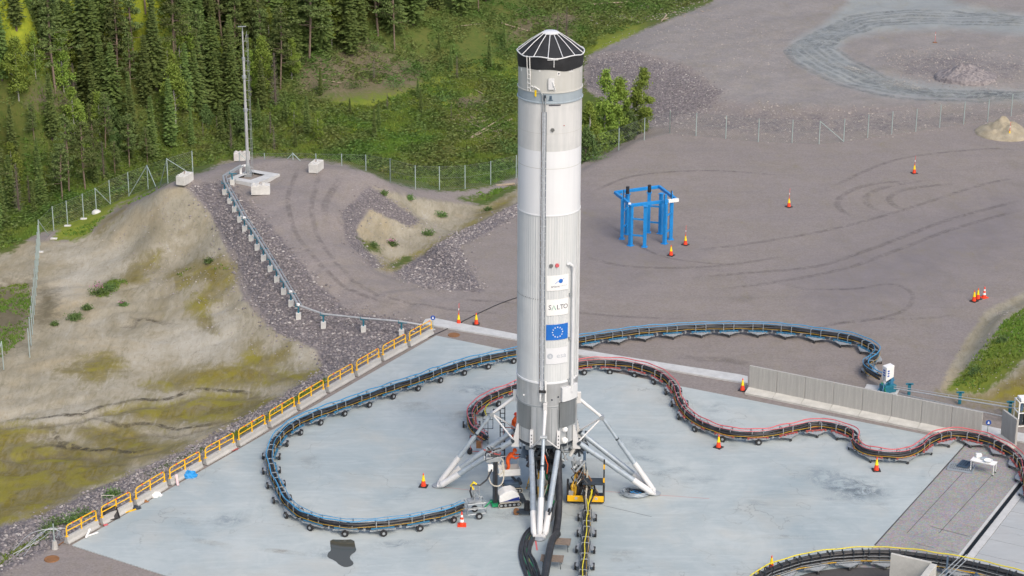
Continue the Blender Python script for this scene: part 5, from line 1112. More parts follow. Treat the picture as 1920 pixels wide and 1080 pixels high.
# ---------------------------------------------------------------- pipeline on supports
sup = [(435.7, 346), (421.5, 364), (431, 381), (439.8, 396.5), (449.6, 415), (459, 432.7), (471.3, 450), (482.3, 467.6), (494.3, 487.7), (506.8, 508), (519, 527.7), (532, 550), (545.9, 572.7), (560, 597), (606.6, 613.6), (681.7, 621.7), (753, 628)]
sp_ = [G(a, b) for a, b in sup]
pl = thing('pipeline', 'silver pipeline running down the slope from the mast to the kerb corner', 'pipe', (0, 0, 0))
PH = 1.02
pp = [p + Vector((0, 0, PH)) for p in sp_]
mainp = [G(452, 330) + Vector((0, 0, 0.9)), at(418, 330, pp[1].z + 0.1)] + pp[1:14]
MB().path(mainp, 0.085, 8).obj('main_pipe', M['galv'], pl, smooth=True)
MB().path([p + Vector((0.26, 0, 0.0)) for p in mainp], 0.04, 6).obj('side_pipe', M['galv'], pl, smooth=True)
endp = [pp[13], pp[14], pp[15], pp[16], at(795, 610, 0.45)]
MB().path(endp, 0.07, 8).obj('main_pipe', M['mastgrey'], pl, smooth=True)
for p in (pp[5], pp[12], pp[13]): MB().tube(p - Vector((0, 0, 0.03)), p + Vector((0, 0, 0.12)), 0.13, n=10).obj('valve_flange', M['cwhite'], pl, smooth=True)
for i, p in enumerate(sp_):
    if i == 0: s0 = thing('pipe_support', '-', 'pipe support', p, 0, 'blue pipe supports on white footings'); t = s0
    if i == 0:
        MB().box((0, 0, 0.18), (0.36, 0.36, 0.5)).obj('concrete_footing', M['blockc'], t, bevel=0.02); MB().tube((0, 0, 0.4), (0, 0, PH - 0.08), 0.06, n=8).obj('steel_post', M['teal'], t)
        MB().box((0.08, 0, PH - 0.1), (0.62, 0.1, 0.05)).obj('cradle', M['teal'], t); MB().box((-0.2, 0, PH + 0.0), (0.03, 0.08, 0.2)).obj('cradle_lug', M['teal'], t); lab = 'blue pipe support nearest the mast on the white foundation'
    else: lab = ('blue pipe support at the bend where the pipeline turns toward the kerb' if i == 13 else ('last blue pipe support before the kerb corner' if i == 16 else '%s blue pipe support on a white footing counting down from the mast' % ordinal(i))); t = dup(s0, p, 0, lab)
    t['label'] = lab

# ---------------------------------------------------------------- fences
def fence(pts, h, label, mesh=True, braces=(), far_end=False):
    P = [p.copy() for p in pts]; o0 = P[0].copy()
    t = thing('wire_fence', label, 'fence', o0)
    P = [p - o0 for p in P]; pm = None
    for i, p in enumerate(P):
        if pm is None: o = MB().tube((0, 0, -0.2), (0, 0, h), 0.042, n=8).obj('post', M['post'], t); pm = o.data
        else: o = bpy.data.objects.new('post', pm); C.objects.link(o); o.parent = t
        o.location = p
    wm = MB(); hw = 0.006
    for a, b in zip(P, P[1:]):
        L_ = Vector((b.x - a.x, b.y - a.y, 0)).length
        if L_ < 0.1: continue
        d = (b - a) / L_; dn = Vector((-d.y, d.x, 0)).normalized() * hw
        for z in (0.06, h * 0.5, h - 0.04): wm.tube(a + Vector((0, 0, z)), b + Vector((0, 0, z)), 0.007, n=3, cap=False)
        sp2_ = 0.22; k = int(L_ / sp2_); rise = h - 0.1
        for q in range(-int(rise / sp2_), k + 1):
            for sgn in (1, -1):
                x0, x1 = q * sp2_, q * sp2_ + rise; z0, z1 = (0.06, 0.06 + rise)
                if x0 < 0: z0 += -x0; x0 = 0
                if x1 > L_: z1 -= (x1 - L_); x1 = L_
                if x1 <= x0: continue
                if sgn < 0: z0, z1 = h + 0.02 - z0, h + 0.02 - z1
                A1 = a + d * x0 + Vector((0, 0, z0)); B1 = a + d * x1 + Vector((0, 0, z1))
                u_ = Vector((0, 0, 0.0045))
                wm.add([A1 - u_, A1 + u_, B1 + u_, B1 - u_], [(0, 1, 2, 3)])
    stuff(wm.obj('wire_mesh', M['wire'], t))
    for (i, dx_) in braces:
        a = P[i]; b = P[max(0, min(len(P) - 1, i + (1 if dx_ > 0 else -1)))]; q = a.lerp(b, min(1, abs(dx_) / max(0.1, (b - a).length)))
        MB().tube(a + Vector((0, 0, h - 0.05)), q + Vector((0, 0, 0.05)), 0.035, n=6).obj('brace', M['post'], t)
    return t
F1 = [G(-25, 720), G(7, 693)]; fence(F1, 2.15, 'short end piece of wire fence at the far left edge beside the sandy basin', braces=((1, -2),))
F1b = [G(a, b) for a, b in ((56, 670), (58.5, 648), (61, 627), (63, 608), (64.5, 590), (66, 572), (67.5, 555), (69, 539), (70, 524), (71, 510), (72, 497), (73, 484), (74, 471), (75, 460))]
fence(F1b, 2.2, 'wire fence seen edge on running away along the left of the basin', braces=((0, -2),))
MB().tube(F1b[0] + Vector((0, 0, 2.1)), G(9, 695) + Vector((0, 0, 0.1)), 0.03, n=6)
F2 = [G(a, b) for a, b in ((75, 459), (101, 433), (127, 422), (157, 409), (181, 398), (207, 383), (242, 368), (278, 355), (315, 344), (362, 330))]
fence(F2, 2.15, 'wire fence climbing the grassy slope in front of the forest to the hilltop', braces=((0, 2), (4, 2), (7, -2.6), (7, 2.6), (8, -2.6), (8, 2.6)))
fb = G(181, 399); m = MB().lathe([(0.42, -0.05), (0.38, 0.12), (0.2, 0.25), (0, 0.27)], 16, cap=False); tag(m.obj('fence_weight', M['blockc'], smooth=True), 'rounded white concrete weight at the foot of a fence post on the grass', 'weight', loc=fb)
for k, q in enumerate(((75, 473), (127, 424), (101, 448), (157, 411))):
    m = MB().box((0, 0, 0.04), (0.55, 0.3, 0.1)); tag(m.obj('fence_footing', M['blockc'], bevel=0.03), '%s small white footing plate at the base of the left fence' % ordinal(k), 'footing', 'small footings of the left fence', loc=G(*q))
hp = [at(a, b, 1.3) for a, b in ((362, 318), (405, 300), (440, 292), (478, 290), (505, 296), (548, 300), (600, 306), (641, 314), (686, 329))]
hp = [Vector((p.x, p.y, hz(p.x, p.y))) for p in hp]
F3 = [G(a, b) for a, b in ((732, 343), (779, 355), (824, 356), (872, 354), (920, 346), (968, 334))] + [G(1015, 322), G(1062, 309), G(1112, 296), G(1160, 282), G(1208, 263), G(1255.7, 250)]
hill_back = []
for a in (405, 452, 505, 548, 596, 641, 686):
    yy = 62.0 if a < 660 else 60.0; x_ = (a - 960) / FPX * (Vector((-22, yy, 0)) - CAM).dot(F); hill_back.append(Vector((x_, yy, hz(x_, yy))))
fence(hill_back + F3[:1], 2.15, 'wire fence passing behind the crest of the mast hill', braces=((0, -2), (0, 2), (2, 2), (2, -2)))
fence(F3, 2.15, 'wire fence crossing the green valley behind the rocket up to the yard')
F4 = [G(a, b) for a, b in ((1255.7, 250), (1305, 255), (1360.7, 260), (1421.7, 266), (1485, 268), (1535.7, 270), (1581.7, 266), (1626.7, 258), (1671.7, 252), (1717, 247), (1761.7, 239), (1806.7, 233), (1851.7, 228), (1895.7, 218), (1940, 210), (1985, 203))]
fence(F4, 2.2, 'wire fence along the back of the gravel yard on the right', braces=((5, 3.2),))

# ---------------------------------------------------------------- concrete wall elements
Wa, Wb = at(1396, 738), at(1833, 829); wd_ = (Wb - Wa); nW = 8; wl = wd_.length / nW; wdir = wd_.normalized(); wrz = math.atan2(wdir.y, wdir.x)
def wall_panel(label, loc, rz, ln, h=1.82, foot=0.62):
    t = thing('wall_element', label, 'wall', loc, rz, 'grey concrete wall elements')
    m = MB(); e = 0.012
    m.box((ln / 2, foot + 0.07, h / 2), (ln - 2 * e, 0.14, h)); m.obj('wall_panel', M['wallc'], t, bevel=0.012)
    m = MB(); pr = [(0, 0), (0, 0.13), (foot - 0.002, 0.30), (foot - 0.002, 0)]
    m.add([(e, y_, z_) for y_, z_ in pr] + [(ln - e, y_, z_) for y_, z_ in pr], [(0, 4, 5, 1), (1, 5, 6, 2), (2, 6, 7, 3), (3, 7, 4, 0), (0, 1, 2, 3), (7, 6, 5, 4)]); m.obj('sloping_foot', M['footc'], t)
    m = MB(); nr = int(ln / 0.16)
    for k in range(nr): m.box((0.1 + k * (ln - 0.2) / (nr - 1), foot - 0.004, (h + 0.32) / 2), (0.035, 0.012, h - 0.36))
    m.obj('board_ribs', M['wallc'], t)
    return t
wp = None
for i in range(nW):
    lab = ('left end' if i == 0 else 'right end' if i == nW - 1 else ordinal(i) + ' element from the left') + ' of the grey concrete wall beside the pad'
    loc = Wa + wdir * (wl * i); loc.z = GRAVEL
    if wp is None: wp = wall_panel(lab, loc, wrz, wl)
    else: dup(wp, loc, wrz, lab)
a, b = at(1866, 818), at(1893, 838); d = b - a; wq = wall_panel('single tall concrete wall element set at an angle near the right edge', (a.x, a.y, GRAVEL), math.atan2(d.y, d.x), 1.7, 1.95, 0.5)
a, b = at(1893, 836), at(1866, 818); d = b - a; wq.location = (a.x, a.y, GRAVEL)
wq.location = (at(1862, 822).x, at(1862, 822).y, GRAVEL)
# corner wall at the bottom right
t = thing('corner_wall', 'pale concrete angled corner wall in front of the tall black train', 'wall', at(1668, 1100)); o_ = t.location.copy()
hw_ = 2.0
a, b, c_ = at(1672, 1036, hw_) - o_, at(1747, 1053, hw_) - o_, at(1722, 1085, hw_) - o_
def vwall(a, b, th, h, name):
    d = (b - a); d.z = 0; n_ = Vector((-d.y, d.x, 0)).normalized() * th; A1, B1 = Vector((a.x, a.y, 0)), Vector((b.x, b.y, 0))
    m = MB().prism([(A1.x, A1.y), (B1.x, B1.y), ((B1 + n_).x, (B1 + n_).y), ((A1 + n_).x, (A1 + n_).y)], -0.2, h); return m.obj(name, M['footc'], t, bevel=0.015)
vwall(a, b, -0.16, hw_, 'back_panel'); cdir = (c_ - b).normalized(); vwall(b + Vector((0, 0, 0)) + cdir * 0.17, b + cdir * 3.2, 0.34, hw_ - 0.002, 'side_panel')
# ladder and post by the train
p = at(1795, 1084); t = thing('steel_bridge_rail', 'thin galvanised rails and cables crossing the tall black train over the drain', 'rail', p); o_ = p
for k, (q0, q1) in enumerate((((1812, 1040), (1755, 1095)), ((1807, 1037), (1748, 1092)), ((1816, 1046), (1763, 1095)))): MB().tube(at(*q0, 1.0) - o_, at(*q1, 1.0) - o_, 0.03, n=6).obj('rail', M['galv'], t)
m = MB().box((0, 0, 0.8), (0.1, 0.08, 1.6)); tag(m.obj('sign_post', M['slate']), 'plain grey blue post standing before the tall black train', 'post', loc=at(1773, 1092))
rg = random.Random(4)
t = thing('valve_cluster', 'cluster of pipes and valves at the bottom edge below the tall train', 'pipes', at(1812, 1098)); 
for k in range(9):
    a = Vector((rg.uniform(-.9, .9), rg.uniform(-.5, .5), rg.uniform(.1, .5))); MB().path([a, a + Vector((rg.uniform(-.4, .4), rg.uniform(-.3, .3), .1)), a + Vector((rg.uniform(-.6, .6), rg.uniform(-.3, .3), -.05))], rg.uniform(.03, .07), 6).obj('pipe', M['galv' if k % 2 else 'slate'], t, smooth=True)

# ---------------------------------------------------------------- white cabinet on a blue base, pipe rail, equipment rack
p = at(1664, 736, GRAVEL); t = thing('white_cabinet', 'white cabinet with blue lettering on a blue machine base behind the wall', 'cabinet', p, R(25))
MB().box((0.0, 0, 0.35), (0.9, 0.7, 0.5)).obj('blue_base', M['teal'], t, bevel=0.04)
MB().box((-0.3, 0, 0.75), (0.12, 0.12, 1.0)).obj('leg', M['cwhite'], t); MB().box((0.2, 0, 0.85), (0.25, 0.3, 0.8)).obj('column', M['blue'], t, bevel=0.03)
m = MB(); m.add([(-0.36, -0.25, 0.9), (0.24, -0.25, 1.15), (0.24, -0.25, 1.98), (-0.36, -0.25, 1.9), (-0.36, 0.25, 0.9), (0.24, 0.25, 1.15), (0.24, 0.25, 1.98), (-0.36, 0.25, 1.9)], ((0, 1, 2, 3), (4, 7, 6, 5), (0, 4, 5, 1), (1, 5, 6, 2), (2, 6, 7, 3), (3, 7, 4, 0))); cb = m.obj('housing', M['cwhite'], t, bevel=0.04)
for k in range(3): MB().box((-0.365, 0.0, 1.30 + k * 0.17), (0.02, 0.22, 0.09)).obj('blue_mark', M['signblue'], cb)
for k in range(3): MB().box((-0.2, -0.258, 1.30 + k * 0.17), (0.14, 0.015, 0.10)).obj('blue_mark', M['signblue'], cb)
for k in range(8): MB().path([(rg.uniform(-.6, .5), rg.uniform(-.4, .3), rg.uniform(.3, .7)), (rg.uniform(-.8, .8), rg.uniform(-.4, .4), rg.uniform(.3, .9)), (rg.uniform(-1.0, .8), rg.uniform(-.5, .5), .1)], .035, 5).obj('hose', M[('teal', 'blue', 'green')[k % 3]], t, smooth=True)
tag(MB().box((0, 0, 0.03), (2.2, 1.5, 0.12)).obj('equipment_plinth', M['kerbc'], bevel=0.02), 'low concrete plinth under the white cabinet behind the wall', 'plinth', loc=at(1652, 734, GRAVEL)).rotation_euler.z = R(-20)
t = thing('pipe_rack', 'low pair of grey pipes on teal posts behind the wall at right', 'pipe', at(1700, 745, GRAVEL)); o_ = t.location.copy()
for z, q0, q1, r_ in ((0.75, (1676, 728), (1905, 766), 0.05), (0.35, (1686, 738), (1905, 786), 0.04), (0.7, (1676, 724), (1905, 760), 0.025)):
    MB().tube(at(*q0, z) - o_, at(*q1, z) - o_, r_, n=8).obj('pipe', M['galv'], t, smooth=True)
for q in ((1704, 741), (1799, 757), (1893, 775)):
    p_ = at(*q, 0) - o_; pst = MB().box(p_ + Vector((0, 0, 0.42)), (0.2, 0.12, 0.85)).obj('post', M['teal'], t, bevel=0.02); MB().box(p_ + Vector((0, 0, 0.8)), (0.5, 0.12, 0.08)).obj('bracket', M['teal'], t)
rk = thing('equipment_rack', 'white framed rack with dark cylinders at the right edge', 'rack', at(1925, 795, GRAVEL), R(8))
m = MB()
for x in (-0.75, 0.75):
    for y_ in (-0.4, 0.4): m.box((x, y_, 0.85), (0.07, 0.07, 1.7))
for z in (0.05, 0.95, 1.68):
    for y_ in (-0.4, 0.4): m.box((0, y_, z), (1.5, 0.06, 0.06))
    for x in (-0.75, 0.75): m.box((x, 0, z), (0.06, 0.8, 0.06))
m.obj('frame', M['cwhite'], rk); MB().box((0, 0, 1.8), (1.3, 0.7, 0.2)).obj('top_box', M['cwhite'], rk, bevel=0.04)
for x in (-0.5, -0.17, 0.17, 0.5): MB().tube((x, -0.1, 0.1), (x, -0.1, 0.85), 0.14, n=14).obj('cylinder', M['steel_dark'], rk, smooth=True); MB().tube((x, -0.1, 1.0), (x, -0.1, 1.6), 0.13, n=14).obj('cylinder', M['slate'], rk, smooth=True)
# round blue signs
for q, lb in (((812, 619), 'small round blue sign on a thin post beside the kerb corner'), ((1851, 818), 'small round blue sign on a post beside the angled wall element')):
    t = thing('round_sign', lb, 'sign', at(*q, GRAVEL)); MB().tube((0, 0, 0), (0, 0, 0.85), 0.035, n=8).obj('post', M['post'], t); MB().tube((0, -0.05, 0.95), (0, -0.02, 0.95), 0.17, n=20).obj('sign_face', M['signblue'], t); MB().box((0, -0.056, 0.95), (0.07, 0.01, 0.16)).box((0, -0.056, 0.92), (0.15, 0.008, 0.05)).obj('white_symbol', M['cwhite'], t); MB().box((0, 0, 0.02), (0.3, 0.3, 0.05)).obj('foot', M['kerbc'], t)
t = thing('footed_post', 'thin grey post in a tall concrete foot at the lower left', 'post', at(103, 1029, GRAVEL)); MB().lathe([(0.19, 0), (0.12, 0.5), (0.0, 0.5)], 8, cap=False).obj('concrete_foot', M['concrete'], t); MB().tube((0, 0, 0.45), (0, 0, 1.55), 0.035, n=8).obj('pole', M['post'], t)

# ---------------------------------------------------------------- table, grating and coiled things
t = thing('work_table', 'small white trolley table cluttered with plastic tubs on the rough paving', 'table', at(1843, 885), R(-30))
MB().box((0, 0, 0.72), (1.5, 0.6, 0.04)).obj('tabletop', M['cwhite'], t)
for x in (-0.7, 0.7):
    for y_ in (-0.26, 0.26): l_ = MB().tube((x, y_, 0.05), (x, y_, 0.7), 0.022, n=6).obj('leg', M['cwhite'], t); MB().tube((x - 0.02, y_, 0.035), (x + 0.02, y_, 0.035), 0.04, n=10).obj('caster', M['rubber'], l_)
tag(MB().lathe([(0.12, 0), (0.2, 0.02), (0.28, 0.12), (0.26, 0.12), (0.18, 0.04), (0, 0.04)], 18, cap=False).obj('plastic_tub', M['cwhite'], smooth=True), 'clear round tub at the near end of the white trolley table', 'tub', loc=at(1853, 866, 0.745))
tag(MB().box((0, 0, 0.12), (0.35, 0.28, 0.22)).obj('plastic_box', M['cwhite'], bevel=0.03), 'small white plastic box at the far end of the trolley table', 'box', loc=at(1835, 857, 0.745))
tag(MB().box((0, 0, 0.06), (0.4, 0.2, 0.12)).obj('clear_case', M['leggrey'], bevel=0.02), 'flat pale case in the middle of the trolley table', 'case', loc=at(1845, 861, 0.745))
def grating(label, q, rz, L1, L2, mm='slate', z=0.05):
    t = thing('steel_grating', label, 'grating', at(*q), rz); m = MB()
    for y_ in (-L2 / 2, L2 / 2): m.box((0, y_, z), (L1, 0.04, 0.09))
    for x in (-L1 / 2, L1 / 2): m.box((x, 0, z), (0.04, L2, 0.09))
    m.obj('rim', M[mm], t); m = MB(); n_ = int(L1 / 0.11)
    for k in range(n_): m.box((-L1 / 2 + (k + 0.5) * L1 / n_, 0, z), (0.015, L2, 0.06))
    for k in range(4): m.box((0, -L2 / 2 + (k + 0.5) * L2 / 4, z + 0.01), (L1, 0.015, 0.05))
    m.obj('bars', M[mm], t); return t
grating('flat steel grating frame lying on the rough paving beside the trolley table', (1802, 879), R(-22), 1.5, 0.95, 'leggrey', 0.06)
grating('second smaller grating resting across the flat one on the paving', (1808, 874), R(60), 0.9, 0.6, 'slate', 0.15)
# coil of cable and crushed cage near the right leg
t = thing('cable_coil', 'grey coiled cable heap with a blue core beside the right landing leg', 'coil', at(1191, 928)); m = MB(); rg = random.Random(9)
for k in range(9):
    a0 = rg.uniform(0, 6); r1 = rg.uniform(0.55, 0.85); z0 = 0.05 + 0.03 * k
    m.path([Vector((r1 * math.cos(a0 + i * 0.4) * 1.05 + rg.uniform(-.03, .03), r1 * 0.75 * math.sin(a0 + i * 0.4) + rg.uniform(-.03, .03), z0 + rg.uniform(-.02, .02))) for i in range(17)], 0.026, 5)
m.obj('cable_loops', M['leggrey'], t, smooth=True); m = MB()
for k in range(6): m.path([Vector((rg.uniform(-.35, .35), rg.uniform(-.25, .25), 0.1 + rg.random() * .15)) for i in range(4)], 0.03, 5)
m.obj('blue_tubes', M['sheet'], t, smooth=True)
m = MB(); 
for k in range(5): m.path([Vector((rg.uniform(-.7, .9), rg.uniform(-.5, .5), 0.05 + rg.random() * .25)) for i in range(5)], 0.02, 4)
m.obj('loose_ends', M['steel_dark'], t)

# ---------------------------------------------------------------- umbilical hoses beneath the rocket
def z_at(q): return at(q[0], q[1], q[2])
tag(MB().path(catmull([z_at(q) for q in ((1030, 832, 2.9), (1037, 823, 3.3), (1044, 830, 3.4), (1046, 845, 3.1), (1047, 880, 2.3), (1048, 920, 1.5), (1047, 960, 0.75), (1044, 990, 0.3), (1041, 1008, 0.22))], 0.25), 0.21, 12).obj('fat_hose', M['hose'], smooth=True), 'very thick black insulated hose hanging from the rocket beside the front leg', 'hose')
tag(MB().path(catmull([z_at(q) for q in ((1045, 1001, 0.5), (1036, 1012, 0.72), (1030, 1035, 0.75), (1025, 1062, 0.72), (1020, 1090, 0.6), (1014, 1130, 0.4))], 0.25), 0.21, 12).obj('fat_hose', M['hose'], smooth=True), 'thick black hose running over the two wooden trestles to the bottom edge', 'hose')
tag(MB().path(catmull([z_at(q) for q in ((1022, 845, 2.9), (1026, 836, 3.2), (1033, 834, 3.3), (1037, 845, 3.0), (1036, 858, 2.5))], 0.2), 0.2, 10).obj('fat_hose', M['rubber'], smooth=True), 'short black corrugated hose bend under the rocket skirt', 'hose')
for (q, s_) in (((1044, 838, 3.1), 0.16), ((1041, 828, 3.35), 0.1)):
    o = MB().tube((0, 0, -s_), (0, 0, s_), 0.23 if s_ > 0.1 else 0.215, 0.2, 12).obj('orange_wrap', M['orange'], smooth=True); tag(o, 'orange wrap %s the thick black hose near the skirt' % ('around' if s_ > .1 else 'knotted high on'), 'wrap', loc=z_at(q))
fan = []
for k in range(13):
    j = k * 0.9; rgk = random.Random(k)
    pts = [z_at((1030 + k, 940 + rgk.uniform(-20, 20), 1.4)), z_at((1022 + k, 975, 0.5)), z_at((1003 + j, 984 + j * 0.6, 0.12)), z_at((984 + j * 1.5, 1000 + j * 1.2, 0.1)), z_at((973 + j * 1.9 + rgk.uniform(-3, 3), 1027 + j * .8, 0.09)), z_at((977 + j * 2.3 + rgk.uniform(-4, 4), 1052, 0.09)), z_at((988 + j * 2.5 + rgk.uniform(-5, 5), 1080, 0.09)), z_at((996 + j * 3.0, 1120, 0.1))]
    mm = ['hose', 'hose', 'steel_dark', 'hose', 'green', 'hose', 'hose', 'ycable', 'hose', 'green', 'steel_dark', 'hose', 'hose'][k]
    nm = {'hose': 'black', 'steel_dark': 'grey', 'green': 'green', 'ycable': 'yellow'}[mm]
    o = MB().path(catmull(pts, 0.3), 0.062 if mm in ('hose', 'steel_dark') else 0.032, 7).obj('hose', M[mm], smooth=True); tag(o, '%s hose, %s from the outside of the bundle curling left of the front leg' % (nm, ordinal(k)), 'hose', 'hose bundle curling beside the front leg')
# trestles
for i, (q, rz) in enumerate((((1049, 1030), R(-6)), ((1035, 1062), R(-6)))):
    if i == 0:
        t = thing('wooden_trestle', 'weathered wooden slatted trestle just right of the front leg foot', 'trestle', at(*q), rz, 'wooden trestles under the thick hose'); tr0 = t
        for k in range(5): MB().box((0, -0.34 + k * 0.17, 0.50), (1.25, 0.12, 0.03)).obj('slat', M['wood'], t)
        for x in (-0.5, 0.5):
            MB().box((x, 0, 0.46), (0.06, 0.75, 0.05)).obj('bearer', M['wood'], t)
            for y_ in (-0.3, 0.3): MB().tube((x, y_, 0), (x * 0.9, y_, 0.45), 0.018, n=5).obj('leg', M['steel_dark'], t)
    else: dup(tr0, at(*q), rz, 'weathered wooden slatted trestle at the bottom edge under the thick hose')
# tangle under the engine
t = thing('umbilical_tangle', 'dense tangle of thin hoses and cables hanging under the engine behind the front leg', 'hoses', (0, 0, 0)); rg = random.Random(21)
for k in range(74):
    px0 = rg.uniform(998, 1046); pts = [z_at((px0, rg.uniform(835, 850), rg.uniform(2.6, 3.1))), z_at((px0 + rg.uniform(-6, 6), rg.uniform(862, 885), rg.uniform(1.7, 2.3))), z_at((px0 + rg.uniform(-10, 10), rg.uniform(900, 925), rg.uniform(.8, 1.2))), z_at((px0 + rg.uniform(-14, 14), rg.uniform(930, 965), 0.1))]
    pts = [p + Vector((0, 1.6, 0)) for p in pts]
    mm = rg.choice(['hose', 'steel_dark', 'galv', 'hose', 'ycable2', 'green', 'rust', 'steel_dark', 'beige'])
    MB().path(catmull(pts, 0.3), rg.uniform(0.02, 0.06), 5).obj('hose', M[mm], t, smooth=True)
for k in range(12): MB().path([Vector((rg.uniform(-1.2, 1.2), rg.uniform(-1.2, -.2), rg.uniform(2.9, 3.5))), Vector((rg.uniform(-1.3, 1.3), rg.uniform(-1.5, -.4), rg.uniform(2.3, 2.9))), Vector((rg.uniform(-1.2, 1.2), rg.uniform(-1.2, -.2), rg.uniform(1.6, 2.6)))], rg.uniform(.06, .13), 8).obj('bundle', M[rg.choice(['hose', 'rubber', 'galv', 'steel_dark'])], t, smooth=True)
MB().path([(-.2, -1.75, 3.3), (-.1, -1.95, 3.0), (.05, -1.9, 2.5), (.0, -1.8, 1.9)], .03, 6).obj('orange_lanyard', M['orange'], t, smooth=True)
for k in range(7): MB().box(Vector((rg.uniform(-0.8, .5), rg.uniform(-1.3, -.3), rg.uniform(.2, 1.2))), (rg.uniform(.2, .5), .3, rg.uniform(.2, .5)), rg.uniform(0, 1)).obj('valve_box', M['steel_dark' if k % 2 else 'galv'], t, bevel=0.02)
t = thing('small_compressor', 'small dark wheeled pump with an orange hub left of the front leg', 'pump', at(983, 965)); MB().box((0, 0, 0.25), (0.9, 0.35, 0.12)).obj('frame', M['steel_dark'], t); MB().tube((0.15, 0, 0.3), (0.15, 0, 0.85), 0.17, n=16).obj('tank', M['rubber'], t, smooth=True); MB().tube((-0.45, -0.1, 0.2), (-0.45, 0.1, 0.2), 0.18, n=16).obj('hub_wheel', M['rust'], t, smooth=True); MB().tube((0.4, -0.1, 0.15), (0.4, 0.1, 0.15), 0.15, n=16).obj('wheel', M['rubber'], t)

# ---------------------------------------------------------------- black and yellow docking machine
dm = thing('docking_machine', 'black and yellow wheeled docking machine with mesh screen under the rocket', 'machine', at(1098, 938), R(-3)); rg = random.Random(5)
MB().box((0, 0, 0.18), (2.15, 1.1, 0.14)).obj('base_frame', M['rubber'], dm)
for x0 in (-0.55, 0.62):
    b_ = MB().box((x0, -0.62, 0.40), (1.02 if x0 < 0 else 0.88, 0.14, 0.34)).obj('yellow_bumper', M['yellow'], dm, bevel=0.02); MB().tube((x0, -0.70, 0.45), (x0, -0.685, 0.45), 0.09, n=14).obj('round_emblem', M['beige'], b_)
for x in (-1.05, 1.05): MB().box((x, -0.2, 0.75), (0.12, 0.7, 1.1)).obj('side_frame', M['rubber'], dm, bevel=0.02)
MB().box((0.45, -0.2, 1.32), (1.3, 0.85, 0.08)).obj('deck', M['steel_dark'], dm)
MB().box((1.05, -0.45, 1.75), (0.09, 0.09, 2.2)).obj('hazard_post', M['rubber'], dm)
for z in (0.95, 1.55, 2.4): MB().box((1.05, -0.45, z), (0.096, 0.096, 0.3)).obj('yellow_band', M['yellow'], dm)
m = MB()
for k in range(26): m.box((-0.1 + k * 0.045, 0.25, 2.0), (0.008, 0.008, 1.2))
for k in range(22): m.box((0.46, 0.25, 1.42 + k * 0.055), (1.15, 0.008, 0.008))
m.obj('mesh_screen', M['galv'], dm)
MB().box((-0.1, -0.1, 2.1), (0.16, 0.2, 2.1)).obj('column', M['slate'], dm, bevel=0.02); MB().box((-0.12, -0.25, 1.5), (0.5, 0.3, 0.25)).obj('control_box', M['steel_dark'], dm)
for k in range(4): MB().path([(-0.75 + k * .12, -0.3, 0.4), (-0.8 + k * .2, -0.45, 1.1), (-0.6 + k * .1, -0.1, 1.7 + k * .1), (-0.3, 0.2, 2.3)], 0.09, 8).obj('yellow_arm', M['ycable2' if k < 2 else 'rubber'], dm, smooth=True)
for k in range(26): MB().path([Vector((rg.uniform(-.9, .1), rg.uniform(-.5, .3), rg.uniform(1.8, 2.6))), Vector((rg.uniform(-.9, .2), rg.uniform(-.6, .3), rg.uniform(1., 1.7))), Vector((rg.uniform(-.9, .9), rg.uniform(-.6, .2), rg.uniform(.3, .9)))], rg.uniform(.02, .05), 5).obj('hose', M[rg.choice(['hose', 'galv', 'steel_dark', 'rust', 'beige', 'hose'])], dm, smooth=True)
for k in range(9): MB().box((rg.uniform(-.9, .9), rg.uniform(-.5, .2), rg.uniform(.45, 1.2)), (rg.uniform(.12, .35), .2, rg.uniform(.12, .4))).obj('valve_block', M[rg.choice(['steel_dark', 'rubber', 'galv'])], dm)
for k in range(7): MB().tube((rg.uniform(-.8, 0), rg.uniform(-.5, .1), rg.uniform(2.0, 2.4)), (rg.uniform(-.8, 0), rg.uniform(-.5, .1), rg.uniform(2.5, 2.9)), rg.uniform(.06, .15), n=10).obj('connector', M['galv'], dm, smooth=True)
for k in range(5): o = MB().path(catmull([z_at((1098 + k * 4, 905, 1.1)), z_at((1094 + k * 5, 925, 0.9)), z_at((1097 + k * 2, 948, 0.8)), z_at((1100 + k, 965, 0.8))], 0.2), 0.05, 6).obj('hose', M[['hose', 'beige', 'hose', 'ycable', 'hose'][k]], smooth=True); tag(o, '%s of the hoses dropping from the docking machine onto the dark train' % ordinal(k), 'hose', 'hoses from the docking machine to the dark train')
t = thing('pipe_tree', 'silver plumbing cluster between the skirt and the docking machine', 'pipes', at(1088, 905, 0)); 
for k in range(22): MB().path([Vector((rg.uniform(-.7, .5), rg.uniform(0, .7), rg.uniform(1.6, 2.0))), Vector((rg.uniform(-.6, .5), rg.uniform(0, .6), rg.uniform(2.2, 2.6))), Vector((rg.uniform(-.6, .4), rg.uniform(.1, .7), rg.uniform(2.8, 3.2)))], rg.uniform(.04, .11), 7).obj('pipe', M[rg.choice(['galv', 'cwhite', 'steel_dark'])], t, smooth=True)

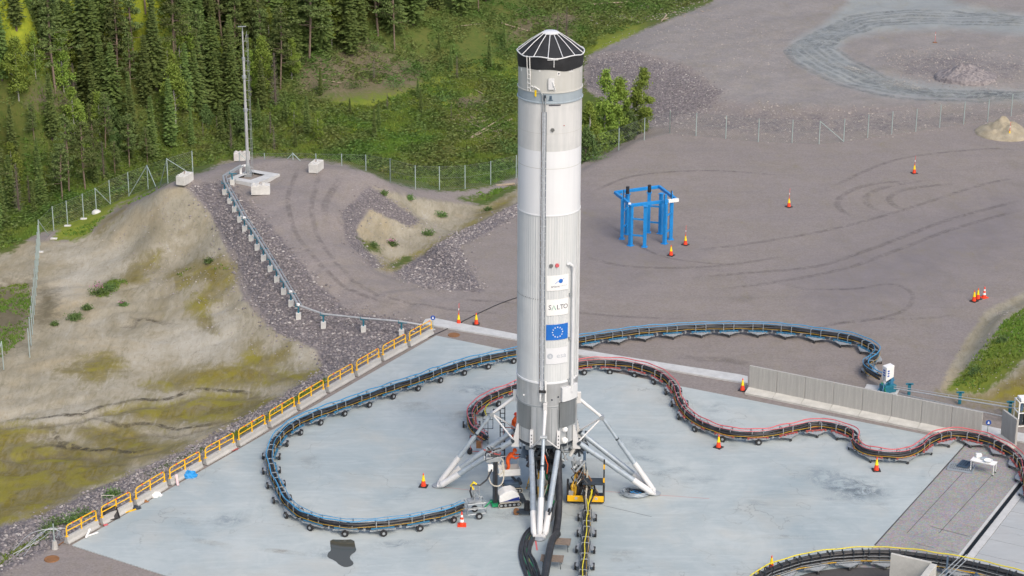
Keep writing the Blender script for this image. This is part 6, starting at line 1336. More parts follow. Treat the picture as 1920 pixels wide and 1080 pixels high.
# ---------------------------------------------------------------- tracked mast lift, basket lift, trolley
def track(parent, y, L_, r_, x=0, wd=0.2):
    m = MB(); pr = [(x + s_ * (L_ / 2 - r_) + r_ * math.cos(a), r_ + r_ * math.sin(a)) for s_, a0 in ((1, -math.pi / 2), (-1, math.pi / 2)) for a in [a0 + k * math.pi / 6 for k in range(7)]]
    n_ = len(pr); m.add([(px_, y - wd / 2, z_) for px_, z_ in pr] + [(px_, y + wd / 2, z_) for px_, z_ in pr], [(i, (i + 1) % n_, n_ + (i + 1) % n_, n_ + i) for i in range(n_)] + [tuple(range(n_ - 1, -1, -1)), tuple(range(n_, 2 * n_))]); o = m.obj('track', M['rubber'], parent)
    m = MB(); 
    for k in range(5): m.tube((x - L_ / 2 + r_ + k * (L_ - 2 * r_) / 4, y - wd / 2 - 0.02, r_), (x - L_ / 2 + r_ + k * (L_ - 2 * r_) / 4, y + wd / 2 + 0.02, r_), r_ * 0.5, n=10)
    m.obj('roller', M['galv'], o)
    MB().path([(px_, y - wd / 2 - 0.01, z_) for px_, z_ in pr + pr[:1]], 0.022, 4).obj('track_rim', M['beige'], o)
lf = thing('mast_lift', 'tracked lift with a white hood and a dark upright mast left of the rocket', 'lift', at(948, 945), R(12))
track(lf, -0.42, 1.35, 0.16, 0.15); track(lf, 0.42, 1.35, 0.16, 0.15)
m = MB(); pr = [(-0.45, 0.3), (0.75, 0.3), (0.78, 0.55), (0.6, 0.85), (0.35, 1.0), (-0.1, 0.95), (-0.45, 0.7)]; n_ = len(pr)
m.add([(x_, -0.42, z_) for x_, z_ in pr] + [(x_, 0.42, z_) for x_, z_ in pr], [(i, (i + 1) % n_, n_ + (i + 1) % n_, n_ + i) for i in range(n_)] + [tuple(range(n_ - 1, -1, -1)), tuple(range(n_, 2 * n_))]); hood = m.obj('hood', M['cwhite'], lf, bevel=0.05)
m = MB(); m.add([(-0.3, -0.432, 0.36), (0.76, -0.432, 0.36), (0.72, -0.432, 0.6), (0.3, -0.432, 0.52), (0.0, -0.432, 0.42)], [(0, 1, 2, 3, 4)]); m.obj('navy_panel', M['navy'], hood)
ma = MB().box((-0.62, 0, 1.6), (0.26, 0.3, 2.9)).obj('mast', M['steel_dark'], lf, bevel=0.02); MB().box((-0.62, -0.17, 1.6), (0.1, 0.05, 2.6)).obj('mast_rail', M['rubber'], ma); MB().box((-0.62, 0, 0.12), (0.5, 0.8, 0.12)).obj('front_frame', M['green'], lf); MB().path([(-1.3, -.3, .05), (-0.9, 0, .25), (-0.6, .1, .2)], 0.05, 6).obj('stabiliser', M['green'], lf)
MB().tube((0.95, -0.35, 0.3), (0.95, 0.35, 0.3), 0.18, n=12).obj('rear_weight', M['steel_dark'], lf, smooth=True)
rg = random.Random(31)
hd = MB().box((-0.75, -0.05, 3.0), (0.9, 0.4, 0.3)).obj('tool_head', M['galv'], lf, bevel=0.03)
for k in range(12): MB().path([Vector((rg.uniform(-1.3, -.2), rg.uniform(-.3, .3), rg.uniform(2.8, 3.3))), Vector((rg.uniform(-1.4, -.2), rg.uniform(-.3, .3), rg.uniform(3.1, 3.7))), Vector((rg.uniform(-1.3, -.1), rg.uniform(-.3, .3), rg.uniform(3.2, 4.0)))], rg.uniform(.02, .05), 5).obj('fitting', M[rg.choice(['steel_dark', 'galv', 'hose', 'red', 'cwhite'])], hd, smooth=True)
MB().box((-0.95, -0.2, 2.5), (0.3, 0.25, 0.4)).obj('white_box', M['cwhite'], lf, bevel=0.04)
hoseA = [at(a, b, 0) for a, b in ()]
for k, pts in enumerate((((919, 866, 2.4), (916, 890, 1.9), (922, 908, 1.55), (936, 911, 1.5), (944, 898, 1.7), (944, 868, 2.3), (938, 856, 2.6)), ((936, 862, 2.5), (930, 880, 2.1), (935, 890, 1.9), (943, 884, 2.0), (941, 866, 2.4)))):
    tag(MB().path(catmull([z_at(q) for q in pts], 0.1), 0.04, 7).obj('looped_hose', M['beige'], smooth=True), ('large' if k == 0 else 'small inner') + ' beige hose loop hanging from the mast lift', 'hose')
# ladder mast behind
t = thing('ladder_mast', 'dark upright ladder frame behind the left landing leg', 'mast', at(942, 862)); m = MB()
for x in (-0.14, 0.14): m.box((x, 0, 1.75), (0.06, 0.06, 3.5))
for k in range(11): m.box((0, 0, 0.3 + k * 0.31), (0.28, 0.04, 0.04))
m.obj('ladder', M['rubber'], t); MB().tube((-0.5, 0, 3.2), (-0.2, 0, 3.35), 0.09, n=10).obj('grey_head', M['slate'], t)
# instrument trolley at the end of the blue train
tt = thing('instrument_trolley', 'white tube framed trolley with two wheels at the end of the blue train', 'trolley', at(891, 967), R(16)); m = MB()
for y_ in (-0.4, 0.4):
    m.path([(-0.55, y_, 0.3), (-0.55, y_, 0.95), (0.55, y_, 0.95), (0.55, y_, 0.3), (-0.55, y_, 0.3)], 0.035, 6).path([(-0.55, y_, 0.62), (0.55, y_, 0.62)], 0.028, 6)
for x in (-0.55, 0.55):
    for z in (0.3, 0.95): m.tube((x, -0.4, z), (x, 0.4, z), 0.03, n=6)
for x in (-0.05, 0.25): m.path([(x, 0, 0.95), (x, 0, 1.9), (x + 0.12, 0, 1.95)], 0.03, 6)
m.obj('frame', M['galv'], tt, smooth=True)
for y_ in (-0.5, 0.5): w_ = MB().tube((0.1, y_ - 0.06, 0.2), (0.1, y_ + 0.06, 0.2), 0.2, n=18).obj('wheel', M['rubber'], tt, smooth=True); MB().tube((0.1, y_ - 0.07, 0.2), (0.1, y_ + 0.07, 0.2), 0.1, n=12).obj('rim', M['galv'], w_)
MB().box((-0.1, 0, 1.0), (0.7, 0.5, 0.06)).obj('shelf', M['galv'], tt)
MB().path([(-0.1, 0, 1.7), (-0.25, 0, 1.95), (-0.1, 0, 2.15), (0.08, 0, 2.0)], 0.06, 6).obj('yellow_hose', M['cyellow'], tt, smooth=True); MB().path([(-0.2, 0, 1.2), (-0.3, 0, 1.6), (-0.2, 0, 2.0), (0.3, 0, 1.9), (0.7, 0, 2.2), (1.0, 0, 2.8)], 0.05, 6).obj('black_hose', M['hose'], tt, smooth=True)
m = MB(); rg = random.Random(8)
for k in range(7): m.path([Vector((rg.uniform(-.3, .3), rg.uniform(-.2, .2), rg.uniform(.9, 1.3))), Vector((rg.uniform(-.3, .3), rg.uniform(-.2, .2), rg.uniform(1.2, 1.9)))], .02, 5)
m.obj('bracketry', M['galv'], tt)
# wire cage and red fittings behind the leg
t = thing('fitting_stand', 'thin framed stand with red fittings behind the left leg', 'stand', at(893, 850)); m = MB()
for x in (-0.35, 0.35):
    for y_ in (-.15, .15): m.tube((x, y_, 0.2), (x, y_, 1.2), 0.022, n=5)
for z in (0.2, 1.2): m.tube((-0.35, -.15, z), (0.35, -.15, z), 0.022, n=5)
m.obj('frame', M['red'], t); MB().tube((-0.4, -0.2, 0.16), (-0.4, 0.2, 0.16), 0.16, n=14).obj('wheel', M['rubber'], t); MB().box((0.15, 0, 0.6), (0.3, 0.3, 0.4)).obj('hub_box', M['rust'], t)
t = thing('sensor_cage', 'dark wire cage with a looped yellow hose above the left landing leg', 'cage', at(915, 860)); m = MB()
for x in (-0.3, 0.0, 0.3): m.tube((x, 0, 0.0 if x == 0 else 2.0), (x, 0, 3.0), 0.02, n=5)
for z in (2.0, 2.6, 3.0): m.tube((-0.3, 0, z), (0.3, 0, z), 0.02, n=5)
m.obj('frame', M['steel_dark'], t); MB().path([(-0.1, 0, 2.9), (-0.2, 0, 3.2), (-0.1, 0, 3.5), (0.1, 0, 3.7)], 0.04, 6).obj('hose', M['ycable'], t, smooth=True)
MB().path([(0.1, 0, 2.8), (0.35, 0, 3.3), (0.6, 0, 3.2)], 0.04, 6).obj('black_hose', M['hose'], t, smooth=True)
# basket lift
bl = thing('basket_lift', 'low tracked lift with a white work basket beside the rocket base', 'lift', at(960, 919), R(10)); track(bl, -0.35, 1.1, 0.15); track(bl, 0.35, 1.1, 0.15)
MB().box((0, 0, 0.42), (0.9, 0.6, 0.3)).obj('chassis', M['slate'], bl, bevel=0.04); MB().bar((0.3, 0, 0.5), (-0.15, 0, 1.1), 0.14, 0.14).obj('arm', M['steel_dark'], bl); MB().tube((0.45, -.3, .55), (0.45, .3, .55), .12, n=10).obj('drum', M['steel_dark'], bl)
m = MB(); BZ = 1.1
m.box((-0.2, 0, BZ), (1.25, 0.75, 0.06)); m.obj('basket_floor', M['galv'], bl)
for nm, c_, d_ in (('basket_side', (-0.2, -0.37, BZ + 0.22), (1.25, 0.03, 0.4)), ('basket_side', (-0.2, 0.37, BZ + 0.22), (1.25, 0.03, 0.4)), ('basket_side', (-0.82, 0, BZ + 0.22), (0.03, 0.75, 0.4)), ('basket_side', (0.42, 0, BZ + 0.22), (0.03, 0.75, 0.4))): MB().box(c_, d_).obj(nm, M['cwhite'], bl)
m = MB().path([(-0.82, -.37, BZ + .4), (-0.82, -.37, BZ + .95), (-0.82, .37, BZ + .95), (-0.82, .37, BZ + .4)], .022, 5).path([(0.42, .37, BZ + .4), (0.42, .37, BZ + .95), (-0.82, .37, BZ + .95)], .022, 5); m.obj('hand_rail', M['cwhite'], bl)
t = thing('tilted_panel', 'slate blue tilted access panel hanging below the skirt on the left', 'panel', at(990, 850, 2.4)); MB().box((0, 0, 0), (0.8, 0.06, 0.7), Matrix.Rotation(R(18), 3, 'Y') @ Matrix.Rotation(R(-25), 3, 'X')).obj('panel', M['slate'], t, bevel=0.02); MB().box((-0.45, 0, 0.35), (0.12, 0.1, 0.1)).obj('hinge', M['steel_dark'], t); MB().tube((0.3, 0.1, 0.2), (0.6, 0.6, 1.2), 0.03, n=6).obj('hanger', M['galv'], t)

# ---------------------------------------------------------------- workers
def skinned(name, joints, edges, m, parent, radii, loc=None, sub=2):
    me_ = bpy.data.meshes.new(name); me_.from_pydata(joints, edges, []); o = bpy.data.objects.new(name, me_); C.objects.link(o)
    sk = o.modifiers.new('skin', 'SKIN')
    for i, r_ in enumerate(radii): me_.skin_vertices[0].data[i].radius = (r_, r_) if not isinstance(r_, tuple) else r_
    me_.skin_vertices[0].data[0].use_root = True
    sb = o.modifiers.new('s', 'SUBSURF'); sb.levels = sub; sb.render_levels = sub
    dg = bpy.context.evaluated_depsgraph_get(); dg.update(); fin = bpy.data.meshes.new_from_object(o.evaluated_get(dg)); fin.name = name
    bpy.data.objects.remove(o); fin.materials.clear(); fin.materials.append(m); fin.polygons.foreach_set('use_smooth', [True] * len(fin.polygons))
    q = bpy.data.objects.new(name, fin); C.objects.link(q); q.parent = parent; return q
def ensure_skin():
    t_ = bpy.data.meshes.new('x')
def person(label, loc, rz, J, helmet):
    t = thing('person', label, 'person', loc, rz)
    names = ['pel', 'chest', 'neck', 'head', 'lk', 'lf', 'lt', 'rk', 'rf', 'rt', 'ls', 'le', 'lh', 'rs', 're', 'rh']
    idx = {n_: i for i, n_ in enumerate(names)}; E = [('pel', 'chest'), ('chest', 'neck'), ('neck', 'head'), ('pel', 'lk'), ('lk', 'lf'), ('lf', 'lt'), ('pel', 'rk'), ('rk', 'rf'), ('rf', 'rt'), ('chest', 'ls'), ('ls', 'le'), ('le', 'lh'), ('chest', 'rs'), ('rs', 're'), ('re', 'rh')]
    rad = dict(pel=(.17, .14), chest=(.2, .15), neck=.075, head=.1, lk=.085, lf=.055, lt=.045, rk=.085, rf=.055, rt=.045, ls=.085, le=.06, lh=.045, rs=.085, re=.06, rh=.045)
    mats_ = skinned('body', [J[n_] for n_ in names], [(idx[a], idx[b]) for a, b in E], M['orange'], t, [rad[n_] for n_ in names])
    h = Vector(J['head']); f = Vector(J['face']).normalized()
    hd_ = MB().lathe([(0.0, -0.13), (0.06, -0.12), (0.085, -0.05), (0.095, 0.02), (0.09, 0.09), (0.05, 0.14), (0, 0.15)], 14, cap=False).obj('head', M['skin'], t, smooth=True); hd_.location = h + Vector((0, 0, 0.05)) + f * 0.02
    hl = MB().lathe([(0.14, 0.0), (0.125, 0.02), (0.12, 0.08), (0.08, 0.14), (0, 0.16)], 16, cap=False).obj('helmet' if helmet else 'hood', M['orange'] if not helmet else M['orange2'], t, smooth=True); hl.location = h + Vector((0, 0, 0.07))
    nose = MB().box(h + f * 0.115 + Vector((0, 0, 0.03)), (0.03, 0.03, 0.04)).obj('nose', M['skin'], t)
    for k_ in ('lh', 'rh'):
        a = Vector(J[k_]); e = Vector(J[k_[0] + 'e']); d = (a - e).normalized(); sd_ = d.cross(Vector((0, 0, 1))).normalized(); m = MB()
        m.bar(a, a + d * 0.10, 0.085, 0.035)
        for q in range(4): m.path([a + d * 0.1 + sd_ * (-0.033 + q * 0.022), a + d * (0.14 + 0.01 * (q in (1, 2))) + sd_ * (-0.033 + q * 0.022), a + d * 0.165 + sd_ * (-0.033 + q * 0.022) - Vector((0, 0, 0.03))], 0.010, 5)
        m.path([a + d * 0.03 + sd_ * 0.045, a + d * 0.08 + sd_ * 0.075, a + d * 0.11 + sd_ * 0.06 - Vector((0, 0, 0.02))], 0.012, 5); m.obj('hand', M['rubber'], t, smooth=True)
    for k_ in ('lt', 'rt'):
        a = Vector(J[k_]); m = MB(); m.box(a + Vector((0.0, 0, -0.01)), (0.24, 0.1, 0.1)); m.obj('boot', M['rubber'], t, bevel=0.03)
    return t
bend = dict(pel=(0, 0, .82), chest=(.26, 0, 1.15), neck=(.40, 0, 1.27), head=(.5, 0, 1.36), face=(1, 0, -.3), lk=(.16, -.13, .47), lf=(-.02, -.14, .09), lt=(.1, -.14, .05), rk=(.2, .13, .46), rf=(.0, .14, .09), rt=(.12, .14, .05), ls=(.27, -.2, 1.18), le=(.52, -.22, 1.02), lh=(.74, -.14, 1.08), rs=(.27, .2, 1.18), re=(.55, .2, 1.08), rh=(.76, .12, 1.12))
bp = Vector(bl.location); q = Matrix.Rotation(R(10), 3, 'Z')
person('person in bright orange overalls leaning forward in the white basket toward the rocket', bp + q @ Vector((-0.35, 0, BZ + 0.03)), R(6), bend, False)
stand = dict(bend); stand.update(pel=(0, 0, .9), chest=(.1, 0, 1.28), neck=(.14, 0, 1.42), head=(.18, 0, 1.53), face=(1, 0, 0), lk=(.05, -.12, .48), rk=(.02, .12, .48), ls=(.1, -.2, 1.32), le=(.3, -.26, 1.15), lh=(.5, -.18, 1.28), rs=(.1, .2, 1.32), re=(.32, .24, 1.2), rh=(.52, .16, 1.35))
wp2 = at(962, 822, 1.15); person('person in orange red overalls standing on a platform behind the left landing leg', wp2, R(-20), stand, True)
t = thing('work_platform', 'low steel work platform behind the left leg under the standing person', 'platform', (wp2.x, wp2.y, 0)); MB().box((0, 0, 1.11), (1.3, 0.9, 0.06)).obj('deck', M['galv'], t)
for x in (-0.55, 0.55):
    for y_ in (-0.38, 0.38): MB().tube((x, y_, 0), (x, y_, 1.08), 0.03, n=6).obj('leg', M['galv'], t)
MB().tube((0.6, -0.4, 1.1), (0.6, -0.4, 2.1), 0.025, n=6).tube((-0.6, -0.4, 1.1), (-0.6, -0.4, 2.1), 0.025, n=6).tube((-0.6, -0.4, 2.05), (0.6, -0.4, 2.05), 0.025, n=6).obj('hand_rail', M['red'], t)

# ---------------------------------------------------------------- odds and ends along the barriers
def crumple(name, q, sz, mm, label, cat, z=0.0, seed=0):
    rgc = random.Random(seed); b = bmesh.new(); bmesh.ops.create_icosphere(b, subdivisions=3, radius=1)
    for v_ in b.verts:
        n_ = mnoise.noise(v_.co * 2.3 + Vector((seed, 0, 0))); v_.co *= 1 + 0.35 * n_; v_.co.x *= sz[0]; v_.co.y *= sz[1]; v_.co.z = max(0, v_.co.z) * sz[2] + 0.02 * n_
    me_ = bpy.data.meshes.new(name); b.to_mesh(me_); b.free(); me_.materials.append(M[mm]); o = bpy.data.objects.new(name, me_); C.objects.link(o); return tag(o, label, cat, loc=at(q[0], q[1], z))
crumple('blue_tarp', (355, 893), (0.45, 0.35, 0.35), 'sheet', 'crumpled bright blue tarp at the foot of the railed barriers', 'tarp', seed=3)
crumple('white_sheet', (291, 929), (0.4, 0.3, 0.22), 'cwhite', 'crumpled white plastic sheet at the foot of a railed barrier', 'sheet', seed=5)
crumple('grey_cloth', (255, 953), (0.3, 0.2, 0.15), 'steel_dark', 'dark grey crumpled cloth on the pad edge near the yellow bar', 'cloth', seed=7)
crumple('dark_rag', (271, 941), (0.25, 0.12, 0.12), 'rust', 'small dark brown rag on the pad edge', 'rag', seed=8)
def plank(q, rz, L_, wd, mm, label, cat, tilt=0, name='plank', z=0.04):
    o = MB().box((0, 0, 0), (L_, wd, 0.05)).obj(name, M[mm], bevel=0.01); tag(o, label, cat, loc=at(q[0], q[1], z)); o.rotation_euler = (0, tilt, rz); return o
plank((332, 900), R(105), 0.85, 0.14, 'pinkboard', 'pale pink board leaning against a railed barrier beside the blue tarp', 'board', R(-25), z=0.25, name='board')
plank((244, 958), R(38), 0.75, 0.1, 'yellow', 'yellow bar lying on the pad edge below the black tray', 'bar', name='bar'); plank((172, 1002), R(40), 0.8, 0.12, 'cwhite', 'white strip lying on the pad edge near the first barrier', 'strip', name='strip')
plank((165, 1000), R(80), 0.7, 0.12, 'cwhite', 'white board crossed over the strip by the first barrier', 'board', R(-20), z=0.18, name='board'); plank((425, 848), R(42), 1.7, 0.14, 'red', 'thin dark red plank lying on the pad edge below a barrier', 'plank'); plank((198, 984), R(35), 0.25, 0.15, 'redhose', 'small red box beside the black tray', 'box', name='box')
t = thing('black_tray', 'black square tray leaning against the second railed barrier', 'tray', at(212, 975)); t.rotation_euler = (R(52), 0, R(35)); MB().box((0, 0.4, 0.0), (0.85, 0.75, 0.04)).obj('tray_floor', M['rubber'], t)
for c_, d_ in (((0, 0.025, 0.06), (0.85, 0.05, 0.12)), ((0, 0.775, 0.06), (0.85, 0.05, 0.12)), ((-0.4, 0.4, 0.06), (0.05, 0.7, 0.12)), ((0.4, 0.4, 0.06), (0.05, 0.7, 0.12))): MB().box(c_, d_).obj('tray_rim', M['black'], t)
tag(MB().path(catmull([at(*q) + Vector((0, 0, 0.03)) for q in ((110, 1023), (145, 1000), (165, 994), (200, 976))], 0.3), 0.03, 5).obj('thin_pipe', M['rust'], smooth=True), 'thin brown pipe lying along the pad edge by the first barrier', 'pipe')
tag(MB().path(catmull([at(*q, 0.0) for q in ((800, 634), (850, 611), (900, 586), (940, 568), (975, 556), (1000, 548))], 0.5), 0.03, 5).obj('ground_cable', M['hose'], smooth=True), 'thin dark cable lying across the gravel behind the kerb', 'cable')
# cable loops at lower left
m = MB(); rg = random.Random(14)
for k in range(5): m.path(catmull([at(rg.uniform(20, 60), rg.uniform(1025, 1045), 0.1), at(rg.uniform(60, 90), rg.uniform(995, 1010), 0.4), at(rg.uniform(95, 125), rg.uniform(985, 1000), 0.3), at(rg.uniform(100, 120), rg.uniform(1005, 1015), 0.1)], 0.3), 0.02, 4)
tag(m.obj('wire_loops', M['galv'], smooth=True), 'loose thin grey wire loops beside the concrete footed post', 'wire')
tag(MB().path([(-0.4, 0, 0), (-0.4, 0, 0.9), (0.3, 0, 0.9), (0.3, 0, 0)], 0.03, 5).obj('bent_rod', M['beige'], smooth=True), 'bent thin rod frame standing in the rocks behind the second barrier', 'rod', loc=G(205, 955))

# ---------------------------------------------------------------- sand pile, stones
def mound(name, q, sx, sy, h, mm, label, cat, seed=0):
    b = bmesh.new(); bmesh.ops.create_grid(b, x_segments=40, y_segments=40, size=1)
    for v_ in b.verts:
        r_ = math.hypot(v_.co.x, v_.co.y); e = max(0, 1 - r_); n_ = mnoise.fractal(v_.co * 2.5 + Vector((seed, seed, 0)), 1.0, 2.0, 4)
        v_.co.z = h * (e ** 1.15) * (1 + 0.5 * n_) + (0.02 * n_ - 0.04 if e > 0.12 else -0.9 * (1 - e / 0.12)); v_.co.x *= sx; v_.co.y *= sy
    for f_ in b.faces: f_.smooth = True
    me_ = bpy.data.meshes.new(name); b.to_mesh(me_); b.free(); me_.materials.append(mm); o = bpy.data.objects.new(name, me_); C.objects.link(o); return tag(o, label, cat, loc=G(*q))
s = NT('sand_heap'); gi = s.n('ShaderNodeNewGeometry'); n1 = s.noise(1.5, 6, 0.7, gi.outputs['Position']); n2 = s.noise(9, 4, .7, gi.outputs['Position']); s.l(s.mix(s.ramp(n2, .45, .75, 0, .5), s.mix(s.ramp(n1, .3, .7), (.28, .24, .16), (.42, .37, .27)), (.2, .17, .13)), s.b.inputs['Base Color']); s.b.inputs['Roughness'].default_value = .9; s.bump(n2, .4, .05)
M['sand'] = s.m
mound('sand_pile', (1882, 250), 3.0, 3.2, 1.5, M['sand'], 'light brown sand pile at the right end of the back fence', 'sand pile', 2)
s = NT('stone_heap'); gi = s.n('ShaderNodeNewGeometry'); vo = s.n('ShaderNodeTexVoronoi'); vo.inputs['Scale'].default_value = 5; s.l(gi.outputs['Position'], vo.inputs['Vector']); sp9 = s.n('ShaderNodeSeparateColor'); s.l(vo.outputs['Color'], sp9.inputs[0]); s.l(s.mix(sp9.outputs[0], (.15, .135, .14), (.3, .27, .26)), s.b.inputs['Base Color']); s.bump(vo.outputs['Distance'], .8, .1); s.b.inputs['Roughness'].default_value = .9
M['stoneheap'] = s.m
mound('rubble_heap', (1812, 142), 3.5, 3.0, 1.2, M['stoneheap'], 'low heap of stones inside the loop road', 'rubble', 6)
tag(MB().box((0, 0, .05), (1.8, .3, .12)).obj('timber_offcut', M['log'], bevel=.03), 'pale timber lying on the rocky edge of the fenced valley', 'timber', loc=G(947, 347)).rotation_euler.z = R(20)
tag(MB().box((0, 0, .05), (1.3, .12, .1)).obj('timber_offcut', M['log'], bevel=.02), 'short pale plank on the gravel edge at the top of the plateau', 'timber', loc=G(1247, 36)).rotation_euler.z = R(50)

def rocks(name, polys_px, n, smin, smax, m, seed=0, zoff=0.0):
    rg_ = np.random.default_rng(seed); V = []; Fc = []; k = 0
    # draw candidates from the terrain vertices' own cover polygons
    ico = [(0, 0, 1), (0.9, 0, 0.1), (0.28, 0.85, 0.05), (-0.72, 0.53, -0.05), (-0.72, -0.53, 0.1), (0.28, -0.85, 0), (0.1, 0.05, -0.8)]
    fa = [(0, 1, 2), (0, 2, 3), (0, 3, 4), (0, 4, 5), (0, 5, 1), (6, 2, 1), (6, 3, 2), (6, 4, 3), (6, 5, 4), (6, 1, 5)]
    areas = []
    for pl_ in polys_px:
        w3 = [G(*p) for p in pl_]; areas.append((pl_, [(p.x, p.y) for p in w3]))
    tot = []
    for pl_, wv in areas:
        a = abs(sum(wv[i][0] * wv[(i + 1) % len(wv)][1] - wv[(i + 1) % len(wv)][0] * wv[i][1] for i in range(len(wv)))) / 2; tot.append(a)
    S = sum(tot)
    for (pl_, wv), a in zip(areas, tot):
        cnt = int(n * a / S); xs_, ys_ = zip(*wv); P_ = np.stack([rg_.uniform(min(xs_), max(xs_), cnt * 6), rg_.uniform(min(ys_), max(ys_), cnt * 6)], 1)
        P_ = P_[inside(P_, wv)][:cnt]
        P_ = P_ + rg_.normal(0, 0.45, P_.shape)
        for x_, y_ in P_:
            s_ = smin + (smax - smin) * rg_.random() ** 2.2; z_ = hz(x_, y_) + zoff; a_ = rg_.uniform(0, 6.28); ca, sa = math.cos(a_), math.sin(a_); st = rg_.uniform(0.6, 1.3); hh = rg_.uniform(.45, .9)
            for (u_, v_, w2) in ico:
                j = 1 + rg_.uniform(-.25, .25); u2, v2 = u_ * s_ * st * j, v_ * s_ * j; V.append((x_ + u2 * ca - v2 * sa, y_ + u2 * sa + v2 * ca, z_ + w2 * s_ * hh + s_ * .1))
            Fc.extend([(a1 + k, b1 + k, c1 + k) for a1, b1, c1 in fa]); k += 7
    me_ = bpy.data.meshes.new(name); me_.from_pydata(V, [], Fc); me_.materials.append(m); o = bpy.data.objects.new(name, me_); C.objects.link(o); stuff(o); return o
o = rocks('crushed_rock', [crush_p[0], crush_p[1][:4] + [(150, 990), (30, 1060), (0, 1075), (0, 1000), (50, 975), (250, 888), (380, 828), (520, 748)], crush_p[2]], 19000, 0.03, 0.155, M['rock'], 1); o['label'] = 'purple grey crushed rock covering the slopes beside the pad and ramp'
o = rocks('crushed_rock', [crush_p[3], crush_p[4]], 8500, 0.03, 0.13, M['rock'], 2)
o = rocks('crushed_rock', [crush_p[5], crush_p[6], crush_p[8]], 6000, 0.03, 0.13, M['rock2'], 3)
o = rocks('scattered_stones', [[(350, 352), (420, 470), (520, 640), (600, 660), (560, 700), (300, 560), (200, 440)], [(700, 360), (800, 400), (860, 430), (740, 500), (650, 440)], [(1110, 100), (1340, 10), (1480, 60), (1480, 130), (1350, 180), (1200, 95)], [(1880, 570), (1800, 690), (1770, 740), (1900, 750), (1919, 580)]], 3200, 0.03, 0.10, M['rock2'], 4)

# ---------------------------------------------------------------- vegetation
def leafcloud(mb, pts, size, rg_, flat=0.5):
    for (x_, y_, z_) in pts:
        s_ = size * rg_.uniform(0.6, 1.35); a = Vector((rg_.uniform(-1, 1), rg_.uniform(-1, 1), rg_.uniform(-flat, flat))).normalized() * s_; b = Vector((rg_.uniform(-1, 1), rg_.uniform(-1, 1), rg_.uniform(-1, 1))).cross(a).normalized() * s_ * 0.7
        p = Vector((x_, y_, z_)); mb.add([p - a, p + b * 0.8, p + a, p - b * 0.5], [(0, 1, 2, 3)])
def spruce_meshes(seed, h=9.0, wide=1.5, dens=1.0, dead=False, mats_=None, start=0.06):
    rg_ = random.Random(seed); tr = MB().tube((0, 0, -0.3), (0, 0, h * 0.55), 0.13, 0.08, 7).tube((0, 0, h * 0.55), (0, 0, h), 0.08, 0.015, 6)
    cr = MB(); lv = int(h * 5.0); ax = rg_.uniform(0, 6)
    for i in range(lv):
        f = (i + rg_.random() * 0.5) / lv; z_ = h * (start + (1 - start) * f); R_ = wide * (1 - f) ** 0.85 * rg_.uniform(0.7, 1.12) * (0.55 + 0.45 * min(1, f * 6)) + 0.05
        nb = max(3, int((5 + 3 * (1 - f)) * dens))
        for k in range(nb):
            a = ax + i * 2.4 + k * 6.283 / nb + rg_.uniform(-.3, .3); L_ = R_ * rg_.uniform(0.6, 1.15); dx_, dy_ = math.cos(a), math.sin(a); dr = rg_.uniform(0.18, 0.42)
            if dead:
                cr.tube((0, 0, z_), (dx_ * L_, dy_ * L_, z_ - L_ * dr), 0.012, 0.005, 3, cap=False)
                for _ in range(3): t_ = rg_.uniform(.4, 1); c_ = Vector((dx_ * L_ * t_, dy_ * L_ * t_, z_ - L_ * dr * t_)); cr.tube(c_, c_ + Vector((rg_.uniform(-.25, .25), rg_.uniform(-.25, .25), rg_.uniform(-.2, .05))), 0.008, 0.004, 3, cap=False)
                continue
            ns = max(2, int(L_ / 0.2))
            for q in range(ns):
                t_ = (q + 0.7) / ns; c_ = Vector((dx_ * L_ * t_, dy_ * L_ * t_, z_ - L_ * dr * t_ + 0.1 * t_ * t_ * L_)); wd = 0.25 * (1.15 - 0.5 * t_) + 0.04
                pr = Vector((-dy_, dx_, 0)); fw = Vector((dx_, dy_, -dr)) * (0.19)
                j1, j2 = rg_.uniform(-.06, .06), rg_.uniform(-.12, .02)
                cr.add([c_ - fw, c_ + pr * wd + Vector((0, 0, -0.10 + j2)), c_ + fw * 1.5 + Vector((0, 0, j1)), c_ - pr * wd + Vector((0, 0, -0.10 + j2))], [(0, 1, 2, 3)])
    return tr, cr
def pine_meshes(seed, h=9.5):
    rg_ = random.Random(seed); tr = MB(); top = Vector((rg_.uniform(-.4, .4), rg_.uniform(-.4, .4), h)); mid = top * 0.5 + Vector((rg_.uniform(-.15, .15), rg_.uniform(-.15, .15), 0)); tr.path([(0, 0, -.3), (0, 0, .5), mid, top * .8, top], .1, 6); cr = MB()
    for i in range(38):
        f = i / 38; z_ = h * (0.32 + 0.67 * f); L_ = (2.1 * (1 - f) + 0.4) * rg_.uniform(.5, 1.1); a = rg_.uniform(0, 6.28); c0 = Vector((0, 0, 0)).lerp(top, z_ / h); e = c0 + Vector((math.cos(a) * L_, math.sin(a) * L_, rg_.uniform(-.1, .5)))
        tr.tube(c0, e, .03, .01, 4, cap=False)
        for q in range(3):
            cc = c0.lerp(e, rg_.uniform(.45, 1.05)); r_ = rg_.uniform(.25, .5)
            leafcloud(cr, [(cc.x + rg_.gauss(0, r_ * .6), cc.y + rg_.gauss(0, r_ * .6), cc.z + rg_.gauss(0, r_ * .3)) for _ in range(30)], 0.14, rg_, 0.9)
    return tr, cr
